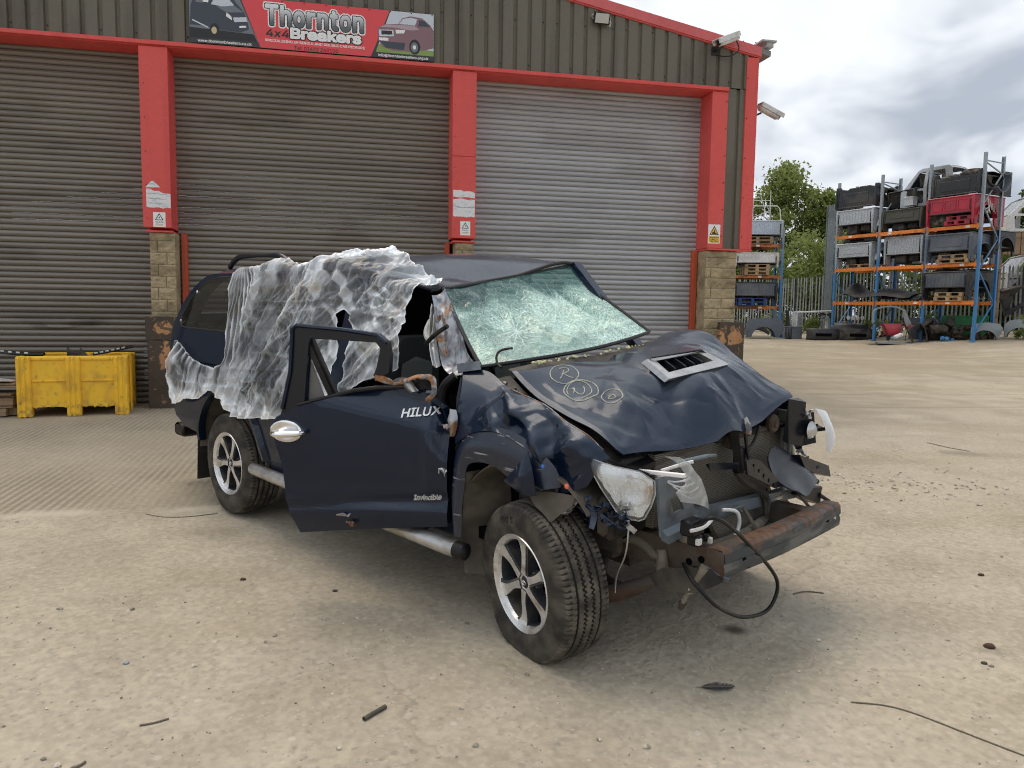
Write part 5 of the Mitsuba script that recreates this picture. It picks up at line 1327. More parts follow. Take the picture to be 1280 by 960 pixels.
part('pipe_clip', cat_([bx(3.765, 3.785, -.575, -.545, .625, .655, .004), bx(3.765, 3.785, -.475, -.455, .61, .64, .004), tube([(3.77, -.62, .70), (3.79, -.55, .705), (3.78, -.47, .72)], .008, 6, smooth_pts=8)]), 'm_cam_white')
part('loose_cable', tube([(3.78, -.60, .725), (3.86, -.62, .775), (3.88, -.473, .707), (3.88, -.244, .548), (3.88, -.066, .409), (3.88, -.007, .315), (3.87, -.038, .237), (3.86, -.171, .222), (3.86, -.324, .262), (3.86, -.485, .342), (3.85, -.592, .42), (3.80, -.62, .48), (3.70, -.55, .52)], .0088, 10, smooth_pts=110), 'm_plastic')
part('hanging_hose', tube([(3.80, -.54, .53), (3.775, -.55, .48), (3.745, -.55, .43), (3.728, -.55, .40), (3.70, -.55, .33)], [.022, .016, .015, .011, .011], 10, smooth_pts=24), 'm_liner')
part('hose_collar', cat_([tube([(3.742, -.55, .428), (3.730, -.55, .405)], .022, 12)]), 'm_steel')
part('hose_end', tube([(3.705, -.55, .345), (3.695, -.55, .315)], [.018, .012], 10), 'm_underbody')
part('washer_wire', tube([(3.482, -.66, .70), (3.493, -.68, .612), (3.475, -.68, .514), (3.439, -.68, .429), (3.432, -.68, .345)], .0042, 6, smooth_pts=24), 'm_steel')
part('skid_shield', sheet(Polygon([(3.531, .422), (3.602, .478), (3.744, .522), (3.83, .527), (3.875, .478), (3.788, .417), (3.669, .388), (3.58, .395)]), lambda p: np.stack([p[:, 0], -.53 - .05 * np.sin((p[:, 0] - 3.5) * 9), p[:, 1]], -1), .03, .006), 'm_plastic_dusty', 40)
part('shield_bracket', hull([(3.78, -.55, .53), (3.89, -.50, .49), (3.86, -.48, .455), (3.77, -.53, .50), (3.79, -.50, .53), (3.88, -.46, .48)]), 'm_galv', 20)

# suspension and the rest underneath
part('lower_arm', cat_([tube([(3.10, -.35, .33), (3.25, -.52, .30), (3.40, -.60, .318), (3.20, -.72, .29), (3.06, -.74, .27)], [.035, .04, .042, .04, .035], 12, smooth_pts=30), tube([(3.40, -.60, .318), (3.48, -.55, .36), (3.54, -.53, .40)], [.04, .035, .03], 12)]), 'm_underbody')
part('sway_bar', tube([(3.20, -.72, .46), (3.25, -.60, .53), (3.35, -.52, .55), (3.47, -.50, .53), (3.54, -.50, .50), (3.57, -.48, .505), (3.57, .48, .505)], .024, 12, smooth_pts=60), 'm_liner')
part('sway_link', tube([(3.565, -.52, .545), (3.575, -.52, .46), (3.57, -.52, .44)], [.02, .03, .025], 10), 'm_liner')
part('upper_arm', tube([(3.05, -.45, .62), (3.08, -.60, .60), (3.06, -.74, .55)], .03, 10, smooth_pts=14), 'm_underbody')
part('coil_spring', tube([(3.05 + .07 * math.cos(t), -.62 + .07 * math.sin(t), .36 + .30 * t / 40) for t in np.linspace(0, 40, 160)], .011, 6), 'm_plastic')
part('damper_boot', lathe([(0, .70), (.05, .70)] + [(.045 + .012 * (i % 2), .68 - .02 * i) for i in range(12)] + [(0, .44)], 20).apply_translation([3.17, -.56, 0.05]), 'm_plastic')
part('drive_shaft', tube([(3.04, -.30, .36), (3.04, -.45, .36), (3.04, -.52, .35), (3.04, -.74, .34)], [.05, .055, .03, .03], 14), 'm_underbody')
part('gearbox', hull([(2.1, -.2, .30), (3.2, -.25, .30), (2.1, .2, .30), (3.2, .25, .30), (2.1, -.2, .6), (3.2, -.3, .6), (2.1, .2, .6), (3.2, .3, .6)]), 'm_underbody')
part('rear_axle', cat_([tube([(0, -.72, .39), (0, .72, .39)], .045, 14), xform(trimesh.creation.icosphere(2, .14), euler(0, 0, 0, (0, 0, .39)))]), 'm_underbody')
part('leaf_spring', cat_([tube([(-.65, sg * .52, .50), (0, sg * .52, .34), (.65, sg * .52, .48)], .025, 8, smooth_pts=20) for sg in (1, -1)]), 'm_underbody')
part('exhaust', tube([(2.2, .3, .36), (.6, .35, .36), (-1.0, .45, .42)], .035, 10), 'm_rust')
part('inner_wing', cat_([bx(2.75, 3.40, -.62, -.58, .50, 1.05, .01), bx(3.38, 3.44, -.78, -.55, .62, .80, .02)]), 'm_underbody')

# --- wheels
mat('rubber', pr(dirty((0.026, 0.025, 0.024), (0.125, 0.108, 0.083), 9, 0.40, 0.72, .2), 0.82, spec=.3))


def tread_col(p, n, uv):
    d = fbm(p.x * 14, p.y * 14, p.z * 14, 4)
    lo = smoothstep(-.0075, -.001, uv.x)
    return mix(mi.Color3f(0.018, 0.017, 0.016), mix((0.040, 0.037, 0.033), (0.150, 0.132, 0.105), smoothstep(.25, .85, d)), lo)


mat('tread', pr(proc(tread_col), 0.85, spec=.25))
mat('rimdark', pr(dirty((0.030, 0.033, 0.040), (0.10, 0.088, 0.07), 12), 0.42))
mat('machined', pr(dirty((0.72, 0.72, 0.72), (0.45, 0.41, 0.35), 14, .5, .8), 0.30, metal=.75))
PROF = np.array([(-.118, .222), (-.128, .240), (-.134, .270), (-.135, .300), (-.130, .330), (-.120, .356), (-.112, .367)] + [(w, .380 - .010 * (abs(w) / .108) ** 2.5) for w in np.linspace(-.108, .108, 61)] + [(.112, .367), (.120, .356), (.130, .330), (.135, .300), (.134, .270), (.128, .240), (.118, .222)])


def tyre(na):
    a = np.arange(na) * 2 * np.pi / na
    A, K = np.meshgrid(a, np.arange(len(PROF)), indexing='ij')
    W, R = PROF[K, 0].copy(), PROF[K, 1].copy()
    arcs = A * .38
    g = np.zeros_like(W)
    zig = .004 * np.sign(np.sin(arcs / .0115 * np.pi))
    for c in (-.062, -.021, .021, .062):
        g = np.minimum(g, -.0085 * (np.abs(W - c - zig * (abs(c) < .05)) < .0052))
    rib = np.floor((W + .0415 + .0415) / .0415)
    ph = (arcs / .0265 + rib * .37 + W * 14) % 1.0
    sipe = (ph < .17) & (np.abs(W) < .112)
    keep = np.abs(((W + .0205) / .0415) % 1 - .5) > .16
    g = np.minimum(g, -.0048 * (sipe & keep))
    sh = (np.abs(W) > .085) & (np.abs(W) < .118) & ((arcs / .0265) % 1 < .2)
    g = np.minimum(g, -.006 * sh)
    lug = (np.abs(W) > .111) & (np.abs(W) < .127) & (R > .335)
    R2 = R + g
    W2 = W - np.sign(W) * .0025 * (lug & ((arcs / .0265) % 1 < .35))
    P = np.stack([R2 * np.cos(A), R2 * np.sin(A), W2], -1)
    return grid_mesh(P, closed_u=True, flip=False), np.stack([np.where(np.abs(W) < .116, g, -.004 + 0 * g).ravel(), A.ravel()], -1)


def spoke(a0):
    """blade that widens and bends towards the rim; body and machined face"""
    r = np.array([.040, .085, .125, .165, .196, .214])
    c = np.radians(a0) + np.array([0, .02, .05, .08, .06, .03])
    h = np.array([.025, .020, .021, .027, .038, .050])
    dz = np.array([.012, .012, .010, .010, .016, .028])
    L, Rr = [], []
    for i in range(6):
        e = np.array([math.cos(c[i]), math.sin(c[i])]); t = np.array([-e[1], e[0]])
        L.append(np.r_[e * r[i] + t * h[i], dz[i]]); Rr.append(np.r_[e * r[i] - t * h[i], dz[i]])
    L, Rr = np.array(L), np.array(Rr)
    top = np.stack([L, Rr], 1)
    low = top - [0, 0, .055]
    P = np.stack([low[:, 0] * [1, 1, 1], top[:, 0], top[:, 1], low[:, 1]], 1)
    body = thicken(grid_mesh(np.stack([spline(P[:, c], 18) for c in range(4)], 1)), .004)
    # only part of the top is machined bright, the swirl side stays dark
    f = .80
    face = np.stack([L + [0, 0, .0075], L * (1 - f) + Rr * f + [0, 0, .0075]], 1)
    return body, thicken(grid_mesh(np.stack([spline(face[:, c], 18) for c in range(2)], 1), flip=True), .002)


def wheel(c, steer, camber, detail, label=None, squash=None, a0=12.0):
    st, cb = math.radians(steer), math.radians(camber)
    ax = np.array([math.sin(st), -math.cos(st) * math.cos(cb), math.sin(cb)]); ax /= np.linalg.norm(ax)
    u = np.cross([0, 0, 1.0], ax); u /= np.linalg.norm(u)
    w = np.cross(ax, u)
    WM = frame(c, u, w, ax)              # z out of the wheel; origin in the middle of the tyre
    k = numbered(PT + '__wheel')
    tm, tuv = tyre(detail)
    v = tm.vertices @ WM[:3, :3].T + WM[:3, 3]
    under = np.clip(squash - v[:, 2], 0, None) if squash is not None else np.clip(0.003 - v[:, 2], 0, None)
    if squash is not None:
        side = np.sign((v - WM[:3, 3]) @ ax)
        near = ss(.16, 0, v[:, 2])
        v = v + ax * (side * near * .018)[:, None]
    v[:, 2] += under
    tm.vertices = v
    ty = add('tyre', xform(tm, VM), 'm_tread', smooth=True, parent=k, uv=tuv)
    sw = lambda n_, m_, mt, s_=35: add(n_, m_, mt, smooth=s_, parent=k, m=VM @ WM)
    rl = lathe([(.150, -.10), (.205, -.10), (.225, -.115), (.232, -.118), (.226, -.108), (.208, -.09), (.200, .06), (.208, .105), (.216, .115)], 64)
    key = k
    scene[key] = ply(xform(rl, VM @ WM), 'm_rimdark', smooth=40)
    labels.get(key)
    sw('rim_lip', lathe([(.204, .102), (.210, .118), (.2265, .127), (.2325, .131), (.2355, .126), (.230, .110), (.212, .095)], 72), 'm_machined')
    o = euler(0, 0, 0, (0, 0, .085))
    for i in range(6):
        b_, f_ = spoke(a0 + 60 * i)
        sk = sw('spoke', xform(b_, o), 'm_rimdark', 30)
        add('machined_face', xform(f_, o), 'm_machined', smooth=30, parent=k, m=VM @ WM)
    sw('hub', lathe([(0, .098), (.028, .097), (.034, .092), (.046, .096), (.052, .088), (.056, .04), (0, .04)], 32), 'm_machined')
    sw('hub_cap', lathe([(0, .104), (.022, .102), (.029, .097), (.029, .09)], 28), 'm_plastic_blue')
    sw('cap_emblem', cat_([xform(trimesh.creation.torus(.013, .0015, 24, 6), np.diag([1.3, .85, 1, 1])), xform(trimesh.creation.torus(.008, .0015, 20, 6), np.diag([.6, 1.2, 1, 1])), xform(trimesh.creation.torus(.008, .0015, 20, 6), euler(0, 0, 0, (0, .004, 0)) @ np.diag([1.1, .6, 1, 1]))]).apply_translation([0, 0, .1045]), 'm_machined')
    for i in range(6):
        a = math.radians(a0 + 30 + 60 * i)
        sw('wheel_nut', lathe([(0, .075), (.008, .073), (.010, .06), (.010, .04)], 6).apply_translation([.060 * math.cos(a), .060 * math.sin(a), 0]), 'm_steel', 20)
    sw('brake_disc', lathe([(0, .02), (.07, .02), (.075, -.02), (.15, -.02), (.152, -.045), (0, -.045)], 40), 'm_underbody')
    sw('wheel_back', lathe([(0, -.05), (.20, -.05), (.20, -.06), (0, -.06)], 32), 'm_cavity')
    if label: tag(k, label)
    return k, WM


wk, WMf = wheel((3.073, -.778, .343), -13.5, -3.7, 720, 'flat front wheel turned outwards', 0.0, 22)
wheel((0, -.770, .390), 0, 0, 480, None, 0.0, 4)
wheel((0, .785, .386), 180, 0, 240, None, 0.0, 0)
wheel((3.06, .80, .386), 172, 0, 240, None, 0.0, 10)
for i, ch in enumerate('DOS'):
    tm = meshkit.text_mesh(ch, .030, .002, True)
    tm.vertices[:, :2] -= tm.bounds.mean(0)[:2]
    a = math.radians(113 - i * 8.0)
    add('tyre_letter', tm, 'm_rubber', smooth=False, parent=wk, m=VM @ WMf @ frame((.305 * math.cos(a), .305 * math.sin(a), .1345), [math.sin(a), -math.cos(a), 0], [math.cos(a), math.sin(a), 0], [0, 0, 1]))
# ------------------------------------------------------------------ torn plastic sheet thrown over the cab and the load bed
def sheet_point(p):
    """p = (x along the truck, t up the side and over the roof) -> vehicle point"""
    x, t = p[:, 0], p[:, 1]
    side_y = ysec(np.minimum(t, 1.80)) - 0.035
    # stretch from the canopy side to the bent front edge of the roof
    drop = 0.13 * ss(1.25, 1.95, x)
    zt = 1.82 - drop
    over = np.clip(t - 1.82, 0, None)
    y = np.where(t < 1.82, side_y, -.69 + over * 0.98)
    rz = np.where(x > 1.0, roofz(np.column_stack([np.clip(x, .97, 2.0), np.clip(y, -.6, .6)])), 1.872 - 0.02 * (y / .5) ** 2)
    k = ss(0, .12, over)
    z = np.where(t < 1.82, t - drop * ss(1.3, 1.82, t), (zt + 0.25 * over) * (1 - k) + (rz - 0.012) * k)
    return np.stack([x, y, z], -1)


SP = [(-.197, 1.805), (-.12, 1.84), (-.03, 1.86), (.10, 1.855), (.30, 1.875), (.50, 1.86), (.68, 1.87), (.78, 1.95), (.74, 2.08), (.76, 2.20), (.95, 2.27), (1.15, 2.24), (1.35, 2.20), (1.55, 2.13), (1.70, 2.10), (1.86, 2.12), (1.955, 2.02), (1.985, 1.90), (2.02, 1.79), (2.03, 1.70), (2.03, 1.60), (2.05, 1.46), (2.09, 1.33), (2.08, 1.25), (1.98, 1.225), (1.80, 1.13), (1.66, .98), (1.40, .90), (1.15, .84), (.863, .845), (.69, .83), (.45, .795), (.213, .80), (.10, .86), (-.06, .93), (-.11, .945), (-.30, .86), (-.60, .81), (-.76, .768), (-.87, .75), (-.915, .86), (-.945, 1.05), (-.96, 1.25), (-.90, 1.26), (-.843, 1.24), (-.60, 1.16), (-.35, 1.10), (-.08, 1.085), (.02, 1.13), (.03, 1.17), (-.03, 1.25), (-.07, 1.363), (-.13, 1.50), (-.189, 1.64), (-.225, 1.72)]
gap = [(1.36, 1.53), (1.44, 1.57), (1.54, 1.54), (1.59, 1.44), (1.57, 1.34), (1.62, 1.22), (1.66, 1.10), (1.56, 1.08), (1.50, 1.20), (1.47, 1.32), (1.46, 1.42), (1.40, 1.47)]
spoly = Polygon(SP).buffer(.02).buffer(-.02)
_b = np.array([spoly.exterior.interpolate(s).coords[0] for s in np.arange(0, spoly.length, .028)])
_b = _b + 0.016 * np.stack([nz(np.column_stack([_b, 0 * _b[:, 0]]), 9, 31), nz(np.column_stack([_b, 0 * _b[:, 0]]), 9, 32)], -1) * 2
spoly = Polygon(_b, [gap]).buffer(0)
if spoly.geom_type != 'Polygon': spoly = max(spoly.geoms, key=lambda g: g.area)
sp2, sf = fill(spoly, 0.0066, 0.25, 3)
P3 = np.column_stack([sp2, 0 * sp2[:, 0]])


def ridge(q, seed): return 1 - np.abs(2 * meshkit.noise(q, seed) - 1)


x, t = sp2[:, 0], sp2[:, 1]
wv = np.stack([nz(P3, 2.2, 41), nz(P3, 2.2, 42)], -1)
W3 = P3.copy(); W3[:, :2] += wv * .55


def rotq(q, deg, sx, sy):
    a = math.radians(deg)
    return np.stack([(q[:, 0] * math.cos(a) + q[:, 1] * math.sin(a)) * sx, (-q[:, 0] * math.sin(a) + q[:, 1] * math.cos(a)) * sy, 0 * q[:, 0]], -1)


edge_ = shapely.distance(shapely.points(sp2), spoly.boundary)
pleat = ss(.30, .05, x) * ss(1.08, 1.2, t)
big = ss(1.86, 2.0, t) * ss(.5, .75, x)                       # bunched up on the roof


def creases(q, seed, n, l0, l1, mean, spread, amp, keep=.5, lw=.0042):
    """straight folds, long along their own direction: (height, crest lines)"""
    r = np.random.default_rng(seed)
    hgt, line = np.zeros(len(q)), np.zeros(len(q))
    for i in range(n):
        lam = l0 * (l1 / l0) ** (i / max(1, n - 1))
        a = math.radians(r.normal(mean, spread))
        u = q[:, 0] * math.cos(a) + q[:, 1] * math.sin(a); v = -q[:, 0] * math.sin(a) + q[:, 1] * math.cos(a)
        m = ss(keep - .10, keep + .10, meshkit.fbm(np.stack([u / lam * .8 + 5.3 * i, v / lam * .16, 0 * u + i], -1), 2, seed + i))
        w_ = .30 * nz(np.stack([u / lam * .3, v / lam * .25, 0 * u + i], -1), 1, seed + 90 + i, 2)
        s = v * 0 + u / lam + w_ + r.random() * 9
        k = np.floor(s); f = s - k
        c0 = .25 + .5 * ((np.sin(k * 12.9898 + seed) * 43758.5453) % 1)
        t_ = np.where(f < c0, f / c0, (1 - f) / (1 - c0))
        hgt += amp * lam * m * t_ ** 1.3
        d = np.abs(f - c0) * lam
        line = np.maximum(line, m * np.exp(-(d / (lw + .01 * lam)) ** 2) * (.5 + .5 * ((np.sin(k * 78.233 + seed) * 43758.5453) % 1)))
    return hgt, line


G2 = sp2 + wv * .10
h1, c1 = creases(G2, 5, 7, .07, .34, -32, 20, .13, .50, .003)        # across the fall of the folds
h2, c2 = creases(G2, 17, 6, .05, .20, -15, 38, .09, .53, .003)
h3, c3 = creases(sp2, 29, 5, .03, .09, 20, 60, .09, .56, .0025)
th = np.arctan2(x + .17, 2.15 - t)                             # pleats that hang from the upper rear corner
fan = (np.sin(th * 64 + 2.5 * nz(P3 * [1, .3, 1], 6, 46)) * .5 + .5) ** 6 * (.35 + .65 * ss(-.1, .15, nz(P3 * [1, .2, 1], 9, 47))) * ss(.34, .12, x) * ss(1.06, 1.16, t)
lowroll = ss(1.06, .88, t - 0.08 * ss(.2, 1.3, x)) * ss(.10, .02, edge_)
rear = ss(-.15, -.4, x)
disp = .004 + (1 - .8 * pleat) * .95 * (h1 + 1.1 * h2 + .6 * h3 * ss(.1, .4, x)) * (1 - .35 * rear) + .010 * fan + .022 * lowroll * (.6 + h2 * 12) + big * (.002 + 1.0 * h3 + .5 * h2)
b1 = ss(-.06, .12, nz(P3, 2.6, 53, 4)); b2 = ss(-.02, .14, nz(G2 @ np.array([[.8, .6], [-.6, .8]]) @ np.diag([5.0, 11.0]) @ np.eye(2, 3), 1, 57, 3))
vis = .25 + .75 * ss(-.06, .14, nz(P3, 3.4, 61, 3))
band = ss(.52, .74, meshkit.fbm(np.stack([(G2[:, 0] * .85 - G2[:, 1] * .53) * 9, (G2[:, 0] * .53 + G2[:, 1] * .85) * 2.0, 0 * x + 4], -1), 3, 66))
milk = .04 + .34 * b1 * (.25 + .75 * b2) + .12 * b2 + .30 * band + (.34 * c1 + .26 * c2 + .24 * c3) * vis
milk = milk * (1 - .72 * pleat) + .62 * fan + .40 * ss(.013, .0, edge_) + .30 * lowroll + .22 * big + .10 * ss(1.6, 1.95, x)
milk = milk + .24 * ss(1.02, .86, t) * ss(-.25, .0, x) * (.4 + .6 * b2) - .06 * rear * ss(.9, 1.1, t) + .30 * rear * ss(.93, .82, t) + .20 * ss(1.74, 1.80, t) * ss(1.88, 1.80, t) * b2
milk = np.clip(milk, .03, .9)
base = sheet_point(sp2)
m0 = trimesh.Trimesh(base, sf, process=False)
n0 = normals_of(m0)
if n0[np.argmin(np.abs(t - 1.3)), 1] > 0:
    n0 = -n0; sf = sf[:, ::-1]
base = base + n0 * disp[:, None]
scene['m_film'] = {'type': 'blendbsdf', 'weight': proc(lambda p, n, uv: dr.clip(uv.x, 0.015, 0.95)),
                   'a': {'type': 'thindielectric', 'int_ior': 1.75, 'specular_transmittance': {'type': 'rgb', 'value': [.92, .95, .97]}},
                   'b': {'type': 'twosided', 'b': {'type': 'principled', 'base_color': proc(lambda p, n, uv: mix((.85, .90, .95), (.72, .70, .64), smoothstep(.58, .75, fbm(p.x * 6, p.y * 6, p.z * 6, 4)))), 'roughness': .17, 'specular': .6}}}
PS = thing('plastic_sheet', 'crumpled clear plastic sheet draped over the cab and load bed of the wrecked pickup', 'plastic sheet')
scene[PS] = ply(xform(trimesh.Trimesh(base, sf, process=False), VM), 'm_film', smooth=True, uv=np.stack([milk, x], -1))
mat('film_print', pr((.06, .07, .06), .5))
mat('film_green', pr((.12, .30, .14), .5))
kd = None
from scipy.spatial import cKDTree
kd = cKDTree(sp2)
for i, (a, b, ang, w_, h_, mt) in enumerate(((.98, .93, 8, .07, .014, 'film_print'), (1.93, 1.56, -50, .06, .018, 'film_print'), (1.98, 1.38, 0, .08, .012, 'film_print'), (1.30, 1.96, 0, .05, .008, 'film_print'), (.42, 1.62, 20, .04, .006, 'film_green'), (1.15, 1.66, 25, .06, .007, 'film_green'), (.80, 1.25, 30, .05, .007, 'film_green'), (1.75, 1.70, 60, .05, .008, 'film_green'), (1.70, 1.45, 40, .05, .007, 'film_green'))):
    nn_ = kd.query([(a, b)], k=12)[1][0]
    c = base[nn_].mean(0); nl = n0[nn_].mean(0); nl /= np.linalg.norm(nl)
    ux = base[kd.query([(a + .05, b)])[1][0]] - base[kd.query([(a - .05, b)])[1][0]]
    ux -= nl * (ux @ nl); ux /= np.linalg.norm(ux)
    m = frame(c + nl * .004, ux, np.cross(nl, ux), nl) @ rotz(ang)
    marks = cat_([bx(-w_ / 2 + w_ * j / 6, -w_ / 2 + w_ * (j + .72) / 6, -h_ / 2, h_ / 2 * (.6 + .4 * (j % 2)), 0, .001, 0) for j in range(6)])
    add('printed_mark', xform(marks, m), 'm_' + mt, smooth=False, parent=PS, m=VM)
# ------------------------------------------------------------------ things standing by the building
rng = np.random.default_rng(21)
Z3 = np.array([0, 0, 1.0])


def fpt(s, d, z): return A0 + FD * s + FN * d + Z3 * z


mat('binyellow', pr(proc(lambda p, n, uv: mix(mix((0.88, 0.52, 0.028), (0.70, 0.40, 0.03), smoothstep(.45, .7, fbm(p.x * 7, p.y * 7, p.z * 4, 4))), mi.Color3f(.26, .19, .08), smoothstep(.58, .92, fbm(p.x * 26, p.y * 26, p.z * 18, 4) + .20 * smoothstep(.60, .28, p.z)) * .75)), .5))
BN = thing('pallet_box', 'scuffed yellow plastic pallet box holding black car trim beside the shutter', 'box')
BM = rotz(20.5, (-6.27, 9.66, float(ground_z(-6, 9.8))))
W_, D_, H_ = 1.28, .98, .785
bp_ = lambda n_, me, mt='m_binyellow', s=30: add(n_, me, mt, smooth=s, parent=BN, m=BM)
bp_('front_wall', bx(.02, W_ - .02, .035, .075, .13, H_ - .01, .006)); bp_('back_wall', bx(.02, W_ - .02, D_ - .075, D_ - .035, .13, H_ - .01, .006))
bp_('side_wall', bx(.035, .075, .06, D_ - .06, .13, H_ - .01, .006)); bp_('side_wall', bx(W_ - .075, W_ - .035, .06, D_ - .06, .13, H_ - .01, .006))
bp_('floor', bx(.05, W_ - .05, .05, D_ - .05, .13, .17, 0))


def foot(cx, cy, wx, wy):
    """fluted leg that runs the full height"""
    n = 3
    return cat_([bx(cx - wx / 2 + wx * i / n + .003, cx - wx / 2 + wx * (i + 1) / n - .003, cy - wy / 2, cy + wy / 2, 0, H_ - (.012 if i != 1 else .02), .014) for i in range(n)] + [bx(cx - wx / 2 + .012, cx + wx / 2 - .012, cy - wy / 2 + .012, cy + wy / 2 - .012, 0.01, H_ - .03, .004)])


for cx, cy, wx, wy in ((.085, .07, .17, .15), (W_ / 2, .05, .17, .11), (W_ - .085, .07, .17, .15), (.085, D_ - .07, .17, .15), (W_ - .085, D_ - .07, .17, .15), (W_ / 2, D_ - .05, .17, .11)):
    bp_('leg', foot(cx, cy, wx, wy))
bp_('leg', foot(W_ - .055, D_ / 2, .11, .16)); bp_('leg', foot(.055, D_ / 2, .11, .16))
for a, b in ((.17, W_ / 2 - .085), (W_ / 2 + .085, W_ - .17)):
    bp_('rib', bx(a, b, .014, .05, .455, .475, .006)); bp_('rib', bx(a, b, .012, .05, H_ - .055, H_ - .012, .01))
    lipz = [(a + .004, .17)] + [(a + .004 + (b - a - .008) * k / 26, .135 - rng.uniform(0, .012) - .018 * (rng.random() > .72)) for k in range(27)] + [(b - .004, .17)]
    bp_('torn_skirt', prism(Polygon(lipz), .02, frame((0, .055, 0), [1, 0, 0], [0, 0, 1], [0, -1, 0])), s=False)
bp_('rim', cat_([bx(.0, W_, .02, .085, H_ - .03, H_, .012), bx(.0, W_, D_ - .085, D_ - .02, H_ - .03, H_, .012), bx(.02, .085, .085, D_ - .085, H_ - .03, H_, .012), bx(W_ - .085, W_ - .02, .085, D_ - .085, H_ - .03, H_, .012)]))
for lab, pts, r in (('black bumper strip with white clips poking out over the far rim of the yellow box', [(-.42, .30, .86), (-.16, .25, .82), (.10, .18, .80), (.30, .16, .795)], .032), ('black bumper strip lying over the truck side corner of the yellow box', [(.84, .30, .785), (.96, .30, .81), (1.12, .34, .845), (1.30, .42, .885)], .026)):
    k = thing('bumper_strip', lab, 'car trim')
    P = spline(pts, 24); dirs = np.gradient(P, axis=0); dirs /= np.linalg.norm(dirs, axis=1, keepdims=True)
    sd = np.cross(dirs, Z3); sd /= np.linalg.norm(sd, axis=1, keepdims=True)
    up_ = np.cross(sd, dirs)
    sec_ = np.stack([P + sd * (r * math.cos(a) * 1.5) + up_ * (r * math.sin(a)) for a in np.linspace(-.5, 3.4, 9)], 1)
    scene[k] = ply(xform(thicken(grid_mesh(sec_), .006), BM), 'm_plastic', smooth=50)
    for j in range(6):
        q = P[2 + 3 * j] + up_[2 + 3 * j] * r * .7 - sd[2 + 3 * j] * r * -1.3
        add('clip', bx(-.022, .022, -.006, .006, -.010, .010, .003), 'm_cam_white', parent=k, m=BM @ frame(q, dirs[2 + 3 * j], sd[2 + 3 * j], up_[2 + 3 * j]))
k = thing('trim_piece', 'black car trim piece with two raised points in the middle of the yellow box', 'car trim')
scene[k] = ply(xform(prism(Polygon([(.56, .70), (.56, .90), (.60, .86), (.66, .825), (.70, .84), (.715, .885), (.76, .83), (.80, .79), (.80, .70)]), .03, frame((0, .16, 0), [1, 0, 0], [0, 0, 1], [0, -1, 0])), BM), 'm_plastic_dusty', smooth=30)
k = thing('trim_piece', 'jumble of dark trim filling the bottom of the yellow box', 'car trim')
scene[k] = ply(xform(cat_([beam((rng.uniform(.15, 1.05), rng.uniform(.15, .8), .60 + rng.uniform(-.05, .08)), (rng.uniform(.15, 1.05), rng.uniform(.15, .8), .62 + rng.uniform(-.05, .08)), .12, .05, b=.01) for _ in range(12)]), BM), 'm_plastic', smooth=30)

# timber stack at the far left
mat('timber', bump(pr(proc(lambda p, n, uv: mix((.36, .25, .155), (.17, .12, .08), fbm(p.x * 9, p.y * 9, p.z * 60, 4)) * (.7 + .6 * cell_rand(p.z / .1, 3, 4))), .85), lambda p, n, uv: fbm(p.x * 8, p.y * 8, p.z * 90, 3) * .006))
TS = thing('timber_stack', 'low stack of weathered pallet boards left of the yellow box', 'timber')
for r_, (z, n) in enumerate(((.02, 3), (.12, 4), (.155, 3), (.255, 4), (.29, 4), (.39, 4), (.42, 3))):
    for j in range(n):
        o = np.array([-7.35 + .02 * r_ + rng.uniform(-.02, .02), 9.50 + .13 * j + rng.uniform(-.01, .01), float(ground_z(-7, 9.6)) + z])
        add('board', bx(0, .98 + rng.uniform(-.04, .04), 0, .10, 0, .095 if r_ % 2 == 0 and r_ < 5 and n == 3 else .024, .004), 'm_timber', smooth=20, parent=TS, m=rotz(14 + rng.uniform(-3, 3), o))
k = add('plastic_wrap', sheet(Polygon([(0, 0), (.6, 0), (.62, .3), (.1, .34)]), lambda p: np.column_stack([p[:, 0], p[:, 1], .03 + .05 * nz(np.column_stack([p, 0 * p[:, 0]]), 7, 3)]), .02, .002), 'm_cam_white', smooth=40, parent=TS, m=rotz(14, (-6.95, 9.5, float(ground_z(-7, 9.6)) + .44)))

# steel guards in front of the piers, paint peeling to bare rust
def peel(boxes):
    def fn(p, n, uv):
        s, z = f_s(p), p.z
        w1 = (fbm(s * 14, z * 14, 1.0, 4) - .5) * .10
        a = mi.Float(0)
        for cs, cz, hw, hh, pt in boxes:
            ax = dr.abs(s - cs + w1); az = (z - cz)
            lim = hw * dr.clip(1 - pt * dr.maximum(az, 0) / hh, 0.05, 1)
            a = dr.maximum(a, smoothstep(.012, -.012, ax - lim) * smoothstep(.012, -.012, dr.abs(az + w1) - hh))
        speck = smoothstep(.66, .72, fbm(s * 22, z * 22, 5.0, 4))
        holes = smoothstep(.60, .66, fbm(s * 18 + 5, z * 18, 2.0, 3))
        c = mix((.045, .035, .028), (.085, .060, .042), fbm(s * 5, z * 5, 1.0, 4))
        o = mix((.50, .27, .125), (.36, .17, .075), fbm(s * 12, z * 12, 3.0, 4))
        return mix(c, o, dr.maximum(a * (1 - holes * .85), speck * .5))
    return proc(fn)


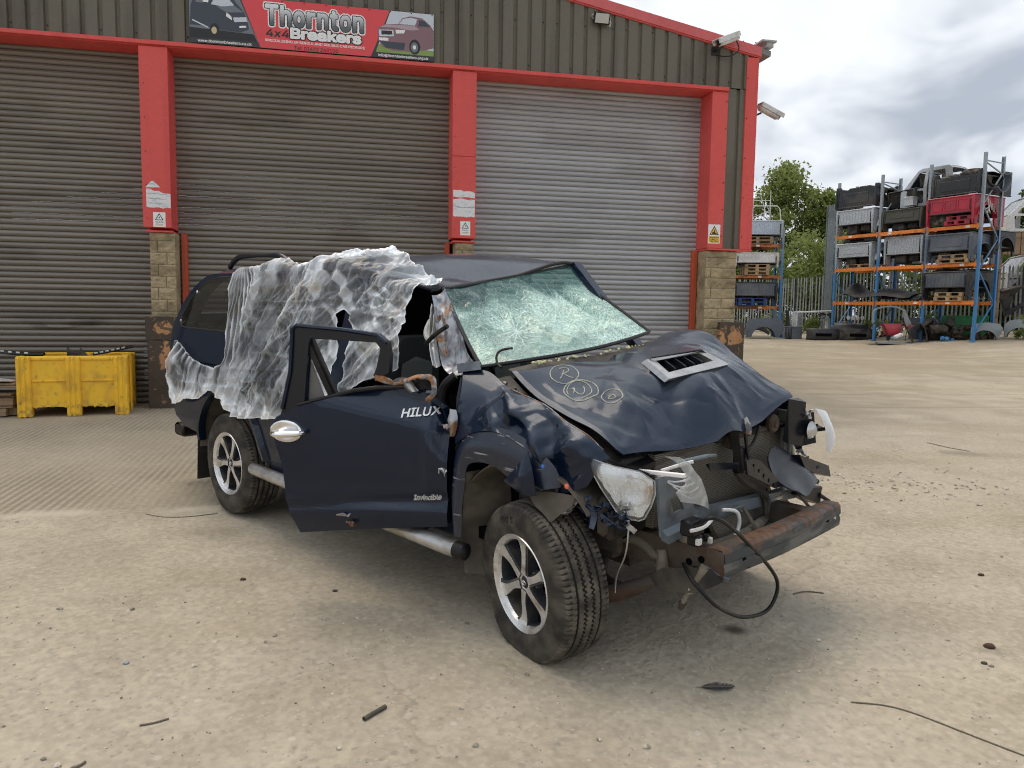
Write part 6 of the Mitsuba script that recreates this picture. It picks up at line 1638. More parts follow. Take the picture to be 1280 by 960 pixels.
mat('guard_l', pr(peel([(1.90, 1.41, .12, .085, .4), (1.93, 1.02, .09, .20, .8), (1.99, .80, .06, .06, .5)]), .75))
mat('guard_r', pr(peel([(10.52, 1.36, .115, .14, .75), (10.30, 1.36, .05, .13, 0)]), .75))
G1 = thing('pier_guard', 'dark rusty steel guard with peeled patches beside the yellow box', 'steel guard')
add('upper_plate', bx(1.665, 2.16, 1.235, 1.555, .0, .10, .004), 'm_guard_l', parent=G1, m=FAC)
add('lower_plate', bx(1.685, 2.16, .22, 1.228, .0, .095, .004), 'm_guard_l', parent=G1, m=FAC)
for i in range(11):
    add('rung', bx(1.62, 1.684, .62 + .062 * i, .632 + .062 * i, -.05, .03, .002), 'm_galv', parent=G1, m=FAC)
G2 = thing('pier_guard', 'dark steel guard with an orange peeled patch behind the pickup bonnet', 'steel guard')
add('front_plate', bx(10.25, 10.68, .22, 1.578, .02, .10, .004), 'm_guard_r', parent=G2, m=FAC)
add('side_plate', bx(10.63, 10.675, .22, 1.575, -.35, .018, .004), 'm_guard_r', parent=G2, m=FAC)

# ------------------------------------------------------------------ pallet racking and what is stored on it
mat('rackblue', pr(proc(lambda p, n, uv: mix((.055, .20, .42), (.30, .34, .37), smoothstep(3.4, 5.2, p.z + 1.5 * (fbm(p.x * 3, p.y * 3, p.z * 2, 3) - .5)))), .5))
mat('rackorange', pr(rusty((.78, .23, .04), (.48, .17, .06), 3, .58, .78), .5))
mat('rackorange_rusty', pr(rusty((.50, .16, .045), (.22, .09, .045), 3, .40, .62), .6))
mat('sticker', pr((.75, .74, .70), .5))
mat('bedsilver', pr(dirty((.46, .49, .52), (.30, .30, .30), 1.5), .35, metal=.25))
mat('bedblue', pr(dirty((.46, .53, .62), (.36, .40, .45), 1.5), .4))
mat('bedwhite', pr(dirty((.70, .70, .69), (.45, .43, .40), 1.5), .4))
mat('bedred', pr(dirty((.42, .022, .045), (.22, .02, .03), 1.5), .32, clearcoat=.6))
mat('bedblack', pr(dirty((.022, .023, .026), (.06, .056, .05), 1.5), .42))
mat('bedslate', pr(dirty((.085, .10, .125), (.14, .15, .16), 1.5), .40))
mat('bedolive', pr(dirty((.055, .055, .042), (.10, .09, .07), 1.5), .55))
mat('blacktarp', pr(dirty((.012, .012, .014), (.03, .03, .03), 2), .6))
mat('palletwood', pr(dirty((.42, .29, .165), (.22, .15, .09), 3), .85))
mat('palletblue', pr((.02, .06, .22), .7))
mat('fencegalv', pr(dirty((.30, .32, .33), (.18, .19, .19), 2), .5, metal=.2))
mat('darkpost', pr((.04, .045, .05), .6))
mat('postgrey', pr(dirty((.24, .27, .28), (.17, .19, .19), 2), .6))
mat('greenpanel', pr(dirty((.012, .19, .055), (.02, .10, .04), 2), .5))
mat('windowdark', pr((.03, .04, .05), .1, spec=.7))
RO = np.array([12.4, 30.0, 0]); RR = np.array([.487, -.873, 0]); RI = np.array([.873, .487, 0])
# local rack frame: x along the row, y into the rack, z up
RM = frame(RO, RR, RI, Z3)


def post(m, parent, z0, z1, mt='m_rackblue'):
    c = cat_([bx(-.045, .045, -.004, .004, z0, z1, 0), bx(-.045, -.038, 0, .075, z0, z1, 0), bx(.038, .045, 0, .075, z0, z1, 0)])
    return add('upright', c, mt, smooth=False, parent=parent, m=m)


def rack(label, M_, us, depth, levels, tops, orange='m_rackorange'):
    K = thing('pallet_rack', label, 'rack')
    for u, zt_ in zip(us, tops):
        gz = float(ground_z(*(M_ @ [u, 0, 0, 1])[:2])); gb = float(ground_z(*(M_ @ [u, depth, 0, 1])[:2]))
        post(M_ @ frame((u, 0, 0), [1, 0, 0], [0, 1, 0], [0, 0, 1]), K, gz - .05, zt_)
        post(M_ @ frame((u, depth, 0), [-1, 0, 0], [0, -1, 0], [0, 0, 1]), K, gb - .05, zt_ - .03)
        add('base_plate', bx(u - .08, u + .08, -.06, .10, gz, gz + .02, .004), 'm_rackblue', parent=K, m=M_)
        z, f = gz + .25, 0
        while z < zt_ - .35:
            z2 = min(z + 1.05, zt_ - .3)
            a, b = ((u, .06, z), (u, depth - .06, z2)) if f % 2 == 0 else ((u, depth - .06, z), (u, .06, z2))
            add('brace', beam(a, b, .035, .035), 'm_rackblue', smooth=False, parent=K, m=M_)
            z, f = z2, f + 1
        add('brace', beam((u, .06, zt_ - .25), (u, depth - .06, zt_ - .25), .035, .035), 'm_rackblue', smooth=False, parent=K, m=M_)
    for a, b in zip(us, us[1:]):
        for z in levels:
            for yy in (-.035, depth - .02):
                bk = add('beam', bx(a + .03, b - .03, yy, yy + .05, z - .06, z + .06, .008), orange, smooth=30, parent=K, m=M_)
                if yy < 0:
                    add('connector', cat_([bx(a + .045, a + .09, yy - .008, yy, z - .11, z + .09, 0), bx(b - .09, b - .045, yy - .008, yy, z - .11, z + .09, 0)]), orange, smooth=False, parent=K, m=M_)
                    if rng.random() > .35:
                        add('load_label', bx((a + b) / 2 + rng.uniform(-.7, .7), (a + b) / 2 + .75, yy - .006, yy - .002, z - .035, z + .035, 0) if False else xform(bx(-.07, .07, yy - .006, yy - .002, z - .035, z + .035, 0), euler(0, 0, 0, ((a + b) / 2 + rng.uniform(-.7, .7), 0, 0))), 'm_sticker', smooth=False, parent=K, m=M_)
    return K


rack('long blue and orange pallet rack full of pickup beds in front of the palisade fence', RM, [0, 1.83, 3.66, 5.46], 1.1, [4.70, 3.46, 2.21], [6.78, 6.83, 6.90, 7.02])
LM = frame((7.9, 31.2, 0), np.array([.997, -.07, 0]), np.array([.07, .997, 0]), Z3)
rack('short pallet rack of truck beds just past the building corner', LM, [0, 2.82], 1.1, [4.47, 3.24, 2.02], [5.2, 5.2], 'm_rackorange_rusty')


def pallet(M_, x, y, z, lab, w=1.1, d=.9, mt='m_palletwood', rz=0, grp=None):
    K = thing('pallet', lab, 'pallet', None if grp is None else grp)
    m = M_ @ rotz(rz, (x, y, z))
    for j in range(5): add('deck_board', bx(0, w, j * (d - .1) / 4, j * (d - .1) / 4 + .1, .115, .14, 0), mt, smooth=False, parent=K, m=m)
    for j in range(3):
        for i in range(3): add('block', bx(i * (w - .12) / 2, i * (w - .12) / 2 + .12, j * (d - .1) / 2, j * (d - .1) / 2 + .1, .022, .115, 0), mt, smooth=False, parent=K, m=m)
    for j in range(3): add('bottom_board', bx(0, w, j * (d - .1) / 2, j * (d - .1) / 2 + .1, 0, .022, 0), mt, smooth=False, parent=K, m=m)
    return K


def bed(label, mt, M_, o, w=1.55, l=1.7, h=.55, drop=.30, rz=0, tilt=0, flip=False, end='ribs', mt2=None, flare=.06):
    """a pickup load bed seen from its closed end: x across, y along its length, z up"""
    K = thing('truck_bed', label, 'truck bed')
    m = M_ @ rotz(rz, o) @ euler(tilt, 180 if flip else 0, 0, (0, 0, 0)) @ euler(0, 0, 0, (-w if flip else 0, 0, -h if flip else 0))
    g = lambda n_, me, mm=mt, s=30: add(n_, me, mm, smooth=s, parent=K, m=m)
    mt2 = mt2 or mt
    g('end_panel', bx(.06, w - .06, 0, .03, .06, h - .03, .006), mt2)
    if end == 'ribs':
        n = 11
        for i in range(n):
            x = .14 + (w - .28) * i / (n - 1)
            g('rib', bx(x - .024, x + .024, -.018, .002, .12, h - .10, .008), mt2, False)
    elif end == 'panels':
        for i in range(3):
            x = .12 + (w - .24) * i / 3
            fr_ = sbox(x + .02, .14, x + (w - .24) / 3 - .02, h - .10)
            g('pressed_panel', prism(fr_.difference(fr_.buffer(-.035)), .02, frame((0, 0, 0), [1, 0, 0], [0, 0, 1], [0, -1, 0])), mt2, False)
    else:
        g('pressed_panel', bx(.3, w - .3, -.016, .002, .18, h - .16, .006), mt2, False)
        for i in range(15): g('rib', bx(.12 + (w - .24) * i / 14 - .008, .12 + (w - .24) * i / 14 + .008, -.012, .002, h - .13, h - .07, .003), mt2, False)
    for sx in (.075, w - .115): g('corner_slot', bx(sx, sx + .04, -.022, .0, .10, h - .14, .004), 'm_bedblack', False)
    for sx in (.02, w - .02): g('corner_post', tube([(sx, .01, -drop + .02), (sx, -.01, h * .4), (sx, .0, h - .03)], [.030, .045, .05], 8), mt, True)
    g('underside', cat_([bx(w * .22, w * .5, .15, l - .25, -drop + .03, .04, .03), bx(w * .55, w * .8, .25, l - .2, -drop * .6, .04, .03)]), 'm_plastic_dusty')
    g('top_rail', bx(.0, w, -.03, .07, h - .05, h, .015), mt); g('floor', bx(.06, w - .06, .0, l, .04, .08, 0), 'm_bedblack')
    ac = (min(.74, l * .5), -.06 - drop * .2)
    ar = arc(ac[0], ac[1], .46, 172, 4, 18)
    prof_ = Polygon([(0, h), (l, h), (l, -drop), (min(l, ac[0] + .50), -drop)] + ar[::-1] + [(ac[0] - .50, -drop), (.10, -drop), (.0, -.05), (-.05, h * .4), (-.05, h * .8)]).buffer(0)
    if prof_.geom_type != 'Polygon': prof_ = max(prof_.geoms, key=lambda q: q.area)
    for sx in (0, 1):
        xx = 0.05 if sx == 0 else w - .005
        sp_k = g('side_panel', prism(prof_, .055, frame((xx, 0, 0), [0, 1, 0], [0, 0, 1], [1, 0, 0]) @ euler(0, 0, 0, (0, 0, -.05))), mt, 20)
        ring = np.array([[(xx + (flare if sx else -flare - .05) * k2, a + (a - ac[0]) * .14 * q2, b + (b - ac[1]) * .14 * q2) for k2, q2 in ((0, 1), (1, .6), (1.1, 0))] for a, b in ar])
        g('arch_lip', thicken(grid_mesh(ring, flip=sx == 1), .01), mt, 50)
        g('inner_arch', grid_mesh(np.array([[(xx - (.32 if sx else -.27) * k2, a, b + .01) for k2 in (0, 1)] for a, b in ar])), 'm_bedblack', 40)
    g('side_rail', bx(-.03, .07, .05, l, h - .02, h + .015, .012), mt); g('side_rail', bx(w - .07, w + .03, .05, l, h - .02, h + .015, .012), mt)
    return K


def cab_shell(label, mt, M_, o, rz=0, w=1.6, s=1.0, cat='cab shell'):
    """a cut off cab: roof, pillars and door openings seen from the side; x along, y across"""
    K = thing('cab_shell', label, cat)
    m = M_ @ rotz(rz, o, s)
    out = Polygon([(0, 0), (0, .55), (.10, .62), (.62, 1.22), (.80, 1.30), (1.75, 1.30), (1.85, 1.22), (1.92, .60), (1.90, 0)]).buffer(.03).buffer(-.03)
    w1 = Polygon([(.30, .62), (.68, 1.16), (.92, 1.19), (.86, .62)]).buffer(-.02).buffer(.02); w2 = Polygon([(.98, .60), (1.03, 1.19), (1.62, 1.19), (1.72, .60), (1.66, .10), (1.0, .10)]).buffer(-.03).buffer(.03)
    d1 = Polygon([(.22, .54), (.86, .54), (.88, .10), (.26, .10)]).buffer(-.04).buffer(.04)
    for yy in (0, w - .05):
        add('side_frame', prism(out.difference(unary_union([w1, w2])).difference(d1 if yy == 0 else Polygon()), .05, frame((0, yy + .05, 0), [1, 0, 0], [0, 0, 1], [0, -1, 0])), mt, smooth=25, parent=K, m=m)
    add('roof', thicken(grid_mesh(np.array([[(x, y, z + .03 * math.sin(math.pi * y / w)) for y in np.linspace(0.05, w - .05, 7)] for x, z in ((.62, 1.20), (.80, 1.285), (1.3, 1.30), (1.75, 1.285), (1.86, 1.2))])), .02), mt, smooth=50, parent=K, m=m)
    add('bulkhead', bx(.10, .14, .05, w - .05, 0, .58, 0), mt, smooth=False, parent=K, m=m)
    add('screen', thicken(grid_mesh(np.array([[(x, y, z) for y in (.06, w - .06)] for x, z in ((.13, .62), (.63, 1.19))])), .006), 'm_windowdark', smooth=False, parent=K, m=m)
    add('floor', bx(.1, 1.88, .05, w - .05, 0, .06, 0), 'm_bedblack', smooth=False, parent=K, m=m)
    add('seat', cat_([bx(1.1, 1.5, .2, .7, .1, .45, .05), bx(1.45, 1.6, .2, .7, .4, 1.0, .05)]), 'm_bedblack', smooth=30, parent=K, m=m)
    return K


# long rack, top level
ZB_ = 3.31
Zt, Zm, Zl = 4.765, 3.525, 2.275
bed('silver ribbed truck bed at the far end of the top rack level', 'm_bedsilver', RM, (.10, -.15, Zt + .32), 1.55, 1.6, .60, .32)
bed('black truck bed turned over on the silver bed at the far end of the rack', 'm_bedblack', RM, (.0, -.12, Zt + 1.00), 1.65, 1.6, .72, .10, rz=2, end='flat', flip=True)
bed('dark olive truck bed tipped on the top level beside the red one', 'm_bedolive', RM, (1.95, -.05, Zt + .26), 1.50, 1.5, .50, .22, tilt=-6, end='flat')
bed('black truck bed with a pinkish edge at the top behind the olive one', 'm_bedblack', RM, (1.70, .65, Zt + .86), 1.3, 1.0, .62, .05, rz=-14, tilt=8, end='flat')
cab_shell('silver cab shell with open doors on top of the olive truck bed', 'm_bedsilver', RM, (2.35, .35, Zt + .84), 0, 1.0, .98)
k = thing('storage_box', 'small grey box in front of the silver cab shell on the rack', 'box')
scene[k] = ply(xform(bx(2.75, 3.10, -.05, .2, Zt + .84, Zt + 1.15, .01), RM), 'm_bedsilver', smooth=20)
bed('red truck bed on the near end of the top rack level', 'm_bedred', RM, (3.74, -.20, Zt + .34), 1.58, 1.75, .60, .34, end='panels', flare=.09)
bed('black truck bed upside down on top of the red one', 'm_bedblack', RM, (3.80, -.05, Zt + .98), 1.60, 1.7, .66, .12, rz=-3, end='flat', flip=True)
# lumps that stick up there: a tyre and a bent mudguard
k = thing('tyre', 'tyre lying on the topmost black truck bed', 'tyre')
scene[k] = ply(xform(trimesh.creation.torus(.20, .11, 24, 12), RM @ euler(20, 0, 20, (4.95, .25, Zt + 1.70))), 'm_rubber', smooth=50)
k = thing('mudguard', 'dark curved mudguard propped at the near top end of the rack', 'mudguard')
scene[k] = ply(xform(thicken(grid_mesh(np.array([[(5.45 + y * .12, .75 + .42 * math.cos(a), Zt + 1.45 + .42 * math.sin(a)) for y in (0, 1, 2)] for a in np.linspace(-2.4, .5, 16)])), .03), RM), 'm_bedslate', smooth=50)
k = thing('tyre', 'wheel and tyre under the end panel of the red truck bed', 'tyre')
scene[k] = ply(xform(cat_([trimesh.creation.torus(.24, .10, 24, 12), xform(lathe([(0, .05), (.16, .03), (.2, 0), (0, -.05)], 20), np.eye(4))]), RM @ euler(90, 0, 0, (3.98, .0, Zt + .34))), 'm_rubber', smooth=50)
for (u, d_, z, a) in ((4.3, -.1, .02, 0), (4.35, -.08, .17, 4)):
    pallet(RM, u, d_, Zt + z, ('lower' if z < .1 else 'upper') + ' red painted pallet under the red truck bed', .8, .9, 'm_bedred', a)
k = thing('trim_bundle', 'bundle of silver trim strips hanging at the side of the red truck bed', 'car trim')
for i in range(7):
    add('trim_strip', beam((5.40, .35 + .07 * i, Zt + .92 - .05 * i), (5.44, .52 + .05 * i * (-1) ** i, Zt + .36 + .06 * (i % 3)), .035, .012), 'm_cam_white', smooth=False, parent=k, m=RM)


def bar(lab, M_, o, ln, rz, mt, hgt=.34, tilt=0):
    """a bumper skin"""
    k = thing('bumper', lab, 'bumper')
    P = np.array([[(u * ln, d_ + .16 * (2 * u - 1) ** 4, z_ * (1 - .12 * (2 * u - 1) ** 2)) for d_, z_ in ((.0, .0), (-.06, .12 * hgt), (-.09, .5 * hgt), (-.05, .88 * hgt), (.03, hgt))] for u in np.linspace(0, 1, 22)])
    m = M_ @ rotz(rz, o) @ euler(tilt, 0, 0)
    scene[k] = ply(xform(thicken(grid_mesh(P), .02), m), mt, smooth=50)
    add('intake', bx(ln * .3, ln * .7, -.096, -.07, hgt * .3, hgt * .55, .01), 'm_cavity', parent=k, m=m)
    return k


def sagging(lab, M_, o, w, d, mt, seed, hh=.25):
    """an irregular curved body panel"""
    k = thing('car_wing', lab, 'car panel')
    a, b = np.meshgrid(np.linspace(0, 1, 18), np.linspace(0, 1, 12), indexing='ij')
    z = hh * np.sin(np.pi * b) ** .6 * (1 - .35 * a) + .10 * nz(np.stack([a * 2 + seed, b * 2, 0 * a], -1), 1.5, seed)
    x = a * w + .10 * nz(np.stack([b * 2, a * 2 + seed, 0 * a], -1), 1.2, seed + 1)
    scene[k] = ply(xform(thicken(grid_mesh(np.stack([x, b * d, z], -1)), .02), M_ @ rotz(0, o)), mt, smooth=50)
    return k


bar('black bumper lying on the far silver truck bed of the middle level', RM, (.15, .1, Zm + .93), 1.45, 3, 'm_bedblack', .26)
bar('dark bumper wedged behind the olive truck bed', RM, (1.9, .75, Zt + .55), 1.5, -6, 'm_plastic_dusty', .34)
bar('black bumper across the slate grey bed of the middle level', RM, (3.85, .15, Zm + 1.0), 1.5, 4, 'm_bedblack', .18)
bar('silver bumper standing behind the middle bay of the middle level', RM, (2.0, .75, Zm + .1), 1.5, 0, 'm_bedsilver', .4)
sagging('black curved panel in the middle bay of the bottom level', RM, (2.05, -.05, Zl + .08), 1.5, 1.1, 'm_bedblack', 3, .22)
sagging('dark panel lying on the ribbed black bed of the bottom level', RM, (3.8, .2, Zl + .98), 1.45, 1.2, 'm_plastic_dusty', 5, .14)
sagging('black moulded panel on the upturned black bed at the far top of the rack', RM, (.15, .1, Zt + 1.62), 1.4, 1.0, 'm_bedblack', 7, .14)
sagging('black moulded panel on top of the upside down bed at the near top', RM, (3.95, .1, Zt + 1.58), 1.45, 1.2, 'm_bedblack', 9, .22)
sagging('black panel on the white bed of the short rack', LM, (1.0, .2, ZB_ + .86), 1.5, 1.0, 'm_bedblack', 11, .12)
# middle level
bed('silver truck bed with a pressed end panel at the far end of the middle level', 'm_bedsilver', RM, (.12, -.12, Zm + .34), 1.5, 1.6, .58, .34, end='flat')
bed('silver truck bed with round arches in the middle of the middle level', 'm_bedsilver', RM, (1.98, .15, Zm + .36), 1.45, 1.6, .70, .30, end='ribs')
bed('slate grey truck bed with a pressed end on the near middle level', 'm_bedslate', RM, (3.78, -.18, Zm + .36), 1.52, 1.75, .62, .30, end='flat', tilt=-4)
bed('black truck bed stacked behind the slate grey one', 'm_bedblack', RM, (3.95, .9, Zm + .5), 1.5, 1.2, .58, .2, end='flat')
pallet(RM, .5, 0, Zm, 'pallet under the far silver bed of the middle level'); pallet(RM, 4.1, -.1, Zm, 'pallet under the slate grey truck bed'); pallet(RM, 4.15, -.08, Zm + .15, 'second pallet under the slate grey truck bed', 1.0)
# bottom level
k = thing('covered_panel', 'black sheeted body panel lying at the far end of the bottom level', 'covered car part')
gx_, gy_ = np.meshgrid(np.linspace(0, 1, 40), np.linspace(0, 1, 20), indexing='ij')
hump = .24 + .50 * np.exp(-((gx_ - .16) / .10) ** 2) * .9 + .24 * np.exp(-((gx_ - .6) / .3) ** 2)
hh_ = hump * np.sin(np.pi * np.clip(gy_ * .9 + .05, 0, 1)) ** .5 + .05 * nz(np.stack([gx_ * 3, gy_ * 2, 0 * gx_], -1), 3, 2)
scene[k] = ply(xform(thicken(grid_mesh(np.stack([.15 + gx_ * 3.1, -.15 + gy_ * 1.3, Zl + hh_], -1)), .01), RM), 'm_blacktarp', smooth=50)
bed('black ribbed truck bed on pallets at the near end of the bottom level', 'm_bedblack', RM, (3.72, -.15, Zl + .40), 1.55, 1.75, .58, .38, end='ribs', mt2='m_bedslate')
pallet(RM, 4.1, -.1, Zl, 'lower pallet under the black ribbed truck bed', .95); pallet(RM, 4.12, -.08, Zl + .15, 'upper pallet under the black ribbed truck bed', .95)
# short rack
ZA, ZB, ZC = 4.54, 3.31, 2.09
K = bed('pale blue truck bed with a white tube frame at the top of the short rack', 'm_bedblue', LM, (.95, -.1, ZA + .30), 1.80, 1.6, .62, .05, end='ribs')
add('tube_frame', cat_([tube([(1.0, .1, ZA + .9), (1.02, .1, ZA + 1.40), (1.12, .1, ZA + 1.50), (2.55, .1, ZA + 1.50), (2.66, .1, ZA + 1.38), (2.72, .1, ZA + .9)], .022, 8)] + [tube([(x, .1, ZA + .9), (x, .1, ZA + 1.5)], .014, 6) for x in (1.5, 2.05)]), 'm_bedwhite', parent=K, m=LM)
k = thing('steel_frame', 'thin pale steel ladder frame standing behind the short rack', 'steel frame')
scene[k] = ply(xform(cat_([tube([(1.9, 1.4, ZA), (1.9, 1.4, ZA + 2.0)], .022, 6), tube([(2.6, 1.4, ZA), (2.6, 1.4, ZA + 2.3)], .022, 6), tube([(1.9, 1.4, ZA + 1.2), (2.6, 1.4, ZA + 1.5)], .015, 6), tube([(1.9, 1.4, ZA + 1.9), (2.6, 1.4, ZA + 1.9)], .015, 6), tube([(2.9, 1.4, ZA), (2.2, 1.4, ZA + 2.1)], .015, 6)]), LM), 'm_bedwhite', smooth=40)
bed('white ribbed truck bed on a pallet in the middle of the short rack', 'm_bedwhite', LM, (.95, -.12, ZB + .42), 1.68, 1.5, .46, .12, end='ribs')
bed('black ribbed truck bed on a blue pallet low in the short rack', 'm_bedblack', LM, (.93, -.12, ZC + .34), 1.70, 1.6, .60, .30, end='ribs', mt2='m_bedslate')
for j in range(3): pallet(LM, 1.35, -.1, ZB + .145 * j, ['lowest', 'middle', 'topmost'][j] + ' of three wooden pallets under the white truck bed', .95)
for j in range(2): pallet(LM, 1.2, -.1, ZA + .145 * j, ['lower', 'upper'][j] + ' dark pallet under the pale blue truck bed', 1.2, .9, 'm_timber')
for j in range(2): pallet(LM, 1.15, -.12, ZC + .15 * j, ['lower', 'upper'][j] + ' blue pallet under the black truck bed of the short rack', 1.1, .9, 'm_palletblue')

# ------------------------------------------------------------------ car parts lying on the ground in front of the racks
def gzz(x, y): return float(ground_z(x, y))


def lump(n, c, size, mt, key, seed, nm='piece'):
    r = np.random.default_rng(seed)
    for i in range(n):
        a = c + r.uniform(-1, 1, 3) * size * [1, 1, .5] + [0, 0, size[2] * .5]
        s = size * r.uniform(.18, .42, 3)
        if i % 3 == 0: me = xform(lathe([(0, s[2]), (s[0] * .8, s[2]), (s[0], 0), (s[0] * .6, -s[2]), (0, -s[2])], 12), euler(*r.uniform(0, 180, 3), a))
        elif i % 3 == 1: me = xform(bx(-s[0], s[0], -s[1], s[1], -s[2], s[2], .02), euler(*r.uniform(0, 90, 3), a))
        else: me = tube([a, a + r.uniform(-1, 1, 3) * size * .5, a + r.uniform(-1, 1, 3) * size * .6], .03, 6, smooth_pts=8)
        add(nm, me, mt[i % len(mt)], smooth=30, parent=key)


K = thing('body_section', 'cut off red and black body section with a bare window hoop on the ground', 'car part')
g0 = gzz(13.3, 26.6)
SM = frame((12.45, 26.9, g0), np.array([.96, -.28, 0]), np.array([.28, .96, 0]), Z3)
sp3 = lambda n_, me, mt, s=40: add(n_, me, mt, smooth=s, parent=K, m=SM)
sp3('window_hoop', thicken(grid_mesh(np.array([[(x, y, z) for y in (.0, .18)] for x, z in spline([(.10, .62), (.18, 1.22), (.30, 1.27), (.95, 1.25), (1.06, 1.18), (1.16, .60)], 30)])), .05), 'm_postgrey')
sp3('hoop_pillar', hull([(1.0, 0, 1.22), (1.08, 0, 1.2), (1.34, .0, .62), (1.12, .0, .62), (1.0, .15, 1.22), (1.34, .15, .62)]), 'm_postgrey')
sp3('red_panel', thicken(grid_mesh(net([[(.30, 0, .70), (.7, -.02, .70), (1.05, 0, .70)], [(.42, 0, .48), (.7, -.04, .46), (1.0, 0, .48)], [(.45, .05, .32), (.7, .0, .30), (.95, .05, .32)]], 8, 8)), .03), 'm_bedred')
sp3('red_corner', hull([(1.12, 0, .74), (1.42, 0, .66), (1.2, 0, .48), (1.12, .2, .72), (1.4, .2, .64)]), 'm_bedred')
for x0, x1 in ((.0, .62), (1.22, 1.86)):
    sp3('wheel_well', thicken(grid_mesh(np.array([[((x0 + x1) / 2 + (x1 - x0) / 2 * math.cos(a) * (1 + .12 * y) + .18 * (y - .5), y * .7 - .1, .02 + .72 * abs(math.sin(a)) ** .7) for y in np.linspace(0, 1, 5)] for a in np.linspace(.05, math.pi - .05, 14)])), .02), 'm_plastic_dusty', 50)
sp3('slanted_strut', beam((.98, -.05, .9), (1.34, -.25, .08), .07, .04), 'm_plastic_dusty', 20)
sp3('floor_scrap', cat_([bx(.25, 1.6, -.35, .3, .0, .05, .01), beam((.5, -.3, .06), (1.1, -.2, .24), .08, .03), xform(bx(0, .35, 0, .2, 0, .08, .02), euler(10, -12, 20, (.72, -.32, .14)))]), 'm_postgrey', 25)
sp3('white_scrap', xform(bx(0, .32, 0, .14, 0, .10, .02), euler(10, -20, 30, (.80, -.33, .18))), 'm_bedwhite', 25)
for nm_, lab, c, size, n, mts, sd in (
        ('engine', 'greasy engine block lying left of the wheel hubs', (14.75, 26.7), (.45, .32, .62), 20, ['m_underbody', 'm_plastic_dusty', 'm_galv'], 1),
        ('gearbox_case', 'brown gearbox lump between the engine and the wheel hubs', (15.35, 26.3), (.30, .30, .42), 14, ['m_underbody', 'm_rust', 'm_plastic'], 2),
        ('blue_motor', 'small blue motor part under the engine block', (14.75, 26.2), (.20, .14, .14), 6, ['m_rackblue'], 3),
        ('axle_parts', 'rusty axle parts heaped before the green panel', (15.75, 26.0), (.32, .25, .42), 14, ['m_rust', 'm_underbody', 'm_galv'], 4)):
    k = thing(nm_, lab, 'car part')
    lump(n, np.array([*c, gzz(*c)]), np.array(size), mts, k, sd)
for i, (x, y, r_, lab) in enumerate(((15.98, 25.7, .17, 'rusty wheel hub disc lying before the green panel, nearest one'), (15.55, 25.75, .14, 'smaller rusty hub disc beside the gearbox lump'))):
    k = thing('wheel_hub', lab, 'car part')
    scene[k] = ply(xform(lathe([(0, .06), (.05, .06), (.06, .02), (r_ * .8, .02), (r_, .03), (r_, -.03), (0, -.03)], 24), frame((x, y, gzz(x, y) + r_), [.8, .6, 0], [0, 0, 1], [.6, -.8, 0])), 'm_rust', smooth=30)
k = thing('green_panel', 'upright green board behind the engine parts', 'board')
scene[k] = ply(xform(cat_([bx(0, 1.42, 0, .05, 0, .78, .01), bx(0, 1.42, -.02, .0, .74, .79, .005), bx(.0, .04, -.02, 0, 0, .78, .005), bx(1.38, 1.42, -.02, 0, 0, .78, .005)]), rotz(-18, (15.02, 27.0, gzz(15.3, 26.8) + .02))), 'm_greenpanel', smooth=20)
k = thing('van_side', 'dark slate van side standing left of the green board', 'car panel')
scene[k] = ply(xform(cat_([bx(0, 1.05, 0, .05, 0, .76, .02)] + [bx(.15 + .12 * i, .22 + .12 * i, -.012, 0, .40, .46, .003) for i in range(6)]), rotz(-6, (14.05, 27.35, gzz(14.5, 27.2) + .02))), 'm_bedslate', smooth=20)


def curved_wing(lab, M_, mt, r=.40, w=1.15, flat=.5):
    """a front wing: flat skin with a round wheel cut-out and a folded top edge"""
    k = thing('wing_panel', lab, 'car panel')
    h = r * 1.75
    out = Polygon([(0, .05), (0, h * .72), (.14, h * .92), (w * .55, h), (w, h * .93), (w + .1, h * .70), (w + .06, .22), (w * .93, .08)]).difference(Point(w * .50, .0).buffer(r, 16)).buffer(.015).buffer(-.015)
    if out.geom_type != 'Polygon': out = max(out.geoms, key=lambda q: q.area)
    scene[k] = ply(xform(sheet(out, lambda p: np.stack([p[:, 0], .10 * (p[:, 1] / h) ** 3 - .05 * np.sin(p[:, 0] / w * 3.1) + .03 * nz(np.column_stack([p, 0 * p[:, 0]]), 3, 5), p[:, 1]], -1), .07, .02, flip=True), M_), mt, smooth=50)
    A_ = np.linspace(.15, math.pi - .15, 18)
    add('inner_arch', xform(thicken(grid_mesh(np.array([[(w * .5 + r * math.cos(a), y, r * math.sin(a)) for y in (-.02, .30)] for a in A_])), .012), M_), 'm_plastic_dusty', smooth=50, parent=k)
    return k


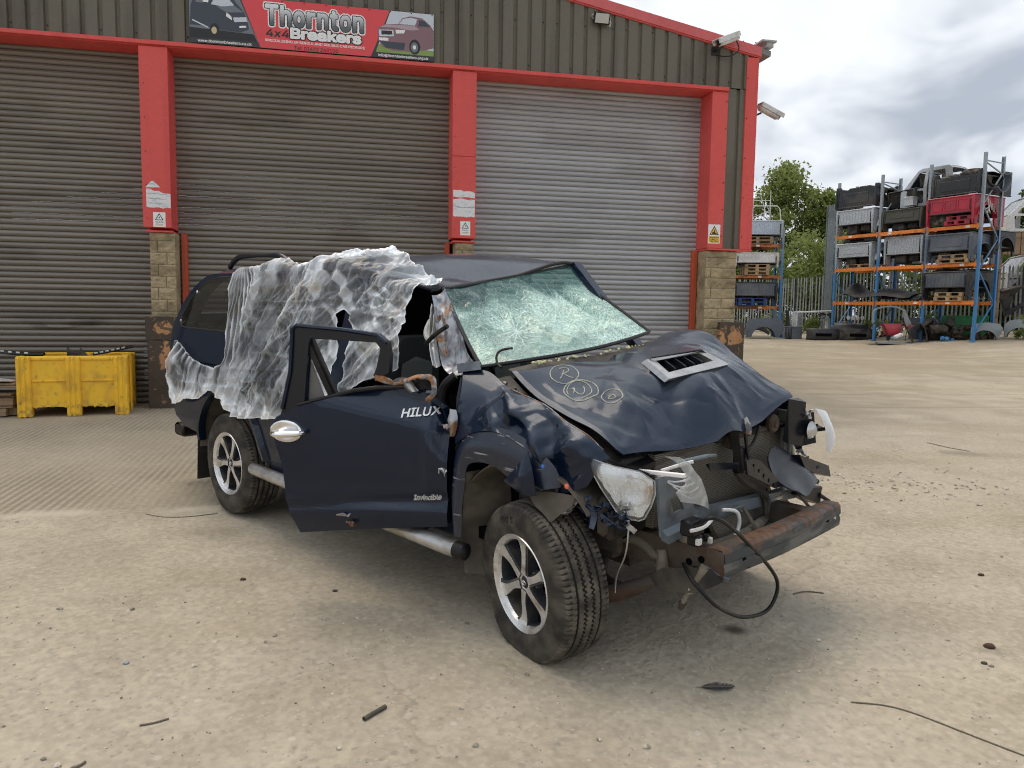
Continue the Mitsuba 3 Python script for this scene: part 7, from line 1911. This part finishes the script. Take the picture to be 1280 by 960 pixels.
curved_wing('grey wing panel standing at the near end of the long rack', rotz(-28, (15.3, 25.75, gzz(15.5, 25.6))), 'm_postgrey', .34, .8)
curved_wing('pale wing panel leaning by the last rack upright', rotz(-38, (16.25, 25.5, gzz(16.5, 25.2))), 'm_postgrey', .38, .9)
curved_wing('grey wing panel with a dark arch under the short rack', rotz(-4, (9.1, 30.1, gzz(9.6, 30) + .02)), 'm_bedslate', .46, 1.35)
k = thing('bonnet_panel', 'dark grey bonnet lying under the short rack', 'car panel')
scene[k] = ply(xform(thicken(grid_mesh(net([[(0, 0, .1), (.5, 0, .35), (1.0, 0, .15)], [(0, .3, .3), (.5, .3, .6), (1.0, .3, .35)]], 8, 10)), .02), rotz(-3, (9.1, 30.4, gzz(9.5, 30)))), 'm_plastic_dusty', smooth=50)
for i, (x, y, ln, rz_, mt, lab) in enumerate(((11.35, 29.75, 1.25, -12, 'm_bedblack', 'black bumper in the row before the long rack, left of the others'), (12.45, 29.3, 1.3, -14, 'm_plastic_dusty', 'dusty dark bumper in front of the far rack upright'), (10.75, 30.2, .2, -8, 'm_bedblack', 'short black bumper end beside the grey crate'))):
    k = thing('bumper', lab, 'bumper')
    us_ = np.linspace(0, 1, 20)
    prof_b = [(.0, .0), (-.07, .06), (-.09, .22), (-.06, .40), (.02, .46)]
    P = np.array([[(u * ln, d_ + .18 * (2 * u - 1) ** 4, z_) for d_, z_ in prof_b] for u in us_])
    scene[k] = ply(xform(thicken(grid_mesh(P), .02), rotz(rz_, (x, y, gzz(x, y)))), mt, smooth=50)
    if ln > .5: add('grille_slot', bx(ln * .25, ln * .72, -.095, -.07, .16, .28, .01), 'm_cavity', parent=k, m=rotz(rz_, (x, y, gzz(x, y))))
k = thing('crate', 'slate grey plastic crate on the ground left of the bumpers', 'crate')
scene[k] = ply(xform(cat_([bx(0, .66, 0, .45, 0, .50, .02), bx(-.02, .68, -.02, .47, .46, .50, .01)]), rotz(-4, (10.74, 30.4, gzz(11, 30.4)))), 'm_bedslate', smooth=20)
for i in range(5):
    k = thing('panel_offcut', f'narrow upright {["grey", "dark", "black", "white", "pale"][i]} panel offcut behind the crate', 'car panel')
    x = 10.62 + .24 * i
    scene[k] = ply(xform(bx(0, .17, 0, .06, 0, .78 - .08 * (i % 2), .03), rotz(4 * i, (x, 31.3, gzz(x, 31.3) + .35)) @ euler(-8, 3 * (i - 2), 0)), ['m_postgrey', 'm_bedslate', 'm_bedblack', 'm_bedwhite', 'm_fencegalv'][i], smooth=20)
    add('support', bx(0.02, .15, 0.01, .05, -.36, 0.02, 0), 'm_bedblack', parent=k, m=rotz(4 * i, (x, 31.3, gzz(x, 31.3) + .35)))
k = thing('pole', 'pale pole lying across between the two racks', 'pole')
scene[k] = ply(cat_([tube([(11.25, 31.0, 1.84), (12.85, 31.0, 1.92)], .035, 8), tube([(11.4, 31.02, 1.85), (11.4, 31.02, .8)], .04, 6), tube([(12.6, 31.02, 1.9), (12.6, 31.02, .8)], .05, 6)]), 'm_bedwhite', smooth=40)
k = thing('hanging_part', 'black car part hanging at the end of the pale pole', 'car part')
lump(7, np.array([12.5, 30.9, 1.55]), np.array([.28, .1, .35]), ['m_bedblack', 'm_postgrey'], k, 9)
k = thing('bumper_stack', 'black bumper skin lying under the white discs', 'bumper')
scene[k] = ply(xform(thicken(grid_mesh(net([[(0, 0, .1), (.6, -.1, .14), (1.3, 0, .1)], [(0, .1, .5), (.6, .05, .52), (1.3, .1, .48)], [(0, .5, .6), (.6, .5, .6), (1.3, .5, .58)]], 8, 12)), .02), rotz(-20, (12.35, 29.9, gzz(12.8, 29.9) + .02))), 'm_bedblack', smooth=50)
for i in range(4):
    x = 12.93 + .155 * i
    k = thing('white_disc', f'white plastic disc, {["farthest left", "second", "third", "farthest right"][i]} of four in a row on black bumpers', 'disc', 'row of four white discs')
    scene[k] = ply(xform(lathe([(0, .02), (.07, .018), (.092, .0), (0, -.02)], 24), frame((x, 29.75 - .05 * i, 1.66), [.85, .3, .25], [-.25, .1, .95], np.cross([.85, .3, .25], [-.25, .1, .95]))), 'm_white', smooth=40)
    add('rod', tube([(x, 29.78 - .05 * i, 1.62), (x, 29.9, 1.30)], .012, 6), 'm_bedblack', parent=k)
# stack of cab shells beyond the end of the rack
M3 = frame((17.30, 27.6, 0), np.array([.97, -.22, 0]), np.array([.22, .97, 0]), Z3)
cab_shell('white cab shell stacked highest at the picture edge beyond the long rack', 'm_bedwhite', M3, (.1, 0, 4.78), 0)
k = thing('timber_crate', 'brown timber crate under the highest white cab shell', 'crate')
for i in range(10): add('slat', bx(.20 * i, .20 * i + .17, 0, .04, 3.95 + (0 if i % 2 else .02), 4.75, .006), 'm_timber', parent=k, m=M3)
add('frame', cat_([bx(0, 2.1, .04, 1.5, 4.62, 4.74, .01), bx(0, 2.1, .04, .10, 3.98, 4.06, .006)]), 'm_timber', parent=k, m=M3)
cab_shell('white car front and cab shell below the timber crate', 'm_bedwhite', M3, (.25, .2, 2.75), 0, cat='car shell')
k = thing('engine_stack', 'dark engine parts under the lower white car shell', 'car part')
lump(22, M3[:3, 3] + M3[:3, 0] * 1.1 + np.array([0, .5, 1.9]), np.array([.9, .35, .85]), ['m_underbody', 'm_bedblack', 'm_galv'], k, 14)
k = thing('timber_post', 'brown timber post by the fence at the end of the rack', 'post')
scene[k] = ply(bx(16.52, 16.68, 26.55, 26.70, gzz(16.6, 26.6) - .1, 4.36, .01), 'm_timber', smooth=20)
for x, y, z1, lab in ((13.50, 33.2, 6.4, 'tall grey steel column behind the far end of the long rack'), (15.55, 31.6, 6.3, 'tall grey steel column behind the middle of the long rack')):
    k = thing('steel_column', lab, 'column')
    scene[k] = ply(cat_([bx(x - .15, x + .15, y, y + .02, .9, z1, 0), bx(x - .15, x + .15, y + .2, y + .22, .9, z1, 0), bx(x - .01, x + .01, y + .02, y + .2, .9, z1, 0)]), 'm_postgrey', smooth=False)

# palisade fence, pale by pale
F0, F1 = np.array([8.6, 40.4]), np.array([20.6, 23.6])
fd = (F1 - F0) / np.linalg.norm(F1 - F0); flen = np.linalg.norm(F1 - F0)
FE = thing('palisade_fence', 'galvanised palisade fence behind the racks', 'fence')
pale = ply(cat_([hull([(-.032, 0, 0), (.032, 0, 0), (-.032, 0, 2.32), (.032, 0, 2.32), (0, 0, 2.42), (-.02, .016, 0), (.02, .016, 0), (-.02, .016, 2.32), (.02, .016, 2.32)])]), 'm_fencegalv', smooth=False)
FM = lambda s, dz=0: frame((*(F0 + fd * s), float(ground_z(*(F0 + fd * s))) + dz), [*fd, 0], [-fd[1], fd[0], 0], [0, 0, 1])
s = .1
while s < flen:
    put('pale', pale, FE, FM(s, .08 + rng.uniform(-.02, .02)) @ euler(0, rng.uniform(-1.5, 1.5), 0)); s += .155
n = 9
for i in range(n):
    a, b = flen * i / n, flen * (i + 1) / n
    for z in (.45, 2.0):
        add('rail', beam((*(F0 + fd * a), float(ground_z(*(F0 + fd * a))) + z), (*(F0 + fd * b), float(ground_z(*(F0 + fd * b))) + z), .05, .05), 'm_darkpost', smooth=False, parent=FE, m=euler(0, 0, 0, (-.05 * fd[1], .05 * fd[0], 0)))
    add('fence_post', bx(-.05, .05, .05, .15, -.2, 2.4, .0), 'm_darkpost', smooth=False, parent=FE, m=FM(a))

# ------------------------------------------------------------------ trees and bushes
def leaf_mat(name, a, b):
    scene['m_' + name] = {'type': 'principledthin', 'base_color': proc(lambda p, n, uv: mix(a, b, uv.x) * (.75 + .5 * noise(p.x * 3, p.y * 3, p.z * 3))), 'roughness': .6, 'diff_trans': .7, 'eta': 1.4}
    return 'm_' + name


leaf_mat('leaf_light', (.15, .19, .055), (.31, .36, .13)); leaf_mat('leaf_mid', (.10, .15, .035), (.20, .26, .075)); leaf_mat('leaf_dark', (.05, .085, .022), (.11, .15, .045))
mat('bark', bump(pr(dirty((.13, .10, .075), (.07, .055, .04), 6), .9), lambda p, n, uv: fbm(p.x * 14, p.y * 14, p.z * 4, 3) * .03))


def leaves(centres, radii, n, size, seed, droop=.4):
    """many small folded leaf sprigs spread through clumps: (mesh, uv)"""
    r = np.random.default_rng(seed)
    C_, R_ = np.asarray(centres, float), np.asarray(radii, float)
    k = r.choice(len(C_), n, p=R_ ** 2 / (R_ ** 2).sum())
    d = r.normal(size=(n, 3)); d /= np.linalg.norm(d, axis=1, keepdims=True)
    rad = R_[k] * r.uniform(.15, 1, n) ** .45 * (1 + .25 * r.normal(size=n))
    p = C_[k] + d * rad[:, None] * [1, 1, .85]
    ax = r.normal(size=(n, 3)) + [0, 0, -droop]; ax /= np.linalg.norm(ax, axis=1, keepdims=True)
    sd_ = np.cross(ax, r.normal(size=(n, 3))); sd_ /= np.linalg.norm(sd_, axis=1, keepdims=True)
    up_ = np.cross(sd_, ax)
    s = size * r.uniform(.6, 1.4, n)[:, None]
    V = np.stack([p, p + ax * s * .5 + sd_ * s * .28 + up_ * s * .08, p + ax * s, p + ax * s * .5 - sd_ * s * .28 + up_ * s * .08], 1).reshape(-1, 3)
    i = np.arange(n)[:, None] * 4
    F = np.vstack([i + [0, 1, 2], i + [0, 2, 3]])
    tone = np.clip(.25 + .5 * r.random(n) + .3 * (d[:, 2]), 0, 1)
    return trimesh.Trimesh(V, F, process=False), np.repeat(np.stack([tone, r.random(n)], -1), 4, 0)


def tree(label, base, h, spread, n, size, leafm, seed, trunk_r=.16, z0=.25, droop=.4, group=None):
    K = thing('tree', label, 'tree', group)
    r = np.random.default_rng(seed)
    b = np.array([*base, gzz(*base)])
    top = b + [r.uniform(-.4, .4), r.uniform(-.4, .4), h * .72]
    add('trunk', tube(spline([b - [0, 0, .1], b + (top - b) * .45 + r.uniform(-.2, .2, 3), top], 14), [trunk_r, trunk_r * .75, trunk_r * .3], 9), 'm_bark', smooth=True, parent=K)
    C_, R_ = [], []
    for i in range(26):
        f = z0 + (1 - z0) * (i + .5) / 26
        a = i * 2.4 + r.uniform(-.5, .5)
        s = b + (top - b) * min(1, f * .95)
        wid = spread * (math.sin(math.pi * min(.98, max(.08, (f - z0 * .6) / (1 - z0 * .6))) ** .75) * .9 + .12)
        e = np.array([b[0] + wid * math.cos(a) * r.uniform(.5, 1.05), b[1] + wid * math.sin(a) * r.uniform(.5, 1.05), b[2] + h * f + r.uniform(-.3, .3)])
        mid = (s + e) / 2 + [0, 0, .25]
        add('limb', tube(spline([s - [0, 0, .3], mid, e], 9), [trunk_r * .4, trunk_r * .25, trunk_r * .08], 6), 'm_bark', smooth=True, parent=K)
        C_ += [e, mid + r.uniform(-.3, .3, 3), e + r.uniform(-.5, .5, 3) * spread * .3]
        q = spread * .25 * r.uniform(.6, 1.25)
        R_ += [q, q * .75, q * .6]
    m, u = leaves(C_, R_, n, size, seed, droop)
    c = numbered(K + '__crown')
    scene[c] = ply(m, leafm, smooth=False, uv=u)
    return K


tree('tall airy pale green willow behind the short rack', (16.2, 46.5), 8.9, 3.2, 15000, .22, 'm_leaf_light', 3, z0=.15, droop=.9)
tree('broad green tree half hidden by the building corner', (12.6, 47.5), 8.0, 3.0, 13000, .24, 'm_leaf_light', 4, z0=.12, droop=.7)
tree('darker rounded tree behind the far end of the long rack', (18.2, 45.5), 7.4, 2.0, 10000, .22, 'm_leaf_mid', 5, z0=.1)
tree('dark leafy tree at the edge beyond the stacked cab shells', (29.6, 42.5), 9.4, 2.9, 18000, .24, 'm_leaf_dark', 6, z0=.15)


def bush(label, c, w, h, n, size, leafm, seed, dep=1.0):
    K = thing('bush', label, 'bush')
    r = np.random.default_rng(seed)
    g = gzz(*c)
    C_ = [(c[0] + r.uniform(-w, w), c[1] + r.uniform(-dep, dep), g + h * r.uniform(.08, .82)) for _ in range(int(14 + 8 * w))]
    R_ = [h * .18 * r.uniform(.6, 1.5) for _ in C_]
    m, u = leaves(C_, R_, n, size, seed, .2)
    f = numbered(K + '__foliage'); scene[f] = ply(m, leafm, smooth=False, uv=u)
    for i in range(5):
        a = np.array(C_[i * 2]); add('stem', tube([(a[0] * .3 + c[0] * .7, c[1], g - .05), a * .5 + np.array([c[0], c[1], g]) * .5, a], [.04, .03, .012], 6, smooth_pts=8), 'm_bark', smooth=True, parent=K)


for lab, c, w, h, n, sz, lm, sd in (
        ('tall green shrub growing over the palisade fence between the racks', (12.3, 40.2), 1.9, 4.3, 9000, .20, 'm_leaf_mid', 31), ('light green shrub beside the grey steel column', (14.8, 38.5), 1.0, 4.8, 6000, .18, 'm_leaf_light', 32),
        ('dark hedge plant behind the far bay of the long rack', (16.6, 37.0), 1.5, 3.2, 5000, .2, 'm_leaf_dark', 33), ('green undergrowth behind the middle bay of the long rack', (18.4, 35.2), 1.5, 2.8, 5000, .2, 'm_leaf_mid', 34),
        ('green undergrowth behind the near bay of the long rack', (19.6, 33.0), 1.4, 2.6, 5000, .2, 'm_leaf_dark', 35), ('shrub behind the fence under the stacked cab shells', (21.2, 30.6), 1.6, 2.8, 4500, .2, 'm_leaf_mid', 36), ('dark shrub beyond the stacked cab shells', (23.6, 33.6), 2.2, 4.2, 6000, .22, 'm_leaf_dark', 37)):
    bush(lab, c, w, h, n, sz, lm, sd)
for lab, c, w, h, n, sd in (('low weeds at the foot of the long rack under its far bay', (13.9, 29.6), .8, .75, 1400, 41), ('low weeds under the near bay of the long rack', (15.6, 28.2), .7, .85, 1400, 42), ('weeds growing by the fence at the near end of the rack', (17.3, 25.4), .55, .8, 1500, 43), ('weeds by the wing panel at the rack end', (16.75, 24.9), .35, .35, 600, 44), ('weeds at the fence between the racks', (11.9, 34.8), .5, 1.0, 900, 45), ('tall weeds at the fence beside the far rack upright', (13.0, 34.0), .35, .9, 700, 46)):
    bush(lab, c, w, h, n, .10, 'm_leaf_light' if sd % 2 else 'm_leaf_mid', sd, .3)
# ------------------------------------------------------------------ small things on the ground
rng = np.random.default_rng(77)
mat('twig', pr((.15, .13, .10), .8)); mat('twiglight', pr((.30, .25, .18), .8))


def ground_line(name, label, cat, pts, r, mt, lift=None):
    P = spline([(x, y, gzz(x, y) + (r if lift is None else lift)) for x, y in pts], 30)
    k = thing(name, label, cat)
    scene[k] = ply(tube(P, r, 6), mt, smooth=True)
    return k


ground_line('wire', 'long thin dark wire lying on the ground right of the pickup', 'wire', [(1.44, 3.085), (1.52, 3.075), (1.58, 3.06), (1.70, 2.97), (1.80, 2.86), (1.95, 2.70)], .0032, 'm_twig')
ground_line('twig', 'bent dark twig far right of the bumper beam', 'twig', [(4.88, 8.92), (4.91, 8.84), (4.93, 8.76), (5.0, 8.60), (5.1, 8.45)], .004, 'm_twig')
ground_line('twig', 'curved dark twig lying near the grooved slab edge', 'twig', [(-2.72, 5.62), (-2.55, 5.55), (-2.35, 5.58), (-2.2, 5.66)], .003, 'm_twig')
ground_line('twig', 'short dark twig beside the front of the pickup shadow', 'twig', [(1.62, 4.25), (1.70, 4.29), (1.80, 4.27)], .004, 'm_twig')
ground_line('twig', 'light straight twig in the near left of the yard', 'twig', [(-1.42, 2.835), (-1.38, 2.85), (-1.33, 2.885)], .004, 'm_twig')
ground_line('twig', 'dark splinter at the bottom edge of the yard', 'twig', [(-1.53, 2.56), (-1.51, 2.575), (-1.50, 2.60)], .005, 'm_twig')
k = thing('pipe_offcut', 'short hollow pipe offcut lying on the near ground', 'pipe')
a = np.array([-.565, 2.895, gzz(-.56, 2.9) + .008]); b = np.array([-.495, 2.99, gzz(-.5, 2.99) + .008])
tp = tube([a, b], .009, 14, cap=False); ti = tube([a, b], .007, 14, cap=False); ti.invert()
scene[k] = ply(cat_([tp, ti]), 'm_liner', smooth=40)
k = thing('bottle_cap', 'small shiny bottle cap on the near left ground', 'bottle cap')
scene[k] = ply(xform(lathe([(0, .006), (.011, .006), (.014, .0), (.013, 0), (.010, .004), (0, .004)], 20), euler(12, 8, 0, (-1.72, 3.33, gzz(-1.7, 3.3) + .003))), 'm_galv', smooth=30)
# a flattened dark feather
k = thing('feather', 'flattened dark grey feather in front of the pickup nose', 'feather')
fo = np.array([.90, 3.19, gzz(.9, 3.19) + .004])
barbs = []
for i in range(40):
    u = -.066 + .132 * i / 39
    w = .030 * (1 - abs(u / .068) ** 2.2) + .004
    for sg in (1, -1):
        barbs.append(beam((u, 0, 0), (u + .018, sg * w * rng.uniform(.7, 1.1), .004 + .003 * rng.random()), .0026, .0008))
add('vane', cat_(barbs), mat('feathergrey', pr((.05, .05, .055), .8)), smooth=False, parent=k, m=frame(fo, [1, .02, 0], [-.02, 1, 0], [0, 0, 1]))
add('quill', tube([(-.085, 0, .001), (0, .002, .004), (.07, 0, .002)], .0015, 6, smooth_pts=10), 'm_timber', parent=k, m=frame(fo, [1, .02, 0], [-.02, 1, 0], [0, 0, 1]))
# loose pebbles and grit
st = []
ico = trimesh.creation.icosphere(0)
n = 2600
yy = 1.9 + 9.5 * rng.random(n) ** 1.8; xx = rng.uniform(-.72, .72, n) * (yy + .6)
for i in range(n):
    if -2.9 < xx[i] < .6 and 4.2 < yy[i] < 6.6: continue
    s = rng.uniform(.0022, .0058) * (1 + 1.4 * (rng.random() > .95))
    v = ico.vertices * (1 + .3 * rng.uniform(-1, 1, (12, 1))) * s * [1.2, 1, .6]
    st.append(xform(trimesh.Trimesh(v, ico.faces, process=False), rotz(rng.uniform(0, 360), (xx[i], yy[i], gzz(xx[i], yy[i]) + s * .3))))
mat('pebble', pr(proc(lambda p, n, uv: mix((.15, .13, .105), (.62, .56, .46), cell_rand(p.x * 40, p.y * 40, 2))), .85))
k = add('gravel', cat_(st), 'm_pebble', smooth=False)
tag(k, 'scattered pebbles and grit on the yard', kind='stuff')
rb = []
for i in range(500):
    a = rng.normal(0, 1, 2); x, y = 2.9 + a[0] * 1.1, 6.95 + a[1] * .35 - .1 * a[0]
    if y < 6.2: continue
    s = rng.uniform(.004, .016)
    rb.append(xform(trimesh.Trimesh(ico.vertices * (1 + .3 * rng.uniform(-1, 1, (12, 1))) * s * [1.2, 1, .6], ico.faces, process=False), rotz(rng.uniform(0, 360), (x, y, gzz(x, y) + s * .3))))
k = add('rubble', cat_(rb), 'm_pebble', smooth=False)
tag(k, 'band of broken concrete crumbs right of the pickup nose', kind='stuff')
for x, y, s, lab in ((2.35, 3.62, .022, 'dark clod of earth with crumbs on the right of the yard'), (2.22, 3.45, .012, 'small dark stone right of the pickup nose'), (2.0, 7.0, .05, 'dark flat clod in the crumbled concrete band'), (-1.55, 4.35, .014, 'dark pebble below the open door'), (-.98, 4.2, .012, 'dark chip of stone left of the flat tyre'), (2.9, 4.6, .015, 'dark pebble far right of the pickup nose')):
    k = thing('stone', lab, 'stone')
    v = trimesh.creation.icosphere(2, 1.0).vertices
    v = v * (1 + .5 * nz(v, 2.2, int(s * 999)))[:, None] * s * [1.2, 1, .6]
    scene[k] = ply(trimesh.Trimesh(v + [x, y, gzz(x, y) + s * .3], trimesh.creation.icosphere(2).faces, process=False), 'm_underbody', smooth=30)
